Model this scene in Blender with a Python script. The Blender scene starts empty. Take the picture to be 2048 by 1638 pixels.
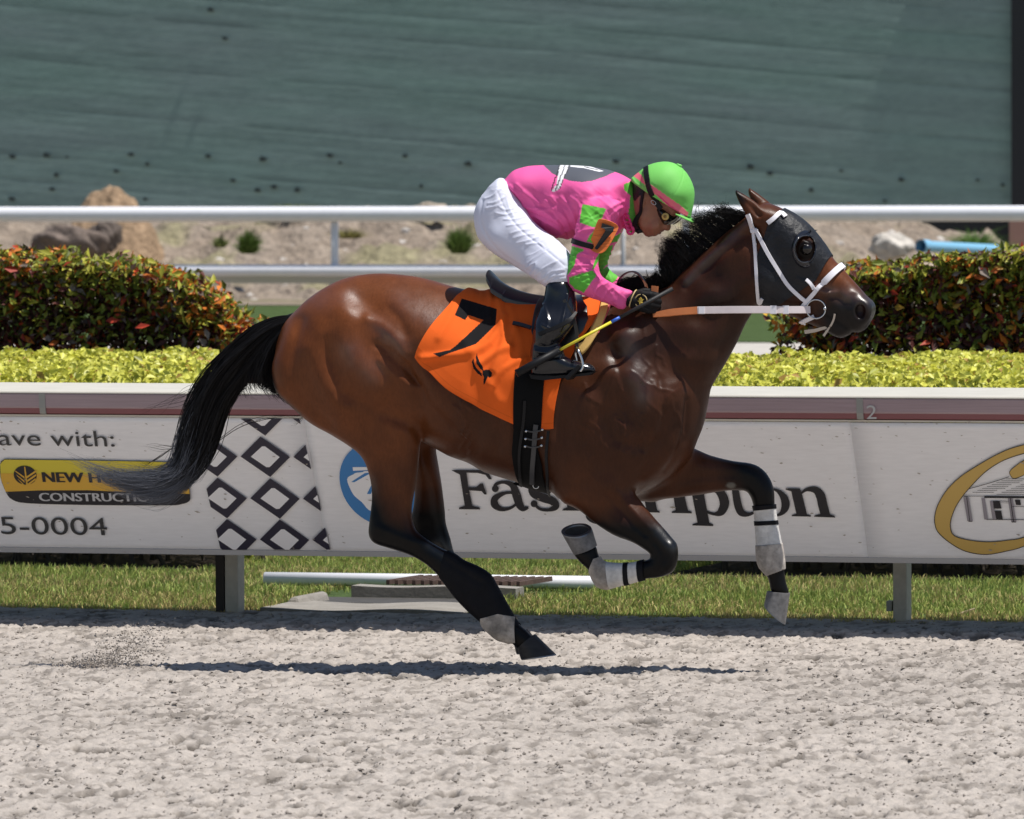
import bpy, bmesh, math, random
import numpy as np
from mathutils import Vector, Matrix
from mathutils.bvhtree import BVHTree
rng = np.random.default_rng(7)
random.seed(7)
SC = bpy.context.scene
COL = SC.collection

# ------------------------------------------------------------------ camera, light, exposure
CAM_H = 2.1
FPX = 15000.0                       # focal length in photograph pixels (2048 wide)
PITCH = math.atan(529.0 / FPX)
ROLL = 0.0037
C0 = np.array([0.0, 0.0, CAM_H])
_f = np.array([0, math.cos(PITCH), -math.sin(PITCH)])
_r0 = np.array([1.0, 0, 0])
_u0 = np.array([0, math.sin(PITCH), math.cos(PITCH)])
_r = _r0 * math.cos(ROLL) - _u0 * math.sin(ROLL)
_u = _u0 * math.cos(ROLL) + _r0 * math.sin(ROLL)
cam = bpy.data.cameras.new('camera')
cam.sensor_width = 36.0
cam.lens = 36.0 * FPX / 2048.0
cam.clip_start = 1.0
cam.clip_end = 3000.0
cam.dof.use_dof = True
cam.dof.focus_distance = 29.8
cam.dof.aperture_fstop = 11.0
camo = bpy.data.objects.new('camera', cam)
COL.objects.link(camo)
M = Matrix.Identity(4)
for i in range(3):
    M[i][0] = _r[i]; M[i][1] = _u[i]; M[i][2] = -_f[i]; M[i][3] = C0[i]
camo.matrix_world = M
SC.camera = camo

SUN_DIR = np.array([0.36, -0.13, 1.0]); SUN_DIR /= np.linalg.norm(SUN_DIR)   # towards the sun
world = bpy.data.worlds.new('World'); SC.world = world
world.use_nodes = True
wn = world.node_tree.nodes; wl = world.node_tree.links
sky = wn.new('ShaderNodeTexSky'); sky.sky_type = 'NISHITA'; sky.sun_disc = False
sky.sun_elevation = math.asin(SUN_DIR[2])
sky.sun_rotation = math.atan2(SUN_DIR[0], SUN_DIR[1])
sky.air_density = 1.0; sky.dust_density = 0.6; sky.ozone_density = 1.0
wn['Background'].inputs['Strength'].default_value = 0.085
wl.new(sky.outputs[0], wn['Background'].inputs['Color'])
sl = bpy.data.lights.new('sun', 'SUN'); sl.energy = 5.0; sl.angle = math.radians(0.53); sl.color = (1.0, 0.96, 0.9)
so = bpy.data.objects.new('sun', sl); COL.objects.link(so)
so.location = (8, 10, 30)
so.rotation_euler = Vector(SUN_DIR).to_track_quat('Z', 'Y').to_euler()
SC.view_settings.view_transform = 'Standard'
SC.view_settings.look = 'None'
SC.view_settings.exposure = 0.08
SC.view_settings.gamma = 1.0
SC.view_settings.use_curve_mapping = False
SC.cycles.max_bounces = 8

# ------------------------------------------------------------------ pixel <-> place helpers
def ray(px, py):
    return _f + _r * ((px - 1024.0) / FPX) - _u * ((py - 819.0) / FPX)
def on_plane(px, py, p0, n):
    d = ray(px, py)
    t = np.dot(p0 - C0, n) / np.dot(d, n)
    return C0 + d * t
def at_depth(px, py, Y):
    return on_plane(px, py, np.array([0, Y, 0.0]), np.array([0, 1.0, 0]))
def on_ground(px, py, z=0.0):
    return on_plane(px, py, np.array([0, 0, z]), np.array([0, 0, 1.0]))
def project(P):
    v = np.asarray(P, float) - C0
    c = v @ _f
    return 1024 + FPX * (v @ _r) / c, 819 - FPX * (v @ _u) / c
class Frame:
    """a local frame standing on the ground: x along, y away from the camera, z up"""
    def __init__(self, org, yaw_deg):
        a = math.radians(yaw_deg)
        self.o = np.array(org, float); self.yaw = -a
        self.x = np.array([math.cos(a), -math.sin(a), 0]); self.y = np.array([math.sin(a), math.cos(a), 0]); self.z = np.array([0, 0, 1.0])
    def loc(self, px, py, s=0.0):
        P = on_plane(px, py, self.o + self.y * s, self.y) - self.o
        return np.array([P @ self.x, P @ self.y, P[2]])
    def world(self, L):
        L = np.asarray(L, float)
        return self.o + L[..., :1] * self.x + L[..., 1:2] * self.y + L[..., 2:3] * self.z
    def px(self, L):
        return project(self.world(L))
HF = Frame((0.0, 29.9, 0.0), 12.0)      # horse and rider
RF = Frame((0.0, 33.42, 0.0), 16.0)      # safety rail

# ------------------------------------------------------------------ objects
def setp(o, label=None, cat=None, group=None, kind=None):
    if label: o['label'] = label
    if cat: o['category'] = cat
    if group: o['group'] = group
    if kind: o['kind'] = kind
    return o
def empty(name, frame=None, loc=(0, 0, 0), **k):
    o = bpy.data.objects.new(name, None); COL.objects.link(o)
    o.empty_display_size = 0.1
    if frame is not None:
        o.location = frame.o; o.rotation_euler = (0, 0, frame.yaw)
    else:
        o.location = loc
    return setp(o, **k)
def mesh_np(name, V, faces, smooth=True):
    """faces: (n,3) or (n,4) int array, or list of arrays of both"""
    me = bpy.data.meshes.new(name)
    V = np.asarray(V, np.float32)
    fl = faces if isinstance(faces, list) else [faces]
    fl = [np.asarray(f, np.int32) for f in fl if len(f)]
    me.vertices.add(len(V)); me.vertices.foreach_set('co', V.ravel())
    nl = sum(f.size for f in fl); nf = sum(len(f) for f in fl)
    me.loops.add(nl); me.polygons.add(nf)
    me.loops.foreach_set('vertex_index', np.concatenate([f.ravel() for f in fl]))
    tot = np.concatenate([np.full(len(f), f.shape[1], np.int32) for f in fl])
    st = np.concatenate([[0], np.cumsum(tot)[:-1]]).astype(np.int32)
    me.polygons.foreach_set('loop_start', st)
    me.polygons.foreach_set('use_smooth', np.full(nf, smooth))
    me.update(calc_edges=True)
    me.validate()
    return me
def add(name, me, mat=None, parent=None, frame=None, **k):
    o = bpy.data.objects.new(name, me); COL.objects.link(o)
    if mat is not None:
        for m in (mat if isinstance(mat, (list, tuple)) else [mat]): me.materials.append(m)
    if parent is not None: o.parent = parent
    elif frame is not None:
        o.location = frame.o; o.rotation_euler = (0, 0, frame.yaw)
    return setp(o, **k)
def set_col(me, C, name='Col'):
    C = np.asarray(C, np.float32)
    if C.shape[1] == 3: C = np.c_[C, np.ones(len(C), np.float32)]
    a = me.attributes.new(name, 'FLOAT_COLOR', 'POINT')
    a.data.foreach_set('color', C.astype(np.float32).ravel())
class MB:
    """collects simple solids"""
    def __init__(self): self.v = []; self.f3 = []; self.f4 = []; self.n = 0
    def raw(self, V, F4=(), F3=()):
        V = np.asarray(V, float).reshape(-1, 3)
        b = self.n
        self.v.append(V); self.n += len(V)
        if len(F4): self.f4.append(np.asarray(F4, int) + b)
        if len(F3): self.f3.append(np.asarray(F3, int) + b)
        return b
    def hexa(self, P):       # 8 corners: 4 bottom loop, 4 top loop
        self.raw(P, [(0, 3, 2, 1), (4, 5, 6, 7), (0, 1, 5, 4), (1, 2, 6, 5), (2, 3, 7, 6), (3, 0, 4, 7)])
    def box(self, x0, x1, y0, y1, z0, z1):
        self.hexa([(x0, y0, z0), (x1, y0, z0), (x1, y1, z0), (x0, y1, z0), (x0, y0, z1), (x1, y0, z1), (x1, y1, z1), (x0, y1, z1)])
    def tube(self, pts, r, n=10, cap=True, flat=1.0):
        pts = np.asarray(pts, float); m = len(pts)
        r = np.broadcast_to(np.asarray(r, float), (m,))
        T = np.gradient(pts, axis=0); T /= np.linalg.norm(T, axis=1)[:, None] + 1e-9
        ref = np.array([0, 1.0, 0]) if abs(T[:, 1]).mean() < 0.8 else np.array([0, 0, 1.0])
        V = []
        a = np.cross(T[0], ref)
        if np.linalg.norm(a) < 0.05: a = np.cross(T[0], np.array([1.0, 0.1, 0.2]))
        for i in range(m):
            a = a - T[i] * (a @ T[i]); a /= np.linalg.norm(a) + 1e-9; b = np.cross(T[i], a)
            for k in range(n):
                w = 2 * math.pi * k / n
                V.append(pts[i] + r[i] * (a * math.cos(w) + b * math.sin(w) * flat))
        F = []
        for i in range(m - 1):
            for k in range(n):
                k2 = (k + 1) % n
                F.append((i * n + k, i * n + k2, (i + 1) * n + k2, (i + 1) * n + k))
        F3 = []
        if cap:
            V.append(pts[0]); V.append(pts[-1]); c0 = m * n; c1 = c0 + 1
            for k in range(n):
                k2 = (k + 1) % n
                F3.append((c0, k2, k)); F3.append((c1, (m - 1) * n + k, (m - 1) * n + k2))
        self.raw(V, F, F3)
    def prism(self, outline, vec):   # closed 3D outline (planar), extruded by vec
        P = np.asarray(outline, float); n = len(P); v = np.asarray(vec, float)
        b = self.raw(np.r_[P, P + v], [(i, (i + 1) % n, n + (i + 1) % n, n + i) for i in range(n)])
        c = P.mean(0)
        self.raw(np.r_[P, [c]], F3=[((i + 1) % n, i, n) for i in range(n)])
        self.raw(np.r_[P + v, [c + v]], F3=[(i, (i + 1) % n, n) for i in range(n)])
    def mesh(self, name, smooth=False):
        V = np.concatenate(self.v)
        fl = []
        if self.f4: fl.append(np.concatenate(self.f4))
        if self.f3: fl.append(np.concatenate(self.f3))
        return mesh_np(name, V, fl, smooth)
    def build(self, name, mat, parent=None, frame=None, smooth=False, **k):
        return add(name, self.mesh(name, smooth), mat, parent, frame, **k)
def recalc(o):
    bm = bmesh.new(); bm.from_mesh(o.data); bmesh.ops.recalc_face_normals(bm, faces=bm.faces); bm.to_mesh(o.data); bm.free()
    return o
def bevel(o, w, seg=2):
    m = o.modifiers.new('bevel', 'BEVEL'); m.width = w; m.segments = seg; m.limit_method = 'ANGLE'
    return o

# ------------------------------------------------------------------ materials
def mat(name, color=(0.5, 0.5, 0.5), rough=0.6, spec=0.5, attr=None, noise=None, bump=None, metal=0.0, coat=0.0, coat_r=0.1, sheen=0.0, trans=0.0, rnoise=None):
    """noise = (scale, amount, stretch xyz), bump = (scale, strength, distance, stretch)"""
    m = bpy.data.materials.new(name); m.use_nodes = True
    nt = m.node_tree; N = nt.nodes; L = nt.links
    b = N['Principled BSDF']
    b.inputs['Roughness'].default_value = rough
    b.inputs['Specular IOR Level'].default_value = spec
    b.inputs['Metallic'].default_value = metal
    b.inputs['Coat Weight'].default_value = coat
    b.inputs['Coat Roughness'].default_value = coat_r
    b.inputs['Sheen Weight'].default_value = sheen
    src = None
    if attr:
        a = N.new('ShaderNodeAttribute'); a.attribute_name = attr; src = a.outputs['Color']
    else:
        c = N.new('ShaderNodeRGB'); c.outputs[0].default_value = (*color, 1); src = c.outputs[0]
    tc = N.new('ShaderNodeTexCoord')
    def tex(scale, st, detail=5.0, rough_=0.6):
        mp = N.new('ShaderNodeMapping'); mp.inputs['Scale'].default_value = st
        L.new(tc.outputs['Object'], mp.inputs['Vector'])
        t = N.new('ShaderNodeTexNoise'); t.inputs['Scale'].default_value = scale; t.inputs['Detail'].default_value = detail
        t.inputs['Roughness'].default_value = rough_
        L.new(mp.outputs[0], t.inputs['Vector'])
        return t.outputs['Fac']
    for nz in ([] if noise is None else noise if isinstance(noise, list) else [noise]):
        f = tex(nz[0], nz[2] if len(nz) > 2 else (1, 1, 1))
        mr = N.new('ShaderNodeMapRange'); mr.inputs['From Min'].default_value = 0.25; mr.inputs['From Max'].default_value = 0.75
        mr.inputs['To Min'].default_value = 1 - nz[1]; mr.inputs['To Max'].default_value = 1 + nz[1]
        L.new(f, mr.inputs['Value'])
        mx = N.new('ShaderNodeVectorMath'); mx.operation = 'SCALE'
        L.new(src, mx.inputs[0]); L.new(mr.outputs[0], mx.inputs['Scale'])
        src = mx.outputs[0]
    L.new(src, b.inputs['Base Color'])
    if rnoise:
        f = tex(rnoise[0], rnoise[3] if len(rnoise) > 3 else (1, 1, 1), 6.0)
        mr = N.new('ShaderNodeMapRange'); mr.inputs['From Min'].default_value = 0.3; mr.inputs['From Max'].default_value = 0.7
        mr.inputs['To Min'].default_value = rnoise[1]; mr.inputs['To Max'].default_value = rnoise[2]
        L.new(f, mr.inputs['Value']); L.new(mr.outputs[0], b.inputs['Roughness'])
    if bump:
        prev = None
        for bp in (bump if isinstance(bump, list) else [bump]):
            f = tex(bp[0], bp[3] if len(bp) > 3 else (1, 1, 1), 4.0)
            bn = N.new('ShaderNodeBump'); bn.inputs['Strength'].default_value = bp[1]; bn.inputs['Distance'].default_value = bp[2]
            L.new(f, bn.inputs['Height'])
            if prev is not None: L.new(prev, bn.inputs['Normal'])
            prev = bn.outputs[0]
        L.new(prev, b.inputs['Normal'])
    if trans:
        t = N.new('ShaderNodeBsdfTranslucent'); L.new(src, t.inputs['Color'])
        mix = N.new('ShaderNodeMixShader'); mix.inputs[0].default_value = trans
        L.new(b.outputs[0], mix.inputs[1]); L.new(t.outputs[0], mix.inputs[2])
        L.new(mix.outputs[0], N['Material Output'].inputs['Surface'])
    return m

# ------------------------------------------------------------------ 2D geometry in numpy
def smooth_poly(P, k=4, closed=True):
    P = np.asarray(P, float); n = len(P); out = []
    for i in range(n if closed else n - 1):
        p0, p1, p2, p3 = (P[(i + j) % n] if closed else P[min(max(i + j, 0), n - 1)] for j in (-1, 0, 1, 2))
        for t in np.arange(k) / k:
            out.append(0.5 * (2 * p1 + (p2 - p0) * t + (2 * p0 - 5 * p1 + 4 * p2 - p3) * t * t + (3 * p1 - p0 - 3 * p2 + p3) * t ** 3))
    if not closed: out.append(P[-1])
    return np.array(out)
def in_poly(X, Y, P):
    P = np.asarray(P, float); ins = np.zeros(np.shape(X), bool)
    n = len(P)
    for i in range(n):
        x0, y0 = P[i]; x1, y1 = P[(i + 1) % n]
        if y0 == y1: continue
        c = ((y0 > Y) != (y1 > Y)) & (X < (x1 - x0) * (Y - y0) / (y1 - y0) + x0)
        ins ^= c
    return ins
def seg_dist(X, Y, P, closed=False):
    P = np.asarray(P, float); d = np.full(np.shape(X), 1e9)
    n = len(P)
    for i in range(n if closed else n - 1):
        a = P[i]; e = P[(i + 1) % n] - a; L2 = e @ e + 1e-12
        t = np.clip(((X - a[0]) * e[0] + (Y - a[1]) * e[1]) / L2, 0, 1)
        d = np.minimum(d, (X - a[0] - t * e[0]) ** 2 + (Y - a[1] - t * e[1]) ** 2)
    return np.sqrt(d)
def idw(X, Z, ctrl, p=3.0):
    """ctrl rows: x, z, value"""
    if np.isscalar(ctrl): return np.full(np.shape(X), float(ctrl))
    num = 0; den = 0
    for cx, cz, v in ctrl:
        w = 1.0 / ((X - cx) ** 2 + (Z - cz) ** 2 + 1e-5) ** (p / 2)
        num = num + w * v; den = den + w
    return num / den
def vnoise(X, Y, seed=0):
    """cheap value noise"""
    r = np.random.default_rng(seed); T = r.random((256, 256))
    xi = np.floor(X).astype(int); yi = np.floor(Y).astype(int)
    fx = X - xi; fy = Y - yi
    fx = fx * fx * (3 - 2 * fx); fy = fy * fy * (3 - 2 * fy)
    a = T[xi & 255, yi & 255]; b = T[(xi + 1) & 255, yi & 255]; c = T[xi & 255, (yi + 1) & 255]; d = T[(xi + 1) & 255, (yi + 1) & 255]
    return (a * (1 - fx) + b * fx) * (1 - fy) + (c * (1 - fx) + d * fx) * fy
def fbm(X, Y, seed=0, oct=4, gain=0.5):
    s = 0; a = 1; t = 0
    for o in range(oct):
        s = s + a * vnoise(X * 2 ** o + 17.3 * o, Y * 2 ** o + 5.1 * o, seed + o); t += a; a *= gain
    return s / t

# ------------------------------------------------------------------ implicit bodies
class Body:
    def __init__(self, frame, x0, x1, y0, y1, z0, z1, h):
        self.fr = frame; self.h = h
        self.xs = np.arange(x0, x1, h, dtype=np.float32); self.ys = np.arange(y0, y1, h, dtype=np.float32); self.zs = np.arange(z0, z1, h, dtype=np.float32)
        self.X2, self.Z2 = np.meshgrid(self.xs, self.zs, indexing='ij')
        self.sh = (len(self.xs), len(self.ys), len(self.zs))
    def empty(self): return np.full(self.sh, 1.0, np.float32)
    def ctrl(self, c, s):
        if np.isscalar(c): return c
        return [(*(self.fr.loc(a, b, s)[[0, 2]]), v) for a, b, v in c]
    def pillow(self, poly_px, s=0.0, W=0.1, R=0.1, smooth=3, grow=0.0, blur=2):
        s0 = s if np.isscalar(s) else float(np.mean([c[2] for c in s]))
        sf = (lambda a, b: s0) if np.isscalar(s) else None
        P = []
        for q in poly_px:
            if np.isscalar(s): sv = s0
            else:
                w = np.array([1.0 / ((q[0] - c[0]) ** 2 + (q[1] - c[1]) ** 2 + 1) ** 1.5 for c in s]); sv = float((w * np.array([c[2] for c in s])).sum() / w.sum())
            P.append(self.fr.loc(q[0], q[1], sv)[[0, 2]])
        P = np.array(P)
        if smooth > 1: P = smooth_poly(P, smooth)
        pad = 0.06 + max(0, grow)
        i0, i1 = np.searchsorted(self.xs, [P[:, 0].min() - pad, P[:, 0].max() + pad])
        k0, k1 = np.searchsorted(self.zs, [P[:, 1].min() - pad, P[:, 1].max() + pad])
        X = self.X2[i0:i1, k0:k1]; Z = self.Z2[i0:i1, k0:k1]
        d = seg_dist(X, Z, P, True); ins = in_poly(X, Z, P)
        d = np.where(ins, d, -d) + grow
        for _ in range(blur):
            q = np.pad(d, 1, mode='edge'); d2 = (q[:-2, 1:-1] + q[2:, 1:-1] + q[1:-1, :-2] + q[1:-1, 2:] + 2 * d) / 6
            d = np.where(ins & (d > 2 * self.h), d2, d)
        Rf = idw(X, Z, self.ctrl(R, s0)) + grow; Wf = idw(X, Z, self.ctrl(W, s0)) + grow; Sf = idw(X, Z, self.ctrl(s, s0)) if not np.isscalar(s) else np.full(X.shape, s0)
        A = 1 - np.minimum(d / Rf, 1.0)
        sc = np.minimum(Rf, Wf)
        wm = float(Wf.max()) + pad
        j0, j1 = np.searchsorted(self.ys, [float(Sf.min()) - wm, float(Sf.max()) + wm])
        Yr = (self.ys[None, j0:j1, None] - Sf[:, None, :]) / Wf[:, None, :]
        F = (np.sqrt((A ** 2)[:, None, :] + Yr ** 2) - 1) * sc[:, None, :]
        return (slice(i0, i1), slice(j0, j1), slice(k0, k1)), F.astype(np.float32)
    def capsule(self, pts, r):
        """pts local 3D, r radii"""
        pts = np.asarray(pts, float); r = np.broadcast_to(np.asarray(r, float), (len(pts),)); pad = 0.03 + r.max()
        lo = pts.min(0) - pad; hi = pts.max(0) + pad
        S = tuple(slice(*np.searchsorted(a, [lo[i], hi[i]])) for i, a in enumerate((self.xs, self.ys, self.zs)))
        X = self.xs[S[0]][:, None, None]; Y = self.ys[S[1]][None, :, None]; Z = self.zs[S[2]][None, None, :]
        F = np.full((S[0].stop - S[0].start, S[1].stop - S[1].start, S[2].stop - S[2].start), 1.0, np.float32)
        for i in range(max(1, len(pts) - 1)):
            a = pts[i]; e = (pts[i + 1] - a) if len(pts) > 1 else np.zeros(3); L2 = e @ e + 1e-12
            t = np.clip(((X - a[0]) * e[0] + (Y - a[1]) * e[1] + (Z - a[2]) * e[2]) / L2, 0, 1)
            q = np.sqrt((X - a[0] - t * e[0]) ** 2 + (Y - a[1] - t * e[1]) ** 2 + (Z - a[2] - t * e[2]) ** 2) - (r[i] + t * (r[min(i + 1, len(r) - 1)] - r[i]))
            F = np.minimum(F, q)
        return S, F.astype(np.float32)
    def ellipsoid(self, c, rad):
        c = np.asarray(c, float); rad = np.asarray(rad, float); pad = 0.03
        S = tuple(slice(*np.searchsorted(a, [c[i] - rad[i] - pad, c[i] + rad[i] + pad])) for i, a in enumerate((self.xs, self.ys, self.zs)))
        X = (self.xs[S[0]][:, None, None] - c[0]) / rad[0]; Y = (self.ys[S[1]][None, :, None] - c[1]) / rad[1]; Z = (self.zs[S[2]][None, None, :] - c[2]) / rad[2]
        return S, ((np.sqrt(X * X + Y * Y + Z * Z) - 1) * rad.min()).astype(np.float32)
    @staticmethod
    def union(F, SF, k=0.0):
        S, G = SF; A = F[S]
        if k > 0:
            hh = np.clip(0.5 + 0.5 * (A - G) / k, 0, 1); F[S] = A * (1 - hh) + G * hh - k * hh * (1 - hh)
        else: F[S] = np.minimum(A, G)
    @staticmethod
    def subtract(F, SF, k=0.0):
        S, G = SF; A = F[S]; B = -G
        if k > 0:
            hh = np.clip(0.5 - 0.5 * (A - B) / k, 0, 1); F[S] = A * (1 - hh) + B * hh + k * hh * (1 - hh)
        else: F[S] = np.maximum(A, B)
    def mesh(self, F):
        return surface_nets(F, (self.xs[0], self.ys[0], self.zs[0]), self.h)
def surface_nets(F, org, h):
    s = F < 0
    c = np.zeros(tuple(n - 1 for n in F.shape), np.uint8)
    for dx in (0, 1):
        for dy in (0, 1):
            for dz in (0, 1):
                c += s[dx:dx + c.shape[0], dy:dy + c.shape[1], dz:dz + c.shape[2]]
    act = (c > 0) & (c < 8)
    I, J, K = np.nonzero(act)
    idx = np.full(c.shape, -1, np.int32); idx[I, J, K] = np.arange(len(I))
    off = [(dx, dy, dz) for dx in (0, 1) for dy in (0, 1) for dz in (0, 1)]
    val = np.stack([F[I + o[0], J + o[1], K + o[2]] for o in off], 1)
    acc = np.zeros((len(I), 3)); cnt = np.zeros(len(I))
    for a in range(8):
        for b in range(a + 1, 8):
            if sum(abs(off[a][q] - off[b][q]) for q in range(3)) != 1: continue
            cr = (val[:, a] < 0) != (val[:, b] < 0)
            t = np.where(cr, val[:, a] / np.where(cr, val[:, a] - val[:, b], 1), 0)
            p = np.array(off[a])[None] + t[:, None] * (np.array(off[b]) - np.array(off[a]))[None]
            acc += p * cr[:, None]; cnt += cr
    V = (np.stack([I, J, K], 1) + acc / cnt[:, None]) * h + np.array(org)
    quads = []
    for ax in range(3):
        sl0 = [slice(None)] * 3; sl1 = [slice(None)] * 3
        sl0[ax] = slice(0, -1); sl1[ax] = slice(1, None)
        e = s[tuple(sl0)] != s[tuple(sl1)]
        o1, o2 = [(1, 2), (2, 0), (0, 1)][ax]
        P = np.array(np.nonzero(e)).T
        ok = (P[:, o1] > 0) & (P[:, o2] > 0) & (P[:, o1] < F.shape[o1] - 1) & (P[:, o2] < F.shape[o2] - 1)
        P = P[ok]
        flip = ~s[P[:, 0], P[:, 1], P[:, 2]]
        def g(a, b):
            q = P.copy(); q[:, o1] -= a; q[:, o2] -= b
            return idx[q[:, 0], q[:, 1], q[:, 2]]
        Q = np.stack([g(1, 1), g(0, 1), g(0, 0), g(1, 0)], 1)
        Q[flip] = Q[flip][:, ::-1]
        quads.append(Q)
    return V, np.concatenate(quads)
def vnormals(V, Q):
    n = np.cross(V[Q[:, 2]] - V[Q[:, 0]], V[Q[:, 3]] - V[Q[:, 1]])
    N = np.zeros_like(V)
    for k in range(4):
        for a in range(3): N[:, a] += np.bincount(Q[:, k], n[:, a], len(V))
    return N / (np.linalg.norm(N, axis=1)[:, None] + 1e-12)
def relax(V, Q, it=2, lam=0.5):
    E = np.concatenate([Q[:, [0, 1]], Q[:, [1, 2]], Q[:, [2, 3]], Q[:, [3, 0]]])
    deg = np.bincount(E.ravel(), minlength=len(V))[:, None]
    for i in range(it):
        for l in (lam, -lam * 1.03):
            S = np.zeros_like(V)
            for a in range(3):
                S[:, a] = np.bincount(E[:, 0], V[E[:, 1], a], len(V)) + np.bincount(E[:, 1], V[E[:, 0], a], len(V))
            V = V + l * (S / deg - V)
    return V
def side_px(frame, V):
    """pixel position of each point, far side mirrored onto the near side"""
    W = V.copy(); W[:, 1] = -np.abs(W[:, 1])
    return frame.px(W)
# ================================================================== SETTING
def leaf_cloud(P, N, size, aspect, colors, fold=0.25):
    """one diamond shaped, slightly folded leaf at each point; N = leaf normals"""
    n = len(P)
    a = rng.normal(size=(n, 3)); a -= (a * N).sum(1)[:, None] * N; a /= np.linalg.norm(a, axis=1)[:, None] + 1e-9
    b = np.cross(N, a)
    L = size[:, None]; Wd = L * aspect
    V = np.stack([P - a * L * 0.5, P + b * Wd * 0.5 - a * L * 0.05 + N * Wd * fold, P + a * L * 0.5 - N * L * 0.12, P - b * Wd * 0.5 - a * L * 0.05 + N * Wd * fold], 1).reshape(-1, 3)
    i = np.arange(n) * 4
    F3 = np.concatenate([np.stack([i, i + 1, i + 2], 1), np.stack([i, i + 2, i + 3], 1)])
    return V, F3, np.repeat(colors, 4, axis=0)
def rnd_unit(n, up=0.0):
    v = rng.normal(size=(n, 3)); v[:, 2] += up
    return v / np.linalg.norm(v, axis=1)[:, None]

# ---- ground sheets
M_sand = mat('track_sand', attr='Col', rough=0.95, spec=0.15, noise=[(9, 0.10), (60, 0.14), (300, 0.12)], bump=[(90, 0.5, 0.012), (350, 0.5, 0.004)])
M_earth = mat('earth', (0.30, 0.255, 0.21), rough=0.95, spec=0.1, noise=[(1.3, 0.25), (11, 0.25)], bump=(8, 0.6, 0.05))
M_turf = mat('turf', (0.062, 0.095, 0.032), rough=0.95, spec=0.1, noise=[(2.0, 0.2), (14, 0.3)], bump=(20, 0.8, 0.05))
M_pathm = mat('path_limestone', (0.46, 0.43, 0.39), rough=0.9, spec=0.1, noise=[(0.8, 0.15), (6, 0.2)])
def sheet(name, frame, x0, x1, y0, y1, z, m, nx=2, ny=2, zf=None, **k):
    xs = np.linspace(x0, x1, nx); ys = np.linspace(y0, y1, ny)
    X, Y = np.meshgrid(xs, ys, indexing='ij'); Z = np.full(X.shape, z) if zf is None else z + zf(X, Y)
    V = np.stack([X, Y, Z], -1).reshape(-1, 3)
    i = np.arange((nx - 1) * (ny - 1)); r = i // (ny - 1) * ny + i % (ny - 1)
    F = np.stack([r, r + ny, r + ny + 1, r + 1], 1)
    return add(name, mesh_np(name, V, F), m, None, frame, **k)
BF = Frame((0.0, 100.0, 0.0), 16.0)
sheet('ground', BF, -900, 900, -300, 1600, -0.075, M_earth, kind='structure')
# the raked, hoof-churned sand track
X0, X1, Y0, Y1 = -4.2, 4.2, -10.8, 0.75
nx, ny = 780, 620
xs = np.linspace(X0, X1, nx); ys = np.linspace(Y0, Y1, ny)
X, Y = np.meshgrid(xs, ys, indexing='ij')
X = X - Y * math.tan(math.radians(16.0))          # keep the detailed patch under the view
c1 = fbm(X * 9, Y * 8, 11, 3); c2 = fbm(X * 24, Y * 17, 21, 3); c3 = fbm(X * 3, Y * 2.5, 31, 2); c4 = fbm(X * 52, Y * 30, 91, 2)
Z = (c1 - 0.5) * 0.010 + (c2 - 0.5) * 0.018 + (c3 - 0.5) * 0.010 + (c4 - 0.5) * 0.026
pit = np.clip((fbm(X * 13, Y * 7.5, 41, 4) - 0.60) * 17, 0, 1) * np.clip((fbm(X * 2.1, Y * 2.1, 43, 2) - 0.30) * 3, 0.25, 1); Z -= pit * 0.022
edge = np.clip((Y + 1.05) / 0.5, 0, 1); Z = Z * (1 - 0.6 * edge) + edge * 0.012 - 0.03 * np.clip((Y + 0.1) / 0.2, 0, 1)
xr_ = np.linspace(X0, X1, nx)[:, None]; bl = np.clip(np.minimum(np.minimum(xr_ - X0, X1 - xr_), Y - Y0) / 0.4, 0, 1); Z = Z * bl - 0.031 * (1 - bl)
V = np.stack([X, Y, Z], -1).reshape(-1, 3)
i = np.arange((nx - 1) * (ny - 1)); r = i // (ny - 1) * ny + i % (ny - 1)
tr_me = mesh_np('race_track', V, np.stack([r, r + ny, r + ny + 1, r + 1], 1))
pit_shade_damp = 0.95 * pit + np.clip((fbm(X * 22, Y * 10, 51, 3) - 0.55) * 8, 0, 1) * 0.45 * (1 - pit) + np.clip((fbm(X * 1.6, Y * 5.5, 55, 3) - 0.52) * 4, 0, 1) * 0.14 + np.clip((fbm(X * 0.8, Y * 1.1, 61, 3) - 0.45) * 2.5, 0, 1) * 0.12  # pit hollows painted dark like shade, plus random moist mottling
sc_ = (np.array([0.430, 0.385, 0.345])[None] * (1 - pit_shade_damp.reshape(-1, 1)) + np.array([0.105, 0.09, 0.076])[None] * pit_shade_damp.reshape(-1, 1))
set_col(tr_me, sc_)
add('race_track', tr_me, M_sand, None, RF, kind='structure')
# loose crumbs lying on the sand
n = 20000; cx = rng.uniform(X0, X1, n); cy = rng.uniform(Y0, -0.35, n); fi = (cx - X0) / (X1 - X0) * (nx - 1); fj = (cy - Y0) / (Y1 - Y0) * (ny - 1); ii_, jj_ = fi.astype(int), fj.astype(int)
cp = np.stack([X[ii_, jj_], Y[ii_, jj_], Z[ii_, jj_]], 1); cr = 0.003 + 0.0075 * rng.random(n) ** 3
octv = np.array([(1, 0, 0), (0, 1, 0), (-1, 0, 0), (0, -1, 0), (0, 0, 1), (0, 0, -1.0)]); octf = np.array([(0, 1, 4), (1, 2, 4), (2, 3, 4), (3, 0, 4), (1, 0, 5), (2, 1, 5), (3, 2, 5), (0, 3, 5)])
cv = cp[:, None, :] + octv[None] * rng.uniform(0.55, 1.35, (n, 6, 1)) * cr[:, None, None] * np.array([1.2, 1.2, 0.8]) + rng.normal(size=(n, 6, 3)) * cr[:, None, None] * 0.15 + np.array([0, 0, 0.002])
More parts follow.
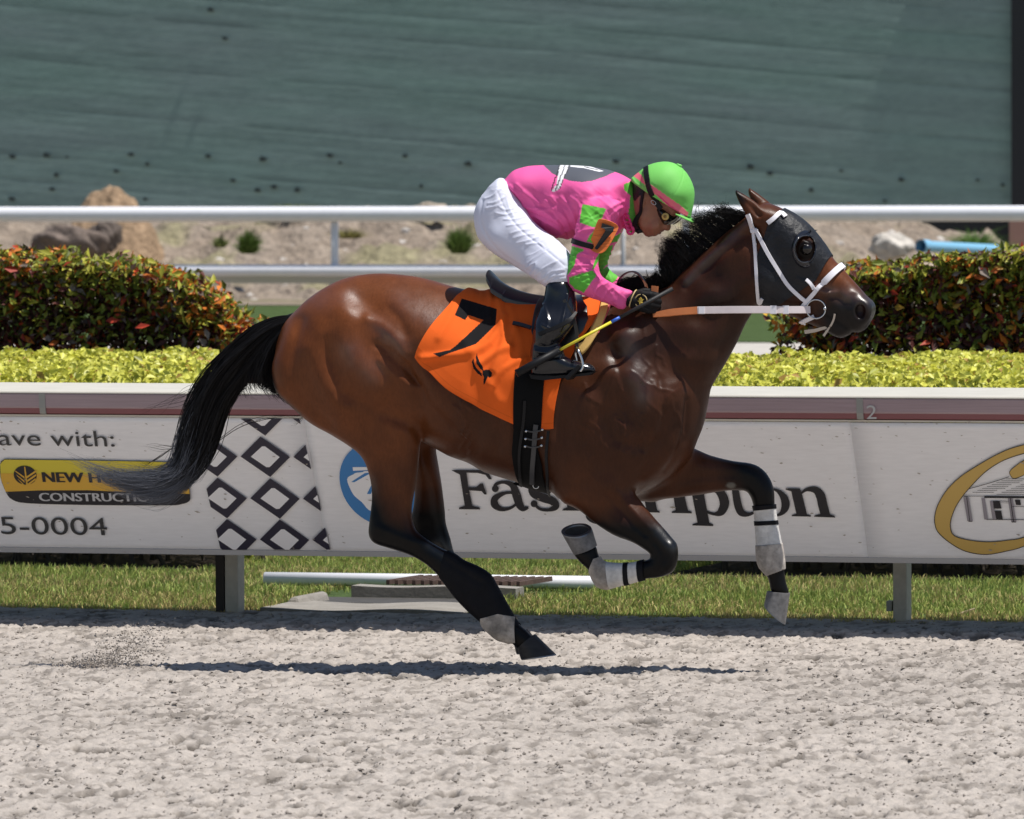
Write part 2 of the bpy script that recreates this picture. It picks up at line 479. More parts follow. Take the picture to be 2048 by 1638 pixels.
cme = mesh_np('sand_crumbs', cv.reshape(-1, 3), (octf[None] + np.arange(n)[:, None, None] * 6).reshape(-1, 3), False)
kk = rng.random((n, 1)); set_col(cme, np.repeat(np.array([0.40, 0.355, 0.315]) * (1 - kk * 0.55), 6, axis=0))
add('sand_crumbs', cme, mat('crumb_sand', attr='Col', rough=0.95, spec=0.1), None, RF, kind='stuff')
def apron(x0, x1, y0, y1):
    return sheet('race_track', RF, x0, x1, y0, y1, -0.030, mat('track_sand_far', (0.43, 0.375, 0.33), rough=0.95, spec=0.1, noise=[(5, 0.15), (40, 0.2)], bump=(40, 0.8, 0.02)), kind='structure')
apron(-80, 80, -60, 0.18)
sheet('grass_verge', RF, -80, 80, 0.12, 40.0, 0.004, M_turf, 3, 3, kind='structure')
M_bed = mat('bed_soil', (0.030, 0.024, 0.018), rough=0.95, spec=0.1, noise=(9, 0.4), bump=(14, 0.8, 0.03))
sheet('flower_bed', RF, -12, RF.loc(475, 900, 3.6)[0], 2.98, 10.5, 0.012, M_bed, kind='structure')
sheet('flower_bed', RF, RF.loc(1385, 900, 3.6)[0], 12, 2.98, 10.5, 0.012, M_bed, kind='structure')
sheet('path', RF, -120, 120, 40.0, 44.8, 0.0, M_pathm, kind='structure')
sheet('turf_course', RF, -140, 140, 44.8, 64.5, 0.01, M_turf, kind='structure')

# ---- grass of the verge
M_grass = mat('grass_blades', attr='Col', rough=0.6, spec=0.25, trans=0.3)
def grass_object(name, P, hgt, wid, colr, lean=0.5, **k):
    n = len(P)
    d = rng.normal(size=(n, 2)); d /= np.linalg.norm(d, axis=1)[:, None]
    L = lean * rng.random(n)
    tip = P + np.c_[d * (hgt * L)[:, None], hgt * (1 - 0.3 * L)]
    mid = P + np.c_[d * (hgt * L * 0.3)[:, None], hgt * 0.55]
    sidev = np.c_[-d[:, 1], d[:, 0], np.zeros(n)] * (wid * 0.5)[:, None]
    rot = rng.random(n) < 0.6
    sidev[rot] = np.c_[np.full(rot.sum(), 1.0), np.zeros(rot.sum()), np.zeros(rot.sum())] * (wid[rot] * 0.5)[:, None]
    V = np.stack([P - sidev, P + sidev, mid + sidev * 0.8, mid - sidev * 0.8, tip], 1).reshape(-1, 3)
    i = np.arange(n) * 5
    me = mesh_np(name, V, [np.stack([i, i + 1, i + 2, i + 3], 1), np.stack([i + 3, i + 2, i + 4], 1)])
    set_col(me, np.repeat(colr, 5, axis=0))
    return add(name, me, M_grass, None, RF, kind='stuff', **k)
DR = (RF.loc(590, 1200, 0.6)[0], RF.loc(930, 1200, 0.6)[0])      # drain opening along the rail
n = 165000
gx = rng.uniform(-4.3, 4.3, n); gy = -0.3 + 6.2 * rng.random(n) ** 1.15
front = -0.28 + 0.14 * fbm(gx * 3, gx * 0, 5, 3)
keep = gy > front
keep &= ~((gx > DR[0] + 0.05 * np.sin(9 * gy)) & (gx < DR[1] - 0.3 * (gy - 0.4) + 0.12) & (gy < 1.72))
keep &= ~((gx > DR[0] - 0.1) & (gx < DR[1] + 0.35) & (gy > 1.3) & (gy < 1.72) & (rng.random(n) < 0.85))
keep &= (gy < 2.95) | ((gx > RF.loc(470, 900, 3.6)[0]) & (gx < RF.loc(1380, 900, 3.6)[0]))
gx, gy = gx[keep], gy[keep]; n = len(gx)
straw = np.clip(1.15 - (gy + 0.28) * 1.8, 0, 1) * 0.75 + 0.45 * (fbm(gx * 1.5, gy * 1.5, 8, 3) > 0.50) + np.where(gx < -0.6, 0.22, 0.10)
isst = rng.random(n) < straw * 0.75
cg = np.array([0.30, 0.375, 0.095])[None] * rng.uniform(0.6, 1.45, (n, 1)); cs = np.array([0.58, 0.47, 0.20])[None] * rng.uniform(0.5, 1.15, (n, 1))
colr = np.where(isst[:, None], cs, cg); yl = rng.random(n) < 0.25; colr[yl & ~isst] = np.array([0.40, 0.41, 0.11])
hg = rng.uniform(0.018, 0.050, n) * (0.7 + 0.6 * fbm(gx * 4, gy * 4, 9, 2)) * np.clip(0.55 + (gy + 0.1) * 1.0, 0.5, 1.05)
grass_object('grass', np.c_[gx, gy, np.zeros(n)], hg, rng.uniform(0.003, 0.007, n), colr, 0.9)
n = 16000      # turf course strip far behind
gx = rng.uniform(-9, 9, n); gy = rng.uniform(45, 64, n)
grass_object('grass', np.c_[gx, gy, np.full(n, 0.01)], rng.uniform(0.05, 0.14, n), rng.uniform(0.02, 0.04, n), np.array([0.10, 0.20, 0.04])[None] * rng.uniform(0.6, 1.3, (n, 1)), 0.5)

# ---- yellow ground-cover hedge (two lengths) and croton hedges
M_leafy = mat('leaf_yellow', attr='Col', rough=0.45, spec=0.4, trans=0.3)
M_leafc = mat('leaf_croton', attr='Col', rough=0.5, spec=0.25, trans=0.22)
M_twig = mat('twig', (0.055, 0.042, 0.03), rough=0.9, noise=(30, 0.4))
def stems_mesh(xa, xb, ya, yb, h, n):
    mb = MB()
    for _ in range(n):
        p = np.array([rng.uniform(xa, xb), rng.uniform(ya, yb), -0.01]); q = p + np.array([rng.normal() * 0.12, rng.normal() * 0.1, h * rng.uniform(0.5, 0.9)])
        m_ = (p + q) / 2 + rng.normal(size=3) * 0.04
        mb.tube([p, m_, q], [0.012, 0.009, 0.004], 4, cap=False)
    return mb
def yellow_hedge(pa, pb, label):
    s = 3.1; xa = RF.loc(pa, 900, s)[0]; xb = RF.loc(pb, 900, s)[0]; ya, yb, top = s, s + 2.6, 0.99
    root = empty('ground_cover_hedge', RF, label=label, cat='hedge', group='yellow leaved hedge along the rail')
    n = int(20000 * (xb - xa))
    x = rng.uniform(xa, xb, n); y = ya + (yb - ya) * rng.random(n) ** 1.6
    top_ = top - 0.02 + 0.13 * (fbm(x * 3.5, y * 3.5, 3, 3) - 0.5) * 2 * 0.5 + 0.035 * rng.random(n)
    top_ -= 0.15 * np.clip(1 - (y - ya) / 1.1, 0, 1) ** 1.5
    endf = np.minimum(1, np.minimum(x - xa, xb - x) / 0.25); top_ *= np.sqrt(np.clip(endf, 0.05, 1))
    on_top = rng.random(n) < 0.8
    z = np.where(on_top, top_ - 0.05 * rng.random(n) ** 2, top_ * rng.uniform(0.30, 1, n))
    y = np.where(on_top, y, ya + 0.25 * rng.random(n) ** 2)
    N = rnd_unit(n, 1.2); N[:, 1] -= 0.4; N /= np.linalg.norm(N, axis=1)[:, None]
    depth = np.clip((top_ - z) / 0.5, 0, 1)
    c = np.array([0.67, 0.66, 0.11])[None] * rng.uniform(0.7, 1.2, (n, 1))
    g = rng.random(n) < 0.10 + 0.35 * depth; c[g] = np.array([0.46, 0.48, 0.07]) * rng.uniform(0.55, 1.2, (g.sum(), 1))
    o = rng.random(n) < 0.04; c[o] = np.array([0.48, 0.30, 0.08])
    x = x - (y - s) * 0.287
    V, F, CC = leaf_cloud(np.c_[x, y, z], N, rng.uniform(0.03, 0.062, n), 0.62, c)
    me = mesh_np('foliage', V, F); set_col(me, CC)
    add('foliage', me, M_leafy, root, kind='stuff')
    stems_mesh(xa + 0.1, xb - 0.1, ya + 0.15, yb, 0.95, int(70 * (xb - xa))).build('stems', M_twig, root, kind='stuff')
yellow_hedge(-150, 500, 'low yellow-green ground cover hedge on the tail side of the horse')
yellow_hedge(1345, 2230, 'low yellow-green ground cover hedge in front of the horse')
def croton(profile, side, label, s=7.4, depth=1.7):
    """profile: (px, top py) list"""
    pr = np.array([RF.loc(a, b, s)[[0, 2]] for a, b in profile]); xa, xb = pr[0, 0], pr[-1, 0]
    root = empty('croton_hedge', RF, label=label, cat='hedge', group='croton hedges behind the rail')
    n = int(11500 * (xb - xa))
    x = rng.uniform(xa, xb, n); y = s + depth * rng.random(n) ** 1.7
    top = np.interp(x, pr[:, 0], pr[:, 1]) + 0.16 * (fbm(x * 4, y * 4, 13, 3) - 0.5) * 1.4 - 0.088
    edge_n = np.minimum(1, (xb - x if side < 0 else x - xa) / 0.3)
    dens = np.where(rng.random(n) < np.clip(edge_n, 0.16, 1), 1, 0) > 0
    ont = rng.random(n) < 0.33
    z = np.where(ont, top - 0.16 * rng.random(n) ** 1.5, 0.30 + (top - 0.30) * rng.random(n) ** 0.8)
    y = np.where(ont, y, s + 0.45 * rng.random(n) ** 1.5 + 0.10 * (fbm(x * 5, z * 5, 14, 2) - 0.5))
    x, y, z, top = x[dens], y[dens], z[dens], top[dens]; n = len(x)
    N = rnd_unit(n, 0.7); N[:, 1] -= 0.5; N /= np.linalg.norm(N, axis=1)[:, None]
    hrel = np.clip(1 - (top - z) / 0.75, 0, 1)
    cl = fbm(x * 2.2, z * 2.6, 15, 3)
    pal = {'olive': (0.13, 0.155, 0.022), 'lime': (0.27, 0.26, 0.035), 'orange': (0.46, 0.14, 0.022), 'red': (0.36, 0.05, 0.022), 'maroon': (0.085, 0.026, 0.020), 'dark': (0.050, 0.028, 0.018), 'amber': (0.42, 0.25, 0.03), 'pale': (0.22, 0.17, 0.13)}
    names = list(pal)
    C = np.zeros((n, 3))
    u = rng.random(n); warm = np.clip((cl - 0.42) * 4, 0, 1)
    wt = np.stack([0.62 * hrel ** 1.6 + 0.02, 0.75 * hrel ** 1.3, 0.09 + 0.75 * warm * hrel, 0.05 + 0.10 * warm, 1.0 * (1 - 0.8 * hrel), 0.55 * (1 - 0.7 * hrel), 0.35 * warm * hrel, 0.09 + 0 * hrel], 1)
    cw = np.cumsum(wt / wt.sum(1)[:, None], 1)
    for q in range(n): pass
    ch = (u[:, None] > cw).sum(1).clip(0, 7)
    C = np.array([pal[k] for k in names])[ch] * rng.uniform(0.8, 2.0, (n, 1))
    x = x - (y - s) * 0.287
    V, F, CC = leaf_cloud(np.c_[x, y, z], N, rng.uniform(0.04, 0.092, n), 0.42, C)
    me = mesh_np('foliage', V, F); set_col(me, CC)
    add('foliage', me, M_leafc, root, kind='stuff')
    stems_mesh(xa + 0.08, xb - 0.08, s + 0.1, s + depth - 0.2, (pr[:, 1].mean()) * 0.9, int(22 * (xb - xa))).build('stems', M_twig, root, kind='stuff')
    # the single bright leaves that stand out on the face
    lm = MB(); lm.raw([(-0.06, 0, 0), (-0.01, 0.026, 0.007), (0.06, 0, -0.012), (-0.01, -0.026, 0.007)], F3=[(0, 1, 2), (0, 2, 3)])
    meshes = []
    for cc in ((0.55, 0.14, 0.03), (0.42, 0.05, 0.025), (0.52, 0.30, 0.05), (0.30, 0.23, 0.19)):
        mm = lm.mesh('leaf'); set_col(mm, [cc] * 4); mm.materials.append(M_leafc); meshes.append(mm)
    for q in range(46):
        o = bpy.data.objects.new('leaf', meshes[rng.integers(0, 4)]); COL.objects.link(o); o.parent = root
        lx = rng.uniform(xa + 0.05, xb - 0.05); lt = np.interp(lx, pr[:, 0], pr[:, 1])
        o.location = (lx, s - 0.03 + 0.03 * rng.random(), rng.uniform(0.42, lt - 0.08))
        o.rotation_euler = (math.radians(rng.uniform(50, 110)), math.radians(rng.uniform(-40, 40)), rng.uniform(-1, 1)); k = rng.uniform(0.5, 0.85); o.scale = (k, k, k)
croton([(-160, 480), (0, 492), (150, 496), (263, 503), (330, 526), (400, 552), (465, 584), (520, 632)], -1, 'croton hedge of orange, olive and maroon leaves behind the horse tail')
croton([(1545, 570), (1600, 530), (1700, 512), (1800, 508), (1950, 495), (2000, 486), (2048, 490), (2240, 480)], 1, 'croton hedge of olive, orange and dark red leaves beyond the horse muzzle')
# a low sprig of croton that straggles out of the end of the tail-side hedge
sx = RF.loc(520, 640, 7.4)[0]
root = empty('shrub', RF, label='straggling croton sprig on bare earth between hedge end and horse rump', cat='shrub')
n = 260
P = np.c_[rng.normal(sx, 0.085, n), rng.normal(7.6, 0.1, n), rng.uniform(0.62, 1.02, n)]
V, F, CC = leaf_cloud(P, rnd_unit(n, 0.6), rng.uniform(0.05, 0.11, n), 0.4, np.array([[0.16, 0.06, 0.02]]) * rng.uniform(0.4, 2.2, (n, 1)))
me = mesh_np('foliage', V, F); set_col(me, CC); add('foliage', me, M_leafc, root, kind='stuff')
stems_mesh(sx - 0.06, sx + 0.06, 7.55, 7.7, 0.95, 7).build('stem', M_twig, root)

# ---- drain: concrete lip, grate and the white pipe lying over it
M_conc = mat('concrete', (0.27, 0.25, 0.225), rough=0.9, spec=0.2, noise=[(6, 0.18), (50, 0.15)], bump=(60, 0.4, 0.006))
M_rust = mat('rusty_iron', (0.10, 0.06, 0.048), rough=0.8, noise=(30, 0.4))
M_white = mat('white_plastic', (0.80, 0.80, 0.84), rough=0.5, spec=0.3, noise=(7, 0.05))
dr = empty('storm_drain', RF, label='concrete storm drain with rusty grate in the grass under the rail', cat='drain')
x0, x1 = DR
def slab(mb, xa, xb, ya, yb, za, zb, seg=14, wob=0.015):
    for q in range(seg):
        u0 = xa + (xb - xa) * q / seg; u1 = xa + (xb - xa) * (q + 1) / seg
        w0 = wob * math.sin(u0 * 9); w1 = wob * math.sin(u1 * 9)
        mb.hexa([(u0, ya, za), (u1, ya, za), (u1, yb, za), (u0, yb, za), (u0, ya, zb + w0), (u1, ya, zb + w1), (u1, yb, zb + w1), (u0, yb, zb + w0)])
mb = MB(); slab(mb, x0 + 0.14, x1 + 0.12, 1.02, 1.16, -0.05, 0.062, wob=0.005); mb.build('concrete_wall', M_conc, dr)
mb = MB(); slab(mb, x0 + 0.02, x1 + 0.15, 0.02, 0.60, -0.05, 0.014, wob=0.006); mb.build('concrete_apron', M_conc, dr)
mb = MB(); mb.hexa([(x0 - 0.02, 0.44, -0.02), (x0 + 0.09, 0.42, -0.02), (x0 + 0.12, 0.8, -0.02), (x0 + 0.02, 0.8, -0.02), (x0 + 0.02, 0.46, 0.04), (x0 + 0.06, 0.45, 0.045), (x0 + 0.10, 0.78, 0.05), (x0 + 0.06, 0.78, 0.05)])
bevel(mb.build('broken_kerb', M_conc, dr), 0.015)
mb = MB(); mb.box(x0 - 0.04, x1 + 0.1, 0.605, 1.015, -0.012, 0.010); mb.build('gutter', mat('wet_silt', (0.06, 0.055, 0.05), rough=0.7, noise=(20, 0.3)), dr)
for q in range(16):
    mb = MB(); gx = x0 + 0.26 + q * 0.042
    mb.hexa([(gx, 1.18, 0.06), (gx + 0.016, 1.18, 0.06), (gx + 0.05, 1.62, 0.06), (gx + 0.034, 1.62, 0.06), (gx, 1.18, 0.082), (gx + 0.016, 1.18, 0.082), (gx + 0.05, 1.62, 0.082), (gx + 0.034, 1.62, 0.082)])
    mb.build('grate_bar', M_rust, dr)
pp = [RF.loc(530, 1157, 1.75), RF.loc(1240, 1166, 1.75)]
mb = MB(); mb.tube([pp[0], (pp[0] + pp[1]) / 2, pp[1]], 0.031, 16); mb.build('pipe', M_white, None, RF, smooth=True, label='long white plastic pipe lying on grass under the rail', cat='pipe')
for (pa, pb, s, hh) in ((1880, 1240, 0.42, 0.0),):
    pass
tw = MB(); a = RF.loc(1897, 1247, 0.4); b = RF.loc(1950, 1233, 0.46); tw.tube([a + [0, 0, 0.02], (a + b) / 2 + [0, 0, 0.03], b + [0, 0, 0.035]], [0.007, 0.006, 0.004], 5)
tw.build('twig', mat('dead_wood', (0.42, 0.33, 0.22), rough=0.9), None, RF, label='dry pale twig lying in brown grass near the rail post', cat='twig')

# ---- far running rail with two tubes
FRF = BF
rr = empty('running_rail', FRF, label='white two-tube running rail across the far dirt bank', cat='fence')
zt = BF.loc(1024, 428, 0)[2]; zl = BF.loc(1024, 545, 0)[2]
mb = MB()
xx = np.array([-60, -20, 20, 60.0]); R_ = 0.102
mb.tube(np.c_[xx, 0 * xx, 0 * xx + zt], R_, 20); mb.build('top_tube', M_white, rr, smooth=True)
mb = MB(); mb.tube(np.c_[xx, 0 * xx - 0.02, 0 * xx + zl + 0.018], 0.083, 18); mb.build('lower_tube', M_white, rr, smooth=True)
mb = MB(); mb.box(-60, 60, -0.05, 0.05, zl - 0.15, zl - 0.065); mb.build('lower_shade_strip', mat('strip_shade_beige', (0.5, 0.46, 0.36), rough=0.7), rr)  # beige strip added as the shaded underside of the lower tube
for px in (-1440, -740, -40, 665, 1368, 2100, 2800):
    xp = BF.loc(px, 480, 0)[0]
    mb = MB(); mb.tube([(xp, 0.02, -0.05), (xp, 0.02, zl - 0.16)], 0.048, 12); mb.tube([(xp, 0.1, zl - 0.16), (xp, 0.1, zt - R_ * 0.6)], 0.052, 12)
    mb.tube([(xp, 0.06, zl - 0.17), (xp, 0.12, zl - 0.15)], 0.05, 10)
    mb.build('post', M_white, rr, smooth=True)
xp = BF.loc(1246, 480, 0.2)[0]
mb = MB(); mb.tube([(xp, 0.2, -0.05), (xp, 0.2, zt - 0.05)], 0.03, 10); mb.build('brace_post', mat('grey_steel', (0.42, 0.44, 0.46), rough=0.5), rr, smooth=True)

# ---- dirt bank behind the rail
M_dirt = mat('bank_dirt', attr='Col', rough=0.95, spec=0.1, noise=[(2.2, 0.28), (9, 0.38)], bump=(7, 1.0, 0.12))
def bank_h(x, y):
    w = np.interp(x, [-9, -6.6, -4.5, 0, 2.6, 4.2, 5.2, 9], [1.0, 1.0, 1.04, 1.05, 0.98, 0.68, 0.38, 0.30])
    rise = np.clip((y - 1.2) / 6.5, 0, 1); rise = rise * rise * (3 - 2 * rise)
    return w * rise + 0.32 * (fbm(x * 1.1, y * 1.1, 71, 4) - 0.5) * np.clip((y - 0.6) / 2, 0, 1) + 0.40 * (fbm(x * 3.4, y * 3.4, 72, 4) - 0.5) * np.clip((y - 0.6) / 1, 0, 1)
nx, ny = 700, 150
xs = np.linspace(-27, 20, nx); ys = np.linspace(-2.6, 12.2, ny); X, Y = np.meshgrid(xs, ys, indexing='ij')
Z = bank_h(X, Y) * np.clip((12.2 - Y) / 1.2, 0, 1) + 0.02
V = np.stack([X, Y, Z], -1).reshape(-1, 3); i = np.arange((nx - 1) * (ny - 1)); r = i // (ny - 1) * ny + i % (ny - 1)
bk = mesh_np('dirt_bank', V, np.stack([r, r + ny, r + ny + 1, r + 1], 1))
g = np.clip((fbm(X * 0.9, Y * 0.9, 73, 4) - 0.53) * 7, 0, 1).reshape(-1, 1) * 0.45; b = np.clip((fbm(X * 1.3, Y * 1.3, 74, 4) - 0.45) * 4, 0, 1).reshape(-1, 1)
C = np.array([[0.285, 0.235, 0.19]]) * (1 - 0.45 * b) + np.array([[0.20, 0.155, 0.115]]) * 0.45 * b
C = C * (1 - g) + np.array([[0.24, 0.24, 0.10]]) * g
set_col(bk, C); add('dirt_bank', bk, M_dirt, None, BF, kind='structure')
def rock(name, px, py, s, size, seed, colr, label, cat, rough_=0.35, sq=(1, 1, 1), group=None):
    c = BF.loc(px, py, s)
    bm = bmesh.new(); bmesh.ops.create_icosphere(bm, subdivisions=4, radius=1)
    r2 = np.random.default_rng(seed); pl = rnd_unit(14); 
    for v in bm.verts:
        p = np.array(v.co); p = p / np.linalg.norm(p)
        d = 1.0
        for q in pl: 
            dd = p @ q
            if dd > 0.72: d = min(d, 0.72 / dd)
        nn = float(fbm(np.array([p[0] * 2.5 + p[2] + 9]), np.array([p[1] * 2.5 + p[2] * 1.7 + 9]), seed, 4)[0]) - 0.5
        v.co = Vector(p * d * (1 + rough_ * nn)) * Vector(sq) if False else Vector([p[a] * d * (1 + rough_ * nn) * sq[a] * size for a in range(3)])
    me = bpy.data.meshes.new(name); bm.to_mesh(me); bm.free()
    for p in me.polygons: p.use_smooth = True
    o = add(name, me, mat(name + '_stone', colr, rough=0.95, spec=0.15, noise=[(2, 0.25), (9, 0.3)], bump=(7, 0.8, 0.06)), None, None, label=label, cat=cat)
    if group: o['group'] = group
    o.location = BF.world(c); o.rotation_euler = (0, 0, BF.yaw)
    return o
# heap of dug earth
hx, hy = np.meshgrid(np.linspace(-1, 1, 70), np.linspace(-1, 1, 70), indexing='ij'); rr_ = np.hypot(hx, hy)
hz = np.clip(1 - rr_ ** 1.3, 0, 1) ** 0.75 * (0.85 + 0.32 * fbm(hx * 2.2 + 5, hy * 2.2, 77, 4)) + 0.24 * (fbm(hx * 8, hy * 8, 78, 4) - 0.5)
cH = BF.loc(222, 442, 4.6); Vh = np.stack([hx * 0.78, hy * 1.0, hz * 1.12 * (rr_ < 1.1)], -1).reshape(-1, 3); i = np.arange(69 * 69); r = i // 69 * 70 + i % 69
o = add('dirt_heap', mesh_np('dirt_heap', Vh, np.stack([r, r + 70, r + 71, r + 1], 1)), mat('heap_earth', (0.30, 0.21, 0.135), rough=0.95, spec=0.1, noise=[(3, 0.4), (12, 0.3)], bump=(12, 0.9, 0.06)), None, label='brown heap of dirt standing higher than the far rail', cat='heap')
o.location = BF.world(cH * [1, 1, 0] + [0, 0, 0.42]); o.rotation_euler = (0, 0, BF.yaw)
rock('boulder', 125, 487, 2.2, 0.42, 5, (0.17, 0.135, 0.115), 'dark brown boulder on the bank below the dirt heap', 'rock', 0.7, (1.35, 0.8, 0.72))
rock('boulder', 212, 470, 2.4, 0.24, 6, (0.13, 0.105, 0.09), 'small dark rock wedged between the boulder and dirt heap', 'rock', 0.6, (1.1, 0.8, 1.2))
rock('boulder', 1782, 496, 2.0, 0.30, 8, (0.52, 0.48, 0.43), 'pale angular boulder beside the blue pipe', 'rock', 0.6, (1.15, 0.8, 0.74))
rock('boulder', 862, 424, 6.5, 0.24, 9, (0.40, 0.34, 0.27), 'tan stone peeking over the far rail on the bank crest', 'rock', 0.6, (1.4, 0.8, 0.7))
bp = empty('pipe', BF, label='light blue plastic pipe lying behind the croton hedge', cat='pipe')
a = BF.loc(1842, 492, 1.6); b = BF.loc(1990, 500, 3.2)
mb = MB(); dv = (b - a) / np.linalg.norm(b - a); 
mb.tube([a, a + dv * 0.15], 0.088, 18, cap=False); mb.tube([a + dv * 0.13, b], 0.074, 18, cap=False); mb.tube([b, a + dv * 0.01], 0.066, 18, cap=False)
mb.build('tube', mat('blue_plastic', (0.22, 0.48, 0.68), rough=0.4), bp, smooth=True)
mb = MB(); mb.tube([a - dv * 0.005, a + dv * 0.02], 0.094, 18, cap=False); mb.build('socket_rim', mat('blue_plastic_rim', (0.20, 0.45, 0.66), rough=0.4), bp, smooth=True)
# weeds on the bank
def weed(px, py, s, w, h, cnt, label, colr=(0.11, 0.17, 0.04)):
    c = BF.loc(px, py, s); n = cnt
    th = rng.uniform(0, 2 * math.pi, n); rr_ = w * np.sqrt(rng.random(n)) * 0.35
    P = np.c_[rr_ * np.cos(th), rr_ * np.sin(th), np.zeros(n) - 0.05]
    d = np.c_[np.cos(th), np.sin(th)] * rng.uniform(0.0, 1.1, (n, 1)) + rng.normal(size=(n, 2)) * 0.25; hh = h * rng.uniform(0.25, 1.0, n) * (1.25 - 0.75 * rr_ / (0.35 * w))
    tip = P + np.c_[d * w * 0.7, hh]; mid = P + np.c_[d * w * 0.25, hh * 0.65]
    sd = rnd_unit(n) * 0.014; sd[:, 2] *= 0.2
    V = np.stack([P - sd, P + sd, mid + sd * 0.8, mid - sd * 0.8, tip], 1).reshape(-1, 3); i = np.arange(n) * 5
    me = mesh_np('weed_tuft', V, [np.stack([i, i + 1, i + 2, i + 3], 1), np.stack([i + 3, i + 2, i + 4], 1)])
    set_col(me, np.repeat(np.array([colr]) * rng.uniform(0.5, 1.6, (n, 1)), 5, axis=0))
    o = add('weed_tuft', me, M_grass, None, None, label=label, cat='weed', group='weeds on the dirt bank')
    o.location = BF.world(c); o.rotation_euler = (0, 0, BF.yaw)
weed(497, 500, 2.6, 0.24, 0.36, 700, 'round green weed tuft on the bank, on the dirt heap side of the rail post')
weed(918, 500, 2.5, 0.26, 0.42, 800, 'dense green weed tuft on the bank beside the rider breeches')
weed(588, 418, 6.6, 0.45, 0.14, 500, 'low yellow-green weeds on the bank crest above the rail post', (0.19, 0.22, 0.05))
weed(420, 420, 6.6, 0.2, 0.10, 200, 'small green weed on bank crest between dirt heap and rail post', (0.12, 0.18, 0.05))
weed(985, 420, 6.4, 0.35, 0.12, 200, 'sparse weeds on the bank crest behind the rider back', (0.16, 0.19, 0.05))
weed(700, 470, 4.0, 0.35, 0.18, 260, 'thin yellow weeds on the bank just past the rail post', (0.22, 0.20, 0.07))
weed(1950, 500, 3.6, 0.55, 0.34, 900, 'bright green grass clump behind the blue pipe', (0.12, 0.22, 0.05))
weed(440, 488, 3.0, 0.18, 0.2, 160, 'small sparse weed on the bank near the croton hedge top', (0.15, 0.18, 0.06))
# loose stones on the bank
sm = []
for q in range(4):
    bm = bmesh.new(); bmesh.ops.create_icosphere(bm, subdivisions=2, radius=1)
    for v in bm.verts: v.co *= 1 + 0.45 * (random.random() - 0.5); v.co.z *= 0.7
    me = bpy.data.meshes.new('stone'); bm.to_mesh(me); bm.free()
    me.materials.append(mat('loose_stone', [(0.5, 0.46, 0.42), (0.4, 0.35, 0.3), (0.58, 0.55, 0.52), (0.34, 0.28, 0.23)][q], rough=0.95, spec=0.1, noise=(6, 0.2))); sm.append(me)
SV = []; SF3 = []; nb = 0
src = [(np.array([v.co[:] for v in m_.vertices]), np.array([p.vertices[:] for p in m_.polygons])) for m_ in sm]
for q in range(900):
    x = rng.uniform(-8, 8); y = rng.uniform(0.6, 8); r_ = 0.02 + 0.09 * rng.random() ** 4
    v, f = src[q % 4]; z = float(bank_h(np.array([x]), np.array([y]))[0]) - 0.02
    SV.append(v * r_ + np.array([x, y, z])); SF3.append(f + nb); nb += len(v)
add('rubble', mesh_np('rubble', np.concatenate(SV), np.concatenate(SF3), False), sm[0].materials[0], None, BF, kind='stuff')

# ---- green mesh covered screen wall
WY = 13.6
wl_ = empty('screen_wall', BF, label='huge grey-green mesh covered wall with black edge and base', cat='wall')
xr = BF.loc(2027, 250, WY)[0]; zb = BF.loc(1800, 436, WY)[2]
xs = np.linspace(-45, xr, 1000); zs = np.linspace(zb, 8.5, 300); X, Z = np.meshgrid(xs, zs, indexing='ij')
t = Z + X * math.tan(math.radians(5.0))       # seams run down to the right
sag = fbm(X * 0.25, Z * 0.9, 81, 3) * 0.25
tt = t * 2.6 + sag; cell = np.floor(tt); ph = tt - cell
hh = np.take(np.random.default_rng(4).random(256), (cell.astype(int)) & 255)
line = np.exp(-((ph - 0.5) / 0.055) ** 2) * (hh > 0.45) * np.clip(fbm(X * 1.3, t * 1.5, 82, 3) * 2.2 - 0.5, 0, 1)
Yd = 0.006 * line + 0.008 * (fbm(X * 1.2, Z * 3.5, 83, 3) - 0.5)
tt2 = t * 7.7 + sag * 2; ph2 = tt2 - np.floor(tt2); Yd += 0.0015 * np.exp(-((ph2 - 0.5) / 0.2) ** 2) * fbm(X * 1.7, Z * 2, 84, 2)
V = np.stack([X, WY + Yd, Z], -1).reshape(-1, 3); nx, ny = X.shape; i = np.arange((nx - 1) * (ny - 1)); r = i // (ny - 1) * ny + i % (ny - 1)
wm = mesh_np('mesh_panel', V, np.stack([r, r + ny, r + ny + 1, r + 1], 1))
v1 = fbm(X * 0.5, t * 9, 85, 3); v2 = fbm(X * 0.35, t * 2.3, 86, 3); v3 = fbm(X * 9, Z * 16, 87, 2)
base = np.array([0.156, 0.238, 0.208]); alt = np.array([0.172, 0.222, 0.216])
C = base * (1 - v2[..., None]) + alt * v2[..., None]; C = 1.56 * C * (0.76 + 0.30 * v1[..., None] + 0.16 * v3[..., None]) * (1 - 0.20 * line[..., None])
set_col(wm, C.reshape(-1, 3))
add('mesh_panel', wm, mat('green_mesh', attr='Col', rough=0.8, spec=0.15, noise=[(30, 0.10, (0.3, 1, 3)), (5, 0.06, (0.3, 1, 3))], bump=(14, 0.12, 0.02, (0.25, 1, 2))), wl_)
M_black = mat('black_steel', (0.012, 0.013, 0.017), rough=0.5)
mb = MB(); mb.box(xr, xr + 0.23, WY - 0.16, WY + 0.35, 0.0, 8.5); mb.build('edge_frame', M_black, wl_)
mb = MB(); mb.box(xr + 0.235, xr + 0.6, WY - 0.1, WY + 0.3, 0.9, 8.5); mb.build('side_panel', mat('grey_panel', (0.13, 0.13, 0.13), rough=0.6), wl_)
mb = MB(); mb.box(-45, xr - 0.003, WY - 0.06, WY + 0.25, -0.05, zb); mb.build('base', M_black, wl_)
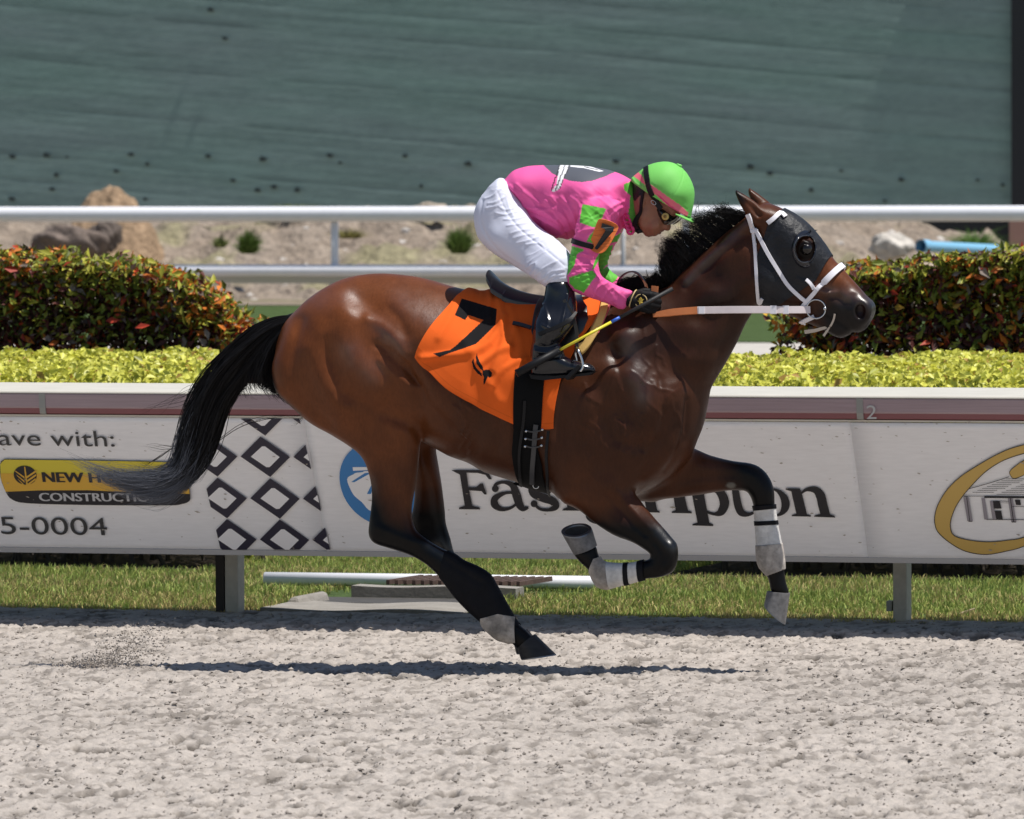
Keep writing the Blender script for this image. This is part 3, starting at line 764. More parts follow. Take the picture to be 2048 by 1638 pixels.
mb = MB(); mb.box(xr + 0.02, xr + 0.6, WY - 0.4, WY - 0.17, -0.05, 0.95); mb.build('base_block', mat('terracotta_block', (0.42, 0.24, 0.19), rough=0.8), wl_)
M_hole = mat('tear_dark', (0.045, 0.06, 0.058), rough=0.9)
holes = [(25, 312), (92, 310), (134, 314), (112, 350), (103, 378), (24, 397), (232, 342), (262, 309), (294, 328), (415, 312), (466, 360), (525, 318), (548, 374), (594, 380), (514, 380), (660, 310), (680, 325), (810, 312), (842, 372), (935, 327), (1232, 322), (1500, 333), (1540, 347), (1622, 380), (1682, 341), (1770, 401), (1802, 359), (1955, 360), (2005, 370), (420, 19), (450, 76), (290, 398)]
hm = []
for q in range(5):
    mb = MB(); rr2 = np.random.default_rng(q); m = 9; an = np.linspace(0, 2 * math.pi, m, endpoint=False); ra = rr2.uniform(0.55, 1.2, m)
    mb.prism(np.c_[0.052 * ra * np.cos(an) + 0.012 * np.sin(an), 0 * an, 0.036 * ra * np.sin(an) - 0.25 * 0.05 * ra * np.cos(an)], (0, 0.02, 0))
    me = mb.mesh('tear'); me.materials.append(M_hole); hm.append(me)
for q, (hx, hy) in enumerate(holes):
    o = bpy.data.objects.new('tear', hm[q % 5]); COL.objects.link(o); o.parent = wl_
    P = BF.loc(hx, hy, WY - 0.05); o.location = P; k = rng.uniform(0.6, 1.15); o.scale = (k, 1, k)
# ================================================================== SAFETY RAIL WITH BANNERS
M_cream = mat('rail_cap_cream', (0.56, 0.53, 0.46), rough=0.5, noise=(5, 0.08))
M_maroon = mat('rail_maroon', (0.37, 0.275, 0.285), rough=0.45, noise=[(3, 0.08, (0.4, 1, 3)), (40, 0.12, (0.1, 1, 4))])
M_maroon2 = mat('rail_maroon_edge', (0.24, 0.085, 0.09), rough=0.5)
M_post = mat('post_aluminium', (0.47, 0.44, 0.39), rough=0.5, noise=[(6, 0.1), (30, 0.12)])
M_joint = mat('rail_joint_grey', (0.30, 0.30, 0.27), rough=0.5)
M_tarp = mat('banner_vinyl', (0.87, 0.865, 0.87), rough=0.42, spec=0.4, noise=[(1.2, 0.035), (45, 0.05, (0.25, 1, 2))], bump=(1.8, 0.10, 0.02))
def ink(name, c, r=0.45): return mat(name, c, rough=r, spec=0.4)
INK = {'black': ink('ink_black', (0.018, 0.017, 0.021)), 'grey': ink('ink_grey', (0.05, 0.05, 0.05)), 'yellow': ink('ink_yellow', (0.70, 0.58, 0.05)), 'orange': ink('ink_orange', (0.72, 0.42, 0.05)),
       'blue': ink('ink_blue', (0.05, 0.22, 0.52)), 'gold': ink('ink_gold', (0.60, 0.40, 0.11)), 'silver': ink('ink_silver', (0.55, 0.55, 0.56)), 'navy': ink('ink_navy', (0.028, 0.025, 0.045)),
       'white': ink('ink_white', (0.87, 0.865, 0.87)), 'shade': ink('ink_dirty', (0.50, 0.49, 0.46), 0.7), 'lilac': ink('ink_lilac', (0.3, 0.28, 0.31))}
SH = -0.40                                             # how far the cover reaches out over the track
rz = lambda z: 2.1 - (2.1 - z) * 0.9878
YT, ZT, YB, ZB = -0.722 + SH, rz(0.903), -0.385 + SH, rz(0.296)            # banner top and bottom edge (local y, z)
bt = np.array([0, YT, ZT]); bb = np.array([0, YB, ZB])
bdir = (bb - bt) / np.linalg.norm(bb - bt)
bn_l = np.cross(np.array([1.0, 0, 0]), bdir); bn_l /= np.linalg.norm(bn_l)
if bn_l[1] > 0: bn_l = -bn_l                           # towards the track
bn_w = bn_l[0] * RF.x + bn_l[1] * RF.y + bn_l[2] * RF.z
p_w = RF.world(bt)
def BP(px, py, off=0.0):
    P = on_plane(px, py, p_w + bn_w * off, bn_w) - RF.o
    return np.array([P @ RF.x, P @ RF.y, P[2]])
rail = empty('safety_rail', RF, label='maroon topped track rail on grey posts carrying long white advertising banners', cat='rail')
RX0, RX1 = -9.0, 9.0
def profile(name, yz, x0, x1, m, **k):
    mb = MB(); P = np.array([(x0, a if a > -0.1 else a + SH, rz(b)) for a, b in yz], float); mb.prism(P, (x1 - x0, 0, 0)); return recalc(mb.build(name, m, rail, **k))
bevel(profile('top_cap', [(-0.762, 1.008), (-0.757, 1.019), (-0.40, 1.022), (0.04, 1.016), (0.04, 1.003)], RX0, RX1, M_cream), 0.004)
bevel(profile('fascia', [(-0.759, 1.0075), (-0.55, 1.0025), (-0.55, 0.94), (-0.727, 0.933), (-0.752, 0.943)], RX0, RX1, M_maroon), 0.006)
profile('fascia_lip', [(-0.748, 0.942), (-0.723, 0.9325), (-0.60, 0.9325), (-0.60, 0.917), (-0.723, 0.914), (-0.742, 0.920)], RX0, RX1, M_maroon2)
profile('drip_edge', [(-0.735, 0.9135), (-0.62, 0.9135), (-0.62, 0.9055), (-0.731, 0.9055)], RX0, RX1, M_cream)
for px, w in ((77, 12), (1712, 13)):
    a = RF.loc(px, 800, -0.765 + SH)[0]; b = RF.loc(px + w, 800, -0.765 + SH)[0]
    mb = MB(); mb.prism([(p_[0], p_[1] + SH, rz(p_[2])) for p_ in [(a, -0.7615, 1.0073), (a, -0.7555, 0.944), (a, -0.7455, 0.918), (a, -0.735, 0.915), (a, -0.735, 1.0073)]], (b - a, 0, 0)); recalc(mb.build('joint', M_joint, rail))
def post(px):
    x = RF.loc(px, 1200, -0.14)[0]; w = 0.031
    mb = MB(); mb.box(x - w, x + w, -0.185, -0.085, -0.05, 0.87)
    mb.prism([(x - w, -0.183, 0.872), (x - w, -0.087, 0.872), (x - w, -0.12, 1.0145), (x - w, -0.94, 1.0135), (x - w, -0.94, 0.965), (x - w, -0.26, 0.95)], (2 * w, 0, 0))
    return bevel(recalc(mb.build('post', M_post, rail)), 0.006)
for px in (469, 1804): post(px)
xq = RF.loc(446, 1200, -0.13)[0]; mb = MB(); mb.box(xq - 0.02, xq + 0.020, -0.175, -0.095, -0.05, 0.90); mb.build('post_stiffener', mat('dark_timber', (0.035, 0.03, 0.028), rough=0.8), rail)
o = post(469); o.location.x -= 2 * 3.0; o = post(1804); o.location.x += 2.9
x = RF.loc(1782, 1208, -0.14)[0]; mb = MB(); mb.box(x - 0.012, x + 0.012, -0.18, -0.12, 0.055, 0.10); mb.build('post_bracket', M_joint, rail)

def banner(pxs, label, lift=0.0):
    """a tilted vinyl sheet between two slanted seams; slightly wavy, 6 mm thick"""
    (ta, ba), (tb, bb_) = pxs
    nu, nv = 60, 24
    V = []
    xt0 = ta if ta in (RX0, RX1) else BP(ta, 840)[0]; xb0 = ba if ba in (RX0, RX1) else BP(ba, 1105)[0]; xt1 = tb if tb in (RX0, RX1) else BP(tb, 845)[0]; xb1 = bb_ if bb_ in (RX0, RX1) else BP(bb_, 1115)[0]
    for i in range(nu):
        for j in range(nv):
            v = j / (nv - 1); u = i / (nu - 1)
            x = (xt0 * (1 - v) + xb0 * v) * (1 - u) + (xt1 * (1 - v) + xb1 * v) * u
            q = bt * (1 - v) + bb * v; w = 0.0035 * math.sin(x * 7.1 + v * 2) * math.sin(math.pi * v)
            V.append(np.array([x, q[1], q[2]]) - bn_l * (0.004 + abs(w) - lift))
    i = np.arange((nu - 1) * (nv - 1)); r = i // (nv - 1) * nv + i % (nv - 1)
    o = add('banner', mesh_np('banner', np.array(V), np.stack([r, r + 1, r + nv + 1, r + nv], 1)), M_tarp, rail, label=label)
    s = o.modifiers.new('thick', 'SOLIDIFY'); s.thickness = 0.005; s.offset = -1 if False else 1
    return o
BA = banner(((RX0, RX0), (612, 657.5)), 'banner with yellow equipment advert and black diamond lattice')
BBn = banner(((609, 654.5), (1703, 1739)), 'banner with black serif lettering and blue round emblem', 0.0015)
BC = banner(((1700.4, 1736.4), (RX1, RX1)), 'banner with golden loop around a drawn barn', 0.003)
mb = MB(); xx = np.linspace(RX0, RX1, 60); q0 = bb + bdir * 0.0; 
P = [(RX0, YB - 0.012, ZB + 0.006), (RX0, YB + 0.006, ZB + 0.012), (RX0, YB + 0.014, ZB - 0.012), (RX0, YB - 0.006, ZB - 0.016)]
mb.prism(P, (RX1 - RX0, 0, 0)); recalc(mb.build('bottom_batten', mat('batten_grey', (0.42, 0.41, 0.40), rough=0.5), rail))

def flat_print(name, polys, m, parent, lay=1, fn=BP, thick=0.0006, holes=True):
    """flat print: closed pixel outlines filled (even-odd) and laid on the banner, lay = layer"""
    cu = bpy.data.curves.new(name, 'CURVE'); cu.dimensions = '2D'; cu.fill_mode = 'BOTH'
    for P in polys:
        sp = cu.splines.new('POLY'); sp.points.add(len(P) - 1)
        for k, (a, b) in enumerate(P): sp.points[k].co = (a * 0.01, -b * 0.01, 0, 1)
        sp.use_cyclic_u = True
    ob = bpy.data.objects.new('tmp', cu); me0 = ob.to_mesh()
    V = np.array([v.co[:] for v in me0.vertices]); F = [p.vertices[:] for p in me0.polygons]
    ob.to_mesh_clear(); bpy.data.objects.remove(ob); bpy.data.curves.remove(cu)
    L = np.array([fn(a * 100, -b * 100, 0.0065 + lay * 0.0012) for a, b, _ in V])
    me = bpy.data.meshes.new(name); me.from_pydata([tuple(v) for v in L], [], F); me.update()
    return add(name, me, m, parent)
def text_polys(txt, size=1.0):
    """outline of text in the built-in font as a mesh: verts (2D) and faces"""
    cu = bpy.data.curves.new('t', 'FONT'); cu.body = txt; cu.size = size; cu.resolution_u = 6
    ob = bpy.data.objects.new('t', cu); COL.objects.link(ob); bpy.context.view_layer.update()
    me0 = ob.to_mesh(); V = np.array([v.co[:2] for v in me0.vertices]); F = [p.vertices[:] for p in me0.polygons]
    ob.to_mesh_clear(); bpy.data.objects.remove(ob); bpy.data.curves.remove(cu)
    return V, F
def text_print(name, txt, box, m, parent, lay=1, lean=0.0, slope=0.0, fn=BP, fit_end=True):
    """text fitted to a pixel box x0,y_top,x1,y_base; lean = x shift per px down, slope = y per x"""
    V, F = text_polys(txt); x0, yt, x1, yb = box
    mn = V.min(0); mx = V.max(0)
    capV, _ = text_polys('H' if txt.upper() == txt else 'h'); ch = capV[:, 1].max()
    X = x0 + (V[:, 0] - mn[0]) / (mx[0] - mn[0]) * (x1 - x0); Y = yb - V[:, 1] / ch * (yb - yt)
    X = X + lean * (Y - yb); Y = Y + slope * (X - x0)
    L = np.array([fn(a, b, 0.0065 + lay * 0.0012) for a, b in zip(X, Y)])
    me = bpy.data.meshes.new(name); me.from_pydata([tuple(v) for v in L], [], F); me.update()
    return add(name, me, m, parent)
def stroke(pts, w, k=6):
    """closed outline of a smooth stroke with varying width"""
    P = smooth_poly(pts, k, False); ww = np.interp(np.linspace(0, 1, len(P)), np.linspace(0, 1, len(pts)), np.broadcast_to(w, (len(pts),)))
    T = np.gradient(P, axis=0); T /= np.linalg.norm(T, axis=1)[:, None] + 1e-9; Nn = np.c_[-T[:, 1], T[:, 0]]
    return np.r_[P + Nn * ww[:, None] / 2, (P - Nn * ww[:, None] / 2)[::-1]].tolist()
def disc(cx, cy, rx, ry=None, n=28, lean=0.0):
    a = np.linspace(0, 2 * math.pi, n, endpoint=False); ry = ry or rx
    return [(cx + rx * math.cos(t) + lean * ry * math.sin(t), cy + ry * math.sin(t)) for t in a]
LEAN = 0.14
def Z_(pts, sc, ox, oy): return [(ox + a / sc, oy + b / sc) for a, b in pts]
# --- banner A
text_print('lettering', 'ave with:', (-2, 860, 230, 890.5), INK['grey'], BA, 1, LEAN, 0.012)
text_print('lettering', '5-0004', (3, 1034, 216, 1068), INK['grey'], BA, 1, LEAN, 0.012)
text_print('lettering', 'Your local dealer. S', (-640, 858, -14, 889), INK['grey'], BA, 1, LEAN, 0.012) if False else None
za = lambda p: Z_(p, 5.12, 0, 830)
pill = smooth_poly(za([(0, 500), (40, 458), (120, 452), (900, 462), (1700, 478), (1890, 490), (1925, 620), (1945, 800), (1940, 880), (1850, 915), (1700, 926), (900, 922), (300, 905), (130, 870), (60, 790), (5, 640)]), 3)
flat_print('logo_plate', [pill], INK['black'], BA, 1)
yel = smooth_poly(za([(2, 505), (42, 464), (120, 458), (900, 467), (1700, 483), (1885, 494)]), 3, False).tolist() + za([(1920, 620), (1942, 808), (1400, 793), (900, 770), (400, 772), (56, 786), (8, 640)])
flat_print('logo_field', [yel], INK['yellow'], BA, 2)
org = za([(5, 598), (400, 600), (1000, 612), (1500, 625), (1922, 640), (1942, 808), (1400, 793), (900, 770), (400, 772), (56, 786), (12, 660)])
flat_print('logo_field', [org], INK['orange'], BA, 3)
dsk = za(disc(258, 617, 118, 98, 28, 0.1))
flat_print('logo_mark', [dsk], INK['black'], BA, 4)
lf = []
for q in range(3):
    b0 = 560 + q * 42
    lf.append(za([(150 + 14 * q, b0 + 4), (250, b0 + 72), (252, b0 + 92), (160 + 16 * q, b0 + 22)])); lf.append(za([(372 - 4 * q, b0 + 2), (268, b0 + 72), (270, b0 + 92), (378 - 6 * q, b0 + 20)]))
lf.append(za([(246, 530), (258, 530), (285, 715), (268, 715)]))
flat_print('logo_leaf', [lf[0]], INK['orange'], BA, 5)
for p in lf[1:]: flat_print('logo_leaf', [p], INK['orange'], BA, 5)
def bold(name, txt, box, m, parent, lay, lean, slope, d=1.6):
    for q, dx in enumerate((-d, -d / 2, 0, d / 2, d)):
        pass
    objs = [text_print(name, txt, (box[0] + dx, box[1], box[2] + dx, box[3]), m, parent, lay + 0.12 * q, lean, slope) for q, dx in enumerate((-d, 0, d))]
    bm = bmesh.new()
    for ob in objs: bm.from_mesh(ob.data)
    me = bpy.data.meshes.new(name); bm.to_mesh(me); bm.free()
    for ob in objs[1:]: bpy.data.objects.remove(ob)
    objs[0].data = me; me.materials.append(m)
    return objs[0]
bold('lettering', 'NEW HOLLAND', (87, 944.5, 345, 964), INK['black'], BA, 4, LEAN, 0.012, 1.7)
bold('lettering', 'CONSTRUCTION', (80, 986, 322, 1002), INK['silver'], BA, 4, LEAN, 0.004, 1.0)
# lattice of diamonds: rows follow the slant of the sheet
zl_ = lambda p: Z_(p, 5.46, 400, 820)
lat = []
def clip_poly(P, a, b):
    """keep the part of polygon P on the left of a->b (pixel coordinates)"""
    out = []; n = len(P); nx_, ny_ = b[1] - a[1], -(b[0] - a[0])
    f = lambda p: (p[0] - a[0]) * nx_ + (p[1] - a[1]) * ny_
    for i in range(n):
        p, q = P[i], P[(i + 1) % n]; fp, fq = f(p), f(q)
        if fp >= 0: out.append(p)
        if fp * fq < 0: t = fp / (fp - fq); out.append((p[0] + t * (q[0] - p[0]), p[1] + t * (q[1] - p[1])))
    return out
rows = [((660, 60), -1), ((715, 512), 0), ((820, 968), 1), ((925, 1418), 2)]
def dia(cx, cy, k):   # outer diamond of the lattice
    return [(cx - 55 * k, cy - 222 * k), (cx + 268 * k, cy + 2 * k), (cx + 52 * k, cy + 220 * k), (cx - 272 * k, cy - 4 * k)]
def dia_in(cx, cy):
    return [(cx - 38, cy - 115), (cx - 5, cy - 115), (cx + 155, cy + 2), (cx + 45, cy + 112), (cx + 10, cy + 112), (cx - 160, cy - 2)]
rtl, rbl = (1085, 95), (1420, 1520)       # right trim line
for (cx, cy), rw in rows:
    for cc in ((0, 1) if rw == -1 else (-1, 0, 1)):
        c = (cx + cc * 576, cy + cc * 5)
        for P, lay, mk in ((dia(c[0], c[1], 1), 1, 'navy'), (dia_in(*c), 2, 'white')):
            P = clip_poly(P, rbl, rtl); P = clip_poly(P, rtl, (0, 95)) if len(P) > 2 else P
            if len(P) > 2: P = clip_poly(P, (0, 1525), (1400, 1525))
            l_tr = ((20, 620), (225, 1525))
            if len(P) > 2: P = clip_poly(P, (0, 560), (225, 1525)) if rw >= 1 else clip_poly(P, (-330, 560), (-330 + 225, 1525))
            if len(P) > 2:
                ar = 0.5 * abs(sum(P[i][0] * P[(i + 1) % len(P)][1] - P[(i + 1) % len(P)][0] * P[i][1] for i in range(len(P))))
                if ar > 400: flat_print('diamond', [zl_(P)], INK[mk], BA, lay)
# --- banner B
zf = lambda p: Z_(p, 3.793, 660, 880); zg = lambda p: Z_(p, 4.452, 1240, 940)
B = lambda P, lay=1, m='black', nm='lettering': flat_print(nm, [P], INK[m], BBn, lay)
B(zf([(920, 228), (1195, 228), (1228, 298), (1205, 298), (1180, 265), (1120, 250), (1035, 248), (1050, 358), (1110, 358), (1138, 330), (1160, 330), (1190, 412), (1172, 414), (1150, 388), (1055, 382), (1080, 500), (1135, 512), (1138, 527), (978, 525), (980, 512), (1022, 498), (985, 262), (955, 248)]))
B(zf(stroke([(1245, 375), (1262, 335), (1320, 320), (1385, 345), (1415, 420), (1438, 490), (1465, 520), (1505, 512)], [30, 26, 24, 48, 66, 60, 44, 16])), 1)
B(zf(disc(1254, 370, 26)), 1.2)
B(zf(stroke([(1412, 402), (1330, 402), (1255, 440), (1250, 490), (1300, 524), (1370, 515), (1432, 470)], [16, 24, 50, 58, 34, 22, 18])), 1.4)
B(zf(stroke([(1660, 385), (1640, 345), (1590, 328), (1535, 352), (1545, 405), (1620, 440), (1690, 465), (1712, 505), (1660, 530), (1590, 522), (1548, 480)], [24, 22, 22, 50, 62, 66, 62, 52, 26, 22, 22])), 1)
B(zf(disc(1548, 484, 26)), 1.2); B(zf(disc(1655, 385, 24)), 1.2)
B(zf([(1760, 535), (1770, 522), (1800, 510), (1770, 350), (1735, 340), (1735, 328), (1840, 328), (1872, 512), (1905, 524), (1908, 537)]))          # i
B(zf(disc(1800, 270, 34)), 1)
gx_ = zf(disc(2040, 415, 95, 80, 28, 0.14)); gi = zf(disc(2040, 415, 45, 62, 28, 0.14)); flat_print('lettering', [gx_, gi], INK['black'], BBn, 1)   # g
gx_ = zf(disc(2050, 580, 110, 62, 28, 0.14)); gi = zf(disc(2055, 575, 66, 30, 28, 0.14)); flat_print('lettering', [gx_, gi], INK['black'], BBn, 1.2)
B([(1222, 990), (1252, 990), (1255, 1004), (1225, 1004)])                                                                                      # hyphen
B(zg([(60, 60), (420, 66), (440, 150), (420, 150), (385, 92), (280, 84), (330, 360), (352, 366), (354, 380), (200, 376), (198, 364), (235, 354), (180, 84), (110, 88), (95, 145), (75, 145)]))   # T
B(zg([(460, 383), (462, 370), (495, 358), (468, 190), (440, 178), (440, 164), (560, 166), (605, 360), (638, 372), (640, 386)]))                 # i
B(zg(disc(500, 105, 44)), 1)
B(zg([(600, 176), (600, 164), (735, 168), (745, 200), (795, 470), (828, 484), (830, 500), (645, 494), (645, 482), (690, 468), (635, 190)]))       # p
B(zg(stroke([(735, 215), (800, 172), (885, 190), (930, 290), (900, 372), (840, 392), (770, 372)], [20, 34, 74, 86, 70, 26, 22])), 1.2)
B(zg(stroke([(1010, 100), (1030, 200), (1050, 310), (1080, 378), (1140, 396), (1205, 372)], [40, 64, 70, 66, 34, 18])), 1)                      # t
B(zg([(960, 178), (962, 164), (1130, 168), (1132, 184)]), 1.2)
go = zg(disc(1370, 288, 140, 126, 36, 0.14)); gi = zg(disc(1370, 288, 66, 108, 36, 0.14)); flat_print('lettering', [go, gi], INK['black'], BBn, 1)  # o
B(zg([(1475, 176), (1475, 162), (1600, 164), (1615, 195), (1665, 394), (1700, 404), (1700, 416), (1528, 412), (1530, 400), (1570, 390), (1525, 190)]))   # n
B(zg(stroke([(1608, 215), (1660, 175), (1740, 178), (1785, 230), (1805, 310), (1830, 408)], [14, 30, 62, 84, 84, 84])), 1.2)
B(zg([(1728, 417), (1732, 404), (1775, 394), (1870, 394), (1910, 408), (1918, 424)]), 1.4)
eo = [(x, y) for x, y in disc(762, 968, 82, 84, 44, 0.16)]
B(eo, 1, 'blue', 'emblem')
B(smooth_poly(zf([(130, 300), (175, 262), (230, 245), (500, 230), (600, 330), (560, 520), (330, 545), (240, 470), (175, 410)]), 4).tolist(), 2, 'white', 'emblem')
B(zf([(172, 206), (330, 205), (330, 226), (175, 234)]), 2, 'white', 'emblem'); B(zf([(135, 300), (260, 236), (290, 236), (160, 320)]), 3, 'white', 'emblem'); B(zf([(160, 318), (265, 250), (310, 250), (185, 320)]), 3, 'blue', 'emblem'); B(zf([(280, 410), (330, 310), (345, 320), (310, 410)]), 3, 'blue', 'emblem')
# --- banner C: golden loop round a barn
zc = lambda p: Z_(p, 6.067, 1840, 860)
outer = [(1700, 60), (1480, 110), (1262, 178), (1080, 232), (900, 315), (700, 430), (500, 560), (340, 710), (230, 880), (185, 1010), (178, 1120), (215, 1235), (350, 1360), (520, 1460), (700, 1505), (850, 1508), (1050, 1470), (1262, 1410), (1700, 1200), (1950, 900)]
inner = [(1800, 900), (1600, 1130), (1262, 1300), (1060, 1338), (850, 1358), (650, 1345), (480, 1310), (400, 1268), (370, 1190), (375, 1090), (430, 940), (520, 800), (640, 660), (780, 520), (920, 420), (1060, 350), (1262, 285), (1480, 235), (1700, 200)]
oo = smooth_poly(outer, 4, False).tolist(); ii = smooth_poly(inner, 4, False).tolist()
flat_print('emblem_outline', [zc(oo + ii)], INK['gold'], BC, 2)
for ed, w in ((oo, 9), (ii, 9)): flat_print('emblem_outline', [zc(stroke(ed, w, 1))], INK['black'], BC, 3)
arm = smooth_poly([(1090, 500), (1170, 430), (1262, 370), (1500, 300), (1700, 290), (1720, 380), (1500, 430), (1300, 530), (1150, 590), (1100, 555)], 3).tolist()
flat_print('emblem_outline', [zc(arm)], INK['gold'], BC, 2.5)
flat_print('emblem_outline', [zc(stroke(arm + [arm[0]], 8, 1))], INK['black'], BC, 3)
bar = [stroke([(590, 715), (840, 645), (1080, 568)], 8, 2), [(520, 798), (1700, 808), (1700, 832), (780, 826), (780, 806), (520, 806)]]
for q in range(9):
    y = 780 - q * 23.5; xa = 560 + q * 58
    if q: bar.append([(xa + 20, y - 2), (xa + 300 - 20 * (q % 3), y - 1), (xa + 300 - 20 * (q % 3), y + 4), (xa + 20, y + 3)])
    bar.append([(xa + 370, y), (1700, y + 2), (1700, y + 6), (xa + 370, y + 5)])
bar += [[(805, 1082), (1700, 1090), (1700, 1098), (805, 1090)], [(885, 860), (965, 862), (990, 955), (895, 955)], [(905, 980), (985, 980), (1005, 1085), (925, 1082)], [(1150, 845), (1215, 848), (1225, 912), (1165, 910)],
        [(965, 858), (1080, 862), (1080, 868), (965, 864)], [(965, 880), (1080, 884), (1080, 888), (965, 884)], [(1120, 926), (1700, 934), (1700, 940), (1120, 932)], [(585, 1105), (635, 1105), (635, 1114), (590, 1114)], [(1110, 1112), (1165, 1112), (1165, 1122), (1115, 1122)],
        [(562, 815), (570, 815), (608, 1108), (600, 1108)], [(1092, 830), (1102, 830), (1140, 1115), (1130, 1115)]]
for k, P in enumerate(bar): flat_print('barn_drawing', [zc(P)], INK['black'], BC, 1.2 + 0.02 * k)
for P in ([(525, 815), (592, 815), (640, 1108), (575, 1108)], [(745, 826), (785, 826), (828, 1090), (780, 1085)], [(1065, 826), (1125, 828), (1168, 1115), (1108, 1115)], [(845, 862), (882, 862), (925, 1082), (880, 1080)]): flat_print('barn_drawing', [zc(P)], INK['lilac'], BC, 1)
# fascia number
def FP(px, py, off=0.0): return RF.loc(px, py, -0.7605 + SH - off * 0.15)
text_print('number', '2', (1733, 811, 1753, 838), INK['shade'], rail, 1, 0, 0, FP).scale = (1, 1, 1)
# mud specks flicked on to the banners
mud = mat('mud', (0.40, 0.36, 0.31), rough=0.9)
sv = []; sf = []; nb = 0
for q in range(300):
    px = rng.uniform(-20, 2060); py = 842 + 270 * rng.random() ** 1.8
    c = BP(px, py, 0.0045 + 0.0105); a = rng.uniform(-0.2, 0.4); L = rng.uniform(0.003, 0.010) * (1.0 if q % 9 else 1.7); Wd = L * rng.uniform(0.15, 0.45)
    u = np.array([1.0, 0, 0]); w = -bdir; d1 = u * math.cos(a) - w * math.sin(a); d2 = u * math.sin(a) + w * math.cos(a)
    sv += [c - d1 * L, c - d2 * Wd, c + d1 * L, c + d2 * Wd]; sf.append((nb, nb + 1, nb + 2, nb + 3)); nb += 4
add('mud_specks', mesh_np('mud_specks', np.array(sv), np.array(sf), False), mud, rail, kind='stuff')
# ================================================================== HORSE
ZM = lambda pts, sc, ox, oy: [(ox + a / sc, oy + b / sc) for a, b in pts]
HB = Body(HF, HF.loc(520, 900)[0], HF.loc(1775, 900)[0], -0.40, 0.40, -0.02, 1.98, 0.0068)
torso_px = [(566, 655), (590, 624), (622, 594), (660, 570), (700, 554), (750, 547), (800, 549), (850, 557), (905, 573), (950, 583), (1000, 594), (1060, 603), (1120, 602), (1180, 597), (1240, 590), (1300, 582), (1335, 572), (1365, 545), (1400, 512), (1450, 467), (1495, 431), (1515, 412), (1534, 406), (1556, 413), (1586, 428), (1612, 447), (1639, 477), (1666, 516), (1684, 536), (1712, 567), (1733, 591), (1746, 603), (1751, 616), (1746, 634), (1738, 649), (1730, 659), (1717, 665), (1704, 664), (1700, 669), (1682, 676), (1666, 671), (1652, 662), (1637, 655), (1607, 643), (1586, 634), (1550, 622), (1530, 612), (1516, 612), (1504, 627), (1489, 651), (1473, 686), (1449, 729), (1432, 757), (1421, 777), (1417, 796), (1407, 846), (1394, 880), (1378, 915), (1340, 955), (1290, 985), (1225, 1000), (1150, 1004), (1121, 998), (1105, 984), (1060, 971), (1040, 966), (1010, 957), (970, 944), (939, 926), (900, 912), (865, 893), (820, 875), (740, 880), (660, 862), (600, 810), (562, 770), (552, 710)]
Wt = [(600, 700, .20), (700, 640, .255), (720, 780, .245), (860, 700, .265), (960, 760, .292), (1040, 780, .298), (1100, 900, .26), (1180, 800, .262), (1250, 760, .25), (1330, 800, .225), (1300, 930, .19), (1400, 840, .17), (1380, 680, .145), (1430, 600, .115), (1480, 520, .09), (1420, 545, .075), (1380, 560, .085), (1250, 625, .125), (1270, 690, .185), (1150, 640, .21), (1500, 450, .06), (1540, 560, .105), (1560, 600, .085), (1550, 440, .085), (1590, 470, .10), (1611, 500, .102), (1650, 560, .072), (1690, 590, .062), (1725, 620, .066), (1690, 655, .05), (1620, 625, .06), (1000, 610, .22), (750, 570, .17), (1400, 730, .15)]
Rt = [(600, 700, .22), (720, 700, .26), (900, 720, .25), (1050, 780, .27), (1250, 800, .25), (1370, 850, .16), (1400, 690, .17), (1450, 570, .14), (1500, 500, .11), (1540, 560, .11), (1600, 520, .11), (1650, 580, .085), (1700, 610, .07), (1730, 630, .05), (1690, 660, .03), (1520, 430, .05), (1250, 620, .12)]
F = HB.empty()
Body.union(F, HB.pillow(torso_px, 0.0, Wt, Rt, 3))
# limbs
NH = [(640, 640), (585, 660), (556, 700), (545, 737), (552, 780), (591, 821), (625, 849), (665, 871), (701, 894), (722, 912), (735, 937), (743, 974), (743, 1009), (739, 1045), (738, 1070), (750, 1087), (784, 1098), (817, 1109), (839, 1120), (860, 1135), (888, 1164), (912, 1195), (940, 1224), (963, 1244), (973, 1260), (991, 1275), (1020, 1284), (1040, 1298), (1070, 1290), (1062, 1270), (1036, 1246), (1021, 1222), (1006, 1195), (990, 1166), (979, 1149), (955, 1134), (927, 1122), (909, 1109), (875, 1092), (842, 1070), (829, 1054), (823, 1021), (828, 987), (834, 951), (838, 911), (839, 865), (837, 830), (833, 790), (826, 755), (800, 700), (740, 640), (690, 620)]
Body.union(F, HB.pillow(NH, [(640, 720, -.115), (760, 760, -.13), (780, 900, -.135), (780, 1040, -.13), (1000, 1240, -.12), (1050, 1280, -.12)],
    [(620, 740, .105), (740, 760, .13), (800, 860, .085), (780, 950, .06), (775, 1020, .042), (780, 1075, .042), (870, 1110, .032), (950, 1185, .032), (1000, 1240, .036), (1045, 1275, .034)],
    [(700, 740, .16), (780, 880, .10), (780, 980, .07), (780, 1060, .05), (900, 1130, .032), (960, 1190, .04), (1040, 1270, .034)], 3), 0.030)
FH = [(760, 780), (820, 900), (830, 990), (822, 1050), (840, 1100), (885, 1150), (925, 1200), (965, 1240), (985, 1268), (1015, 1278), (1040, 1290), (1060, 1280), (1050, 1262), (1028, 1240), (1008, 1205), (985, 1170), (945, 1138), (912, 1112), (900, 1076), (891, 1045), (889, 1021), (883, 972), (876, 932), (871, 893), (880, 850), (860, 780)]
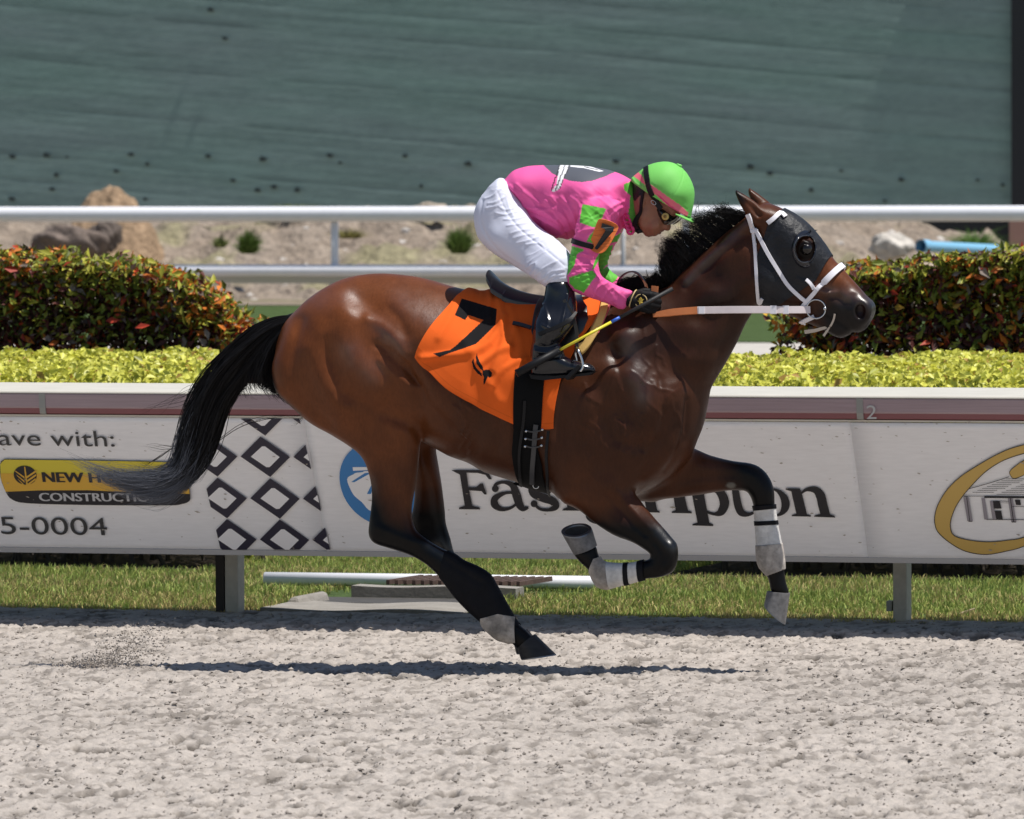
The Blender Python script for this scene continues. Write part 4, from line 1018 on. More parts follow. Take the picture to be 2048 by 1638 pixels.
Body.union(F, HB.pillow(FH, 0.115, [(820, 800, .12), (850, 900, .085), (855, 1000, .055), (870, 1080, .042), (960, 1190, .032)], [(830, 830, .10), (860, 1000, .05), (900, 1110, .04), (1000, 1230, .035)], 3), 0.02)
NF = [(1200, 800), (1150, 880), (1118, 960), (1123, 1001), (1146, 1014), (1165, 1025), (1190, 1046), (1227, 1070), (1264, 1084), (1286, 1097), (1300, 1108), (1299, 1117), (1286, 1122), (1256, 1128), (1220, 1127), (1204, 1122), (1196, 1108), (1190, 1092), (1162, 1092), (1148, 1106), (1158, 1122), (1178, 1141), (1186, 1158), (1196, 1172), (1214, 1177), (1236, 1171), (1260, 1166), (1289, 1158), (1322, 1154), (1346, 1143), (1355, 1121), (1355, 1092), (1344, 1076), (1326, 1055), (1300, 1026), (1280, 1000), (1268, 975), (1290, 920), (1300, 850), (1260, 800)]
Body.union(F, HB.pillow(NF, [(1230, 860, -.12), (1220, 980, -.135), (1300, 1070, -.14), (1200, 1150, -.13)],
    [(1230, 860, .11), (1200, 980, .075), (1250, 1030, .058), (1310, 1080, .042), (1335, 1120, .042), (1270, 1145, .030), (1205, 1150, .037), (1175, 1110, .033)],
    [(1230, 880, .13), (1220, 1000, .08), (1290, 1060, .05), (1330, 1115, .045), (1250, 1148, .030), (1190, 1150, .036)], 3, blur=1), 0.035)
FFp = [(1280, 880), (1340, 880), (1388, 897), (1421, 911), (1465, 922), (1502, 927), (1524, 938), (1540, 958), (1548, 982), (1549, 1008), (1553, 1044), (1562, 1088), (1567, 1120), (1568, 1140), (1572, 1165), (1577, 1190), (1545, 1186), (1537, 1158), (1529, 1147), (1517, 1125), (1514, 1088), (1511, 1037), (1508, 1015), (1501, 993), (1487, 981), (1447, 982), (1403, 989), (1330, 998), (1300, 1004), (1255, 985)]
Body.union(F, HB.pillow(FFp, [(1320, 940, .10), (1400, 950, .125), (1550, 1100, .13)],
    [(1300, 940, .085), (1400, 950, .06), (1480, 955, .045), (1525, 970, .045), (1530, 1050, .030), (1540, 1120, .038), (1555, 1170, .033)],
    [(1320, 940, .09), (1420, 950, .06), (1500, 960, .045), (1530, 1060, .030), (1550, 1160, .035)], 3), 0.03)
# ears: two cupped leaves
for poly, s, dy in (([(1470, 380), (1484, 386), (1504, 399), (1524, 415), (1538, 432), (1532, 452), (1508, 452), (1495, 434), (1482, 412), (1474, 395)], -0.062, -1), ([(1497, 376), (1507, 381), (1528, 396), (1545, 412), (1540, 430), (1512, 425), (1502, 402), (1497, 386)], 0.045, 1)):
    Body.union(F, HB.pillow(poly, s, 0.026, 0.03, 3), 0.010)
    cc = HF.loc(1505, 415, s - 0.02); 
    if dy < 0: Body.subtract(F, HB.capsule([HF.loc(1484, 396, s - 0.024), HF.loc(1502, 412, s - 0.028), HF.loc(1518, 430, s - 0.026)], [0.004, 0.013, 0.012]), 0.006)
# eye socket, nostrils, mouth
for sg in (-1, 1):
    e = HF.loc(1611, 500, 0.0)
    Body.union(F, HB.ellipsoid((e[0], sg * 0.088, e[2] + 0.012), (0.042, 0.020, 0.030)), 0.014)
    q = HF.loc(1725, 621, 0.0)
    Body.union(F, HB.ellipsoid((q[0] - 0.002, sg * 0.045, q[2]), (0.042, 0.026, 0.048)), 0.018)
    Body.subtract(F, HB.ellipsoid((q[0] + 0.002, sg * 0.075, q[2] - 0.002), (0.023, 0.030, 0.034)), 0.007)
    m1 = [HF.loc(a, b, 0.0) for a, b in ((1640, 622), (1655, 632), (1672, 643), (1690, 655), (1706, 664))]
    Body.subtract(F, HB.capsule([(p[0], sg * 0.066, p[2]) for p in m1], 0.009), 0.008)
HV, HQ = HB.mesh(F)
HV = relax(HV, HQ, 3)
HN = vnormals(HV, HQ)
# muscle relief: (polyline px, width px, depth mm, only for limb?) negative = groove
relief = [
    ([(655, 640), (668, 720), (690, 770), (720, 808)], 18, -6), ([(690, 790), (740, 815), (800, 840)], 12, -8), ([(600, 640), (585, 720), (600, 790), (660, 850)], 12, -6),
    ([(735, 640), (770, 655), (800, 690), (808, 705)], 12, 9), ([(755, 690), (800, 720), (825, 755)], 9, -9), ([(700, 700), (740, 745), (760, 770)], 28, 8), ([(620, 700), (640, 760), (680, 815)], 20, 8),
    ([(760, 720), (790, 750), (825, 775)], 7, 6), ([(775, 712), (810, 742), (835, 770)], 4, -5), ([(690, 580), (760, 590), (800, 615)], 26, 7), ([(780, 620), (800, 640), (812, 668)], 10, -5),
    ([(800, 860), (826, 872), (834, 885)], 12, 6), ([(780, 870), (800, 930), (795, 990)], 9, -4), ([(740, 960), (752, 1010), (765, 1050)], 10, -5), ([(760, 1055), (800, 1075), (850, 1090)], 8, 4), ([(845, 1090), (900, 1125), (960, 1165)], 7, -4),
    ([(815, 735), (832, 765), (840, 805), (840, 865)], 13, -9), ([(652, 680), (666, 740), (695, 800)], 9, -4), ([(625, 680), (642, 740), (668, 795)], 20, 6), ([(838, 770), (850, 800), (870, 830), (900, 860)], 14, -7), ([(860, 760), (880, 800), (920, 830)], 16, 6),
    ([(1250, 670), (1272, 740), (1288, 800), (1298, 850)], 24, 13), ([(1225, 700), (1250, 780), (1262, 840)], 10, -6), ([(1320, 760), (1325, 830), (1310, 900), (1280, 945)], 10, -7), ([(1355, 770), (1360, 850), (1335, 920), (1290, 955)], 14, 7), ([(1372, 800), (1365, 880), (1330, 940)], 7, -8),
    ([(1180, 800), (1160, 880), (1175, 940), (1215, 970)], 22, 8), ([(1205, 830), (1230, 880), (1280, 895), (1315, 880)], 12, -7), ([(1120, 780), (1125, 860), (1110, 940)], 14, -5), ([(1245, 900), (1290, 920), (1310, 915)], 18, 6),
    ([(1235, 985), (1265, 1020), (1300, 1060)], 6, 5), ([(1215, 990), (1250, 1030), (1290, 1070)], 6, -5), ([(1180, 985), (1210, 1030), (1265, 1070)], 12, 4), ([(1310, 1085), (1325, 1110), (1318, 1140)], 7, -4), ([(1340, 1090), (1342, 1120), (1330, 1140)], 7, 4),
    ([(1300, 985), (1380, 960), (1450, 955)], 10, -4), ([(1300, 995), (1340, 1000)], 8, 4), ([(1400, 925), (1470, 935)], 10, 3), 
    ([(1330, 640), (1400, 640), (1460, 620), (1500, 590)], 18, -5), ([(1440, 700), (1470, 650), (1495, 615)], 12, -6), ([(1370, 560), (1420, 510), (1490, 450)], 10, 7), ([(1372, 575), (1425, 525), (1490, 470)], 7, -6), ([(1320, 700), (1380, 720), (1420, 730)], 20, 6), ([(1500, 470), (1512, 540), (1518, 600)], 9, -6),
    ([(1540, 560), (1560, 580), (1565, 600)], 18, 6), ([(1600, 560), (1640, 580), (1668, 588)], 5, 6), ([(1640, 565), (1670, 592), (1700, 608)], 7, -5), ([(1655, 600), (1675, 615), (1690, 640)], 7, 4), ([(1690, 600), (1702, 585), (1722, 588)], 5, 3), ([(1640, 582), (1655, 586), (1672, 584)], 3.5, 5), ([(1590, 470), (1605, 478), (1625, 486)], 5, 4), ([(1598, 520), (1620, 518)], 5, -3),
    ([(940, 740), (960, 820), (955, 900)], 8, -2.5), ([(985, 740), (1000, 820), (995, 900)], 8, -2.5), ([(1020, 780), (1030, 860), (1025, 920)], 8, -2.5),
]
px_, py_ = side_px(HF, HV)
tpx, tpy = HF.px(HV)
limb_far = (HV[:, 1] > 0.02)
disp = np.zeros(len(HV))
lat = np.clip(np.abs(HN[:, 1]) * 1.3, 0, 1)
for pl, w, dmm in relief:
    pl = np.array(pl, float); lo = pl.min(0) - 3 * w; hi = pl.max(0) + 3 * w
    m_ = (px_ > lo[0]) & (px_ < hi[0]) & (py_ > lo[1]) & (py_ < hi[1])
    d = seg_dist(px_[m_], py_[m_], smooth_poly(pl, 3, False))
    disp[m_] += 1.15 * dmm * 0.001 * np.exp(-(d / w) ** 2)
# veins on shoulder, belly, cheek and thin wrinkles at the flank
for k in range(60):
    c = [(1270 + rng.normal() * 40, 790 + rng.normal() * 60), (1230 + rng.normal() * 60, 860 + rng.normal() * 40), (930, 840 + rng.normal() * 40)][k % 3]
    a = rng.uniform(0.6, 2.4); L = rng.uniform(12, 36); pl = [(c[0] - L * math.cos(a) * t + 5 * rng.normal(), c[1] - L * math.sin(a) * t + 3 * rng.normal()) for t in (-1, -0.4, 0.3, 1)]
    m_ = (np.abs(px_ - c[0]) < 60) & (np.abs(py_ - c[1]) < 60)
    disp[m_] += 0.0028 * np.exp(-(seg_dist(px_[m_], py_[m_], smooth_poly(pl, 3, False)) / 2.6) ** 2)
for k in range(11):
    x0 = 782 + k * 4.4; pl = [(x0 - 24, 688 + k * 3), (x0 + 2, 712 + 2 * k), (x0 + 22, 748 + k)]
    m_ = (np.abs(px_ - x0) < 60) & (np.abs(py_ - 715) < 80)
    disp[m_] += 0.0024 * (1 if k % 2 else -1) * np.exp(-(seg_dist(px_[m_], py_[m_], smooth_poly(pl, 3, False)) / 2.3) ** 2)
HV = HV + HN * (disp * lat)[:, None]
HN = vnormals(HV, HQ)
# coat colour
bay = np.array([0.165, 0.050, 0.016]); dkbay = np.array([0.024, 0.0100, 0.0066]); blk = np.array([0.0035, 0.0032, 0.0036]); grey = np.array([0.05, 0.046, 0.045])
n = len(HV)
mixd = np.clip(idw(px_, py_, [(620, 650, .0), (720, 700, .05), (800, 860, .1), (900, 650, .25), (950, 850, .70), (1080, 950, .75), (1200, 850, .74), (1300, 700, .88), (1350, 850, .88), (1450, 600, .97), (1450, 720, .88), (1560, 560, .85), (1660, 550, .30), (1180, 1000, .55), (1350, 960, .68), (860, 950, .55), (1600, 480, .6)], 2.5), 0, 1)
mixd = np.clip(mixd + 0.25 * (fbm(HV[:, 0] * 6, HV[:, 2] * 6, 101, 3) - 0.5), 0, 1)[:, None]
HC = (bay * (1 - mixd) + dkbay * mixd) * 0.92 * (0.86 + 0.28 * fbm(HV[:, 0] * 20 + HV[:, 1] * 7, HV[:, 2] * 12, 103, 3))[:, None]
def paint(cond_d, soft, col, target=None):
    global HC
    w = np.clip(0.5 - cond_d / soft, 0, 1)[:, None]
    HC = HC * (1 - w) + col * w
def signed(poly, X, Y):
    d = seg_dist(X, Y, np.array(poly, float), True); return np.where(in_poly(X, Y, poly), -d, d)
nearside = HV[:, 1] < 0.0
legm = lambda m: np.where(m, 0, 1e6)
paint(signed([(650, 1010), (752, 960), (790, 1030), (845, 1050), (1100, 1130), (1200, 1330), (700, 1330)], tpx, tpy) + legm(nearside), 60, blk)
paint(signed([(800, 1000), (960, 1000), (1200, 1330), (700, 1330)], tpx, tpy) + legm(~nearside), 60, blk)
paint(signed([(1100, 1200), (1140, 1030), (1290, 1035), (1335, 1040), (1420, 1060), (1400, 1200)], tpx, tpy) + legm(nearside), 46, blk)
paint(signed([(1100, 1046), (1210, 1046), (1210, 1200), (1100, 1200)], tpx, tpy) + legm(nearside), 10, blk)
paint(signed([(1440, 890), (1470, 1000), (1480, 1260), (1640, 1260), (1640, 880)], tpx, tpy) + legm(~nearside), 60, blk)
paint(signed([(1655, 585), (1690, 588), (1722, 585), (1790, 580), (1790, 720), (1630, 700), (1630, 620)], px_, py_), 50, np.array([0.013, 0.0105, 0.010]))
paint(signed([(1715, 604), (1738, 604), (1738, 640), (1712, 638)], px_, py_) + 3, 10, np.array([0.02, 0.008, 0.007]))
paint(signed([(1466, 374), (1478, 380), (1492, 402), (1484, 410), (1470, 392)], px_, py_), 12, blk)
paint(signed([(548, 690), (540, 735), (556, 790), (600, 830), (570, 830), (530, 790), (520, 720)], tpx, tpy) - 2, 8, blk * 1.5)
paint(seg_dist(px_, py_, np.array([(1652, 631), (1672, 643), (1690, 655), (1706, 665)], float)) - 2.5, 5, blk)
paint(np.hypot(px_ - 1612, py_ - 500) - 13, 4, blk)
paint(np.hypot((px_ - 1613) / 1.0, py_ - 500) - 24, 14, dkbay * 0.16)
for cc, r_ in (((1462, 971), 9),):   # chestnut on the far foreleg
    paint(np.hypot(tpx - cc[0], (tpy - cc[1]) * 1.6) - r_, 5, np.array([0.15, 0.14, 0.12]))
M_coat = mat('horse_coat', attr='Col', rough=0.42, spec=0.17, rnoise=(9, 0.27, 0.48), noise=[(9, 0.12), (120, 0.16, (1, 1, 0.25))], bump=[(480, 0.22, 0.002, (1, 1, 0.22)), (34, 0.16, 0.006)])
nt_ = M_coat.node_tree; at_ = nt_.nodes.new('ShaderNodeAttribute'); at_.attribute_name = 'Wet'      # sweat: glossier where the coat is wet
m1_ = nt_.nodes.new('ShaderNodeMath'); m1_.operation = 'MULTIPLY_ADD'; m1_.inputs[1].default_value = 0.6; m1_.inputs[2].default_value = 0.17
nt_.links.new(at_.outputs['Fac'], m1_.inputs[0]); nt_.links.new(m1_.outputs[0], nt_.nodes['Principled BSDF'].inputs['Specular IOR Level'])
wet = 0
for pl, w in (([(1245, 660), (1268, 720), (1285, 790)], 20), ([(1375, 560), (1425, 508), (1492, 446)], 10), ([(640, 605), (700, 590)], 18), ([(800, 600), (870, 640)], 22), ([(760, 650), (800, 690)], 20), ([(700, 700), (745, 740)], 24), ([(1320, 1060), (1345, 1090)], 12), ([(860, 1090), (960, 1160)], 10), ([(1690, 590), (1740, 600)], 16), ([(1640, 575), (1672, 584)], 10)):
    wet = np.maximum(wet, np.exp(-(seg_dist(px_, py_, np.array(pl, float)) / w) ** 2))
wet = wet * (0.35 + 0.9 * fbm(HV[:, 0] * 30, HV[:, 2] * 30, 105, 3))
horse = empty('race_horse', HF, label='dark bay racehorse galloping with black mane and tail, ridden by the jockey', cat='horse')
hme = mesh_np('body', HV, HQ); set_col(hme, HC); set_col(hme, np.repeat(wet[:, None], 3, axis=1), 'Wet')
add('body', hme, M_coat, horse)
HBVH = BVHTree.FromPolygons([tuple(v) for v in HV], HQ.tolist())

def hit(px, py, side=-1, s=-0.2):
    """point and normal of the horse surface seen at a pixel from the side"""
    for it in range(4):
        L = HF.loc(px, py, s)
        o = Vector((L[0], side * 1.0, L[2])); h = HBVH.ray_cast(o, Vector((0, -side, 0)))
        if h[0] is None: break
        s = -abs(h[0][1])
    if h[0] is None:
        h = HBVH.find_nearest(Vector((L[0], side * 0.1, L[2])))
        return np.array(h[0]), np.array(h[1]) if h[1] else np.array([0, side, 0])
    nn = np.array(h[1]); 
    return np.array(h[0]), nn * (1 if nn[1] * side > 0 else -1)
def ribbon(mb, C, N, w, t, closed=False):
    """strap with rectangular section along points C lying on normals N"""
    C = np.asarray(C, float); N = np.asarray(N, float); n = len(C)
    T = np.gradient(C, axis=0) if not closed else (np.roll(C, -1, 0) - np.roll(C, 1, 0))
    T /= np.linalg.norm(T, axis=1)[:, None] + 1e-9
    B = np.cross(T, N); B /= np.linalg.norm(B, axis=1)[:, None] + 1e-9; N = np.cross(B, T)
    w = np.broadcast_to(np.asarray(w, float), (n,))[:, None] / 2
    V = np.stack([C - B * w - N * t * 0.3, C - B * w * 0.92 + N * t, C + B * w * 0.92 + N * t, C + B * w - N * t * 0.3], 1).reshape(-1, 3)
    Fq = []
    for i in range(n if closed else n - 1):
        a = i * 4; b = ((i + 1) % n) * 4
        for k in range(4): Fq.append((a + k, a + (k + 1) % 4, b + (k + 1) % 4, b + k))
    if not closed: Fq += [(0, 3, 2, 1), ((n - 1) * 4, (n - 1) * 4 + 1, (n - 1) * 4 + 2, (n - 1) * 4 + 3)]
    mb.raw(V, Fq)
def strap_pts(path, side=-1, k=6, off=0.003, sm=2):
    P = smooth_poly(path, k, False); H = [hit(a, b, side) for a, b in P]
    C = np.array([h[0] for h in H]); N = np.array([h[1] for h in H])
    for _ in range(sm):
        C[1:-1] = (C[:-2] + C[2:] + 2 * C[1:-1]) / 4; N[1:-1] = (N[:-2] + N[2:] + N[1:-1]) / 3
    N /= np.linalg.norm(N, axis=1)[:, None]
    return C + N * off, N
def ring_pts(a, b, off=0.004, n=56, bvh=None, reach=0.17):
    """closed loop round the body in the plane through two pixels (on the centre plane) and the sideways axis"""
    A = HF.loc(*a); Bp = HF.loc(*b); c = (A + Bp) / 2; d = (A - Bp) / np.linalg.norm(A - Bp); y = np.array([0, 1.0, 0])
    C = []; N = []
    for k in range(n):
        w = 2 * math.pi * k / n; u = d * math.cos(w) - y * math.sin(w)
        h = (bvh or HBVH).ray_cast(Vector(c + u * reach), Vector(-u))
        if h[0] is None: continue
        C.append(np.array(h[0])); N.append(np.array(h[1]) * (1 if np.dot(h[1], u) > 0 else -1))
    C = np.array(C); N = np.array(N)
    for _ in range(2):
        C = (np.roll(C, 1, 0) + np.roll(C, -1, 0) + 2 * C) / 4; N = (np.roll(N, 1, 0) + np.roll(N, -1, 0) + N) / 3
    N /= np.linalg.norm(N, axis=1)[:, None]
    return C + N * off, N
def skin_patch(poly, side_rule, off, thick, clip_soft=True, V=None, Q=None):
    """piece of the body surface inside a convex pixel outline, lifted by off: a fitted cover with clean edges"""
    Vv, Qq = (HV, HQ) if V is None else (V, Q)
    Nn = vnormals(Vv, Qq)
    loc2 = np.array([HF.loc(a, b, -0.1 if side_rule != 'far' else 0.12)[[0, 2]] for a, b in poly])
    lo = loc2.min(0) - 0.03; hi = loc2.max(0) + 0.03
    ok = (Vv[:, 0] > lo[0]) & (Vv[:, 0] < hi[0]) & (Vv[:, 2] > lo[1]) & (Vv[:, 2] < hi[1])
    if side_rule == 'near': ok &= Vv[:, 1] < 0.0
    if side_rule == 'far': ok &= Vv[:, 1] > 0.0
    fq = Qq[ok[Qq].all(1)]
    used = np.unique(fq); mp = np.full(len(Vv), -1); mp[used] = np.arange(len(used))
    bm = bmesh.new(); o_ = off if np.isscalar(off) else off[used][:, None]
    vs = [bm.verts.new(v) for v in (Vv[used] + Nn[used] * o_)]
    for f in mp[fq]:
        try: bm.faces.new([vs[i] for i in f])
        except ValueError: pass
    area = 0.5 * sum(loc2[i][0] * loc2[(i + 1) % len(loc2)][1] - loc2[(i + 1) % len(loc2)][0] * loc2[i][1] for i in range(len(loc2)))
    for i in range(len(loc2)):
        a = loc2[i]; e = loc2[(i + 1) % len(loc2)] - a; nrm = np.array([e[1], -e[0]]) * (1 if area > 0 else -1)
        bmesh.ops.bisect_plane(bm, geom=bm.verts[:] + bm.edges[:] + bm.faces[:], dist=1e-6, plane_co=(a[0], 0, a[1]), plane_no=(nrm[0], 0, nrm[1]), clear_outer=True)
    return bm
def bm_obj(bm, name, m, parent, thick=0.0, frame=None, **k):
    me = bpy.data.meshes.new(name); bm.to_mesh(me); bm.free()
    for p in me.polygons: p.use_smooth = True
    o = add(name, me, m, parent, frame, **k)
    if thick: s = o.modifiers.new('thick', 'SOLIDIFY'); s.thickness = thick; s.offset = -1
    return o
# ---- hooves: a cone from coronet to sole, with a shoe
M_hoof = mat('hoof_horn', (0.022, 0.020, 0.020), rough=0.45, spec=0.3, noise=[(25, 0.35, (1, 1, 3)), (5, 0.2)], bump=(60, 0.3, 0.003, (0.3, 0.3, 4)))
M_hoofd = mat('hoof_dusty', (0.16, 0.155, 0.155), rough=0.6, spec=0.4, noise=[(16, 0.45), (60, 0.3)], bump=(40, 0.3, 0.003))
M_sole = mat('hoof_sole', (0.04, 0.036, 0.034), rough=0.8, noise=(30, 0.4), bump=(40, 0.5, 0.006))
M_shoe = mat('horseshoe_metal', (0.20, 0.21, 0.23), rough=0.45, metal=0.8)
def hoof(cor, sole, s, tilt=0.0, m=M_hoof, wide=0.058):
    """cor = two pixels (front, back) of the coronet, sole = two pixels (toe, heel); tilt turns the sole towards the viewer"""
    root_ = empty('hoof_root', None) if False else None
    rings = []
    (cf, cb), (st, sh) = cor, sole
    c0a, c0b = HF.loc(*cf, s), HF.loc(*cb, s); c1a, c1b = HF.loc(*st, s), HF.loc(*sh, s)
    def ring(a, b, w, tl):
        c = (a + b) / 2; u = (a - b) / 2; y = np.array([0, 1.0, 0]); ax = np.cross(u / np.linalg.norm(u), y)
        yy = y * math.cos(tl) + ax * math.sin(tl)
        out = []
        for k in range(28):
            w_ = 2 * math.pi * k / 28; cu = math.cos(w_); su = math.sin(w_)
            out.append(c + u * (cu if cu > 0 else cu * 0.92) + yy * w * su * (1.0 if cu > -0.5 else 1 - 0.25 * (-cu - 0.5)))
        return np.array(out)
    R0 = ring(c0a, c0b, wide * 0.74, tilt * 0.5); R1 = ring(c1a, c1b, wide, tilt)
    V = [R0, R0 * 0.66 + R1 * 0.34, R0 * 0.33 + R1 * 0.67, R1, R1.mean(0) * 0.2 + R1 * 0.8]
    dn = (R1.mean(0) - R0.mean(0)); dn /= np.linalg.norm(dn)
    V.append(R1.mean(0) * 0.22 + R1 * 0.78 - dn * 0.011); V.append(R1.mean(0) * 0.9 + R1 * 0.1 - dn * 0.013)
    n_ = 28; Vv = np.concatenate(V); Fq = []
    for i in range(3):
        for k in range(n_): Fq.append((i * n_ + k, i * n_ + (k + 1) % n_, (i + 1) * n_ + (k + 1) % n_, (i + 1) * n_ + k))
    mb = MB(); mb.raw(Vv[:4 * n_], Fq); mb.raw(R0, F3=[(0, k + 1, k) for k in range(1, n_ - 1)])
    o = recalc(mb.build('hoof', m, horse, smooth=True))
    mb = MB(); W = Vv[3 * n_:]; Fq = []
    for i in range(1, 3):
        for k in range(n_): Fq.append((i * n_ + k, i * n_ + (k + 1) % n_, (i + 1) * n_ + (k + 1) % n_, (i + 1) * n_ + k))
    mb.raw(W, Fq); mb.raw(W[3 * n_:], F3=[(0, k, k + 1) for k in range(1, n_ - 1)])
    s1 = mb.build('sole', M_sole, o, smooth=True)
    mb = MB(); sh_o = R1 + dn * 0.006; sh_i = (R1.mean(0) * 0.2 + R1 * 0.8) + dn * 0.006; Fq = []
    Vs = np.concatenate([R1, sh_o, sh_i, W[n_:2 * n_]])
    for i in range(3):
        for k in range(n_): Fq.append((i * n_ + k, i * n_ + (k + 1) % n_, (i + 1) * n_ + (k + 1) % n_, (i + 1) * n_ + k))
    mb.raw(Vs, Fq); recalc(mb.build('shoe', M_shoe, o, smooth=False))
    return o
hoof(((1070, 1268), (1034, 1298)), ((1111, 1308), (1039, 1318)), -0.12)
hoof(((1054, 1258), (1026, 1284)), ((1092, 1302), (1030, 1306)), 0.115)
hoof(((1147, 1108), (1196, 1090)), ((1124, 1064), (1187, 1062)), -0.13, -0.42, M_hoofd, 0.060)
hoof(((1580, 1186), (1532, 1182)), ((1571, 1246), (1527, 1206)), 0.13, 0.0, M_hoofd)
# ---- eye
M_eye = mat('eye_dark', (0.006, 0.004, 0.003), rough=0.08, spec=0.5)
for sd in (-1, 1):
    h, nn = hit(1612, 500, sd)
    bm = bmesh.new(); bmesh.ops.create_uvsphere(bm, u_segments=20, v_segments=12, radius=0.026)
    o = bm_obj(bm, 'eye', M_eye, horse); o.location = h - nn * 0.013; o.scale = (1.0, 0.9, 0.92)
    for k, (up, r_) in enumerate(()):
        mb = MB(); pts = [h + np.array([0.026 * math.cos(a), 0, up * 0.014 * math.sin(a)]) + nn * (0.001 + 0.007 * math.sin(a)) for a in np.linspace(0.08, math.pi - 0.08, 12)]
        mb.tube(pts, [0.003] + [0.006] * 10 + [0.003], 8); mb.build('eyelid', mat('eyelid', (0.008, 0.006, 0.005), rough=0.6), horse, smooth=True)
# ---- hair
M_hair = mat('horse_hair', attr='Col', rough=0.45, spec=0.25)
def hair(name, guides, n, r0, spread, jitter, cols, parent, seg=16, curl=0.0, group_clump=40, **k):
    """strands blended between neighbouring guide lines; guides: list of local 3D polylines"""
    G = [smooth_poly(g, 5, False) for g in guides]
    G = [np.stack([np.interp(np.linspace(0, 1, seg), np.linspace(0, 1, len(g)), g[:, a]) for a in range(3)], 1) for g in G]
    G = np.array(G); V = []; Fq = []; CC = []; nb = 0
    t = np.linspace(0, 1, seg)
    clumps = [(rng.uniform(0, len(G) - 1), rng.normal(size=3) * spread, rng.uniform(0.75, 1.0)) for _ in range(group_clump)]
    for q in range(n):
        if rng.random() < 0.8:
            cu = clumps[rng.integers(0, group_clump)]; u = np.clip(cu[0] + rng.normal() * 0.10, 0, len(G) - 1.001); of = cu[1] + rng.normal(size=3) * spread * 0.28; ln = cu[2] * rng.uniform(0.85, 1.0)
        else: u = rng.uniform(0, len(G) - 1.001); of = rng.normal(size=3) * spread; ln = rng.uniform(0.5, 1.0)
        i = int(u); f = u - i
        P = G[i] * (1 - f) + G[i + 1] * f
        P = np.stack([np.interp(t * ln, t, P[:, a]) for a in range(3)], 1)
        P = P + of * (0.25 + 0.75 * np.sin(np.pi * np.clip(t * 0.85 + 0.05, 0, 1)))[:, None]
        ph = rng.uniform(0, 6.28, 3); fq_ = rng.uniform(1.5, 3.5, 3)
        P = P + jitter * (t ** 1.5)[:, None] * np.sin(t[:, None] * fq_ * 3 + ph) * rng.normal(size=3)
        if curl: P = P + curl * t[:, None] * np.sin(t[:, None] * 14 + ph)
        r = r0 * rng.uniform(0.7, 1.2) * np.clip(1.15 - t ** 2.2, 0.22, 1)
        T = np.gradient(P, axis=0); T /= np.linalg.norm(T, axis=1)[:, None] + 1e-9
        A = np.cross(T, np.array([0.2, 1.0, 0.1])); A /= np.linalg.norm(A, axis=1)[:, None] + 1e-9; Bn = np.cross(T, A)
        ring = np.stack([P + r[:, None] * (A * math.cos(w) + Bn * math.sin(w)) for w in (0.3, 2.4, 4.5)], 1)
        V.append(ring.reshape(-1, 3))
        idx = np.arange(seg - 1)[:, None] * 3
        for k3 in range(3): Fq.append(np.concatenate([idx + k3, idx + (k3 + 1) % 3, idx + 3 + (k3 + 1) % 3, idx + 3 + k3], 1) + nb)
        nb += seg * 3
        tq = np.clip((t[:, None] - 0.66) / 0.2, 0, 1); c = cols[0] * (1 - tq) + cols[1] * tq
        CC.append(np.repeat(c * rng.uniform(0.7, 1.3), 3, axis=0))
    me = mesh_np(name, np.concatenate(V), np.concatenate(Fq)); set_col(me, np.concatenate(CC))
    return add(name, me, M_hair, parent, kind='stuff', **k)
hl = lambda pts, s: [HF.loc(a, b, s) for a, b in pts]
blkh = np.array([0.008, 0.007, 0.0075]); tip = np.array([0.15, 0.16, 0.19])  # grey tail ends: lit sheen put into the colour, with sun bleaching
tailg = [hl([(588, 634), (550, 640), (505, 662), (455, 708), (410, 758), (378, 815), (360, 880), (346, 935), (305, 948), (240, 945), (170, 925), (105, 896)], 0.01),
         hl([(582, 642), (538, 660), (490, 700), (440, 755), (405, 830), (385, 890), (362, 945), (310, 962), (250, 960), (190, 945), (140, 918)], -0.04),
         hl([(578, 648), (535, 676), (488, 722), (440, 785), (412, 855), (394, 910), (366, 952), (318, 968), (265, 970), (205, 952), (150, 922)], 0.05),
         hl([(572, 656), (530, 696), (486, 746), (446, 802), (424, 858), (406, 903), (380, 945), (345, 975), (300, 990), (250, 985), (200, 972)], -0.03),
         hl([(568, 664), (530, 708), (490, 756), (450, 808), (432, 862), (416, 903), (394, 940), (370, 966), (328, 996), (285, 998), (230, 984)], 0.02)]
hair('tail', tailg, 2000, 0.0014, 0.011, 0.022, (blkh, tip), horse, 26, group_clump=70)
hair('tail', [hl([(585, 640), (548, 652), (512, 690), (478, 735), (462, 775), (470, 800)], 0.0), hl([(575, 650), (545, 690), (525, 735), (520, 765), (540, 788)], -0.04), hl([(566, 664), (540, 710), (535, 750), (552, 780), (585, 815)], 0.03), hl([(560, 680), (540, 720), (540, 750), (560, 775), (590, 800)], 0.0)], 900, 0.0016, 0.012, 0.012, (blkh, blkh), horse, 16)
hair('tail', [hl([(470, 700), (420, 760), (370, 800), (300, 818), (225, 832)], 0), hl([(400, 820), (360, 900), (330, 935), (290, 945), (240, 950)], -0.03), hl([(380, 880), (340, 905), (300, 900), (262, 895)], 0.03), hl([(440, 880), (500, 850), (560, 830), (598, 826), (604, 810)], 0.0), hl([(545, 770), (575, 790), (602, 830), (590, 848), (560, 855)], -0.03)][0:1] * 2, 10, 0.0010, 0.010, 0.02, (blkh, blkh), horse, 16, group_clump=3)
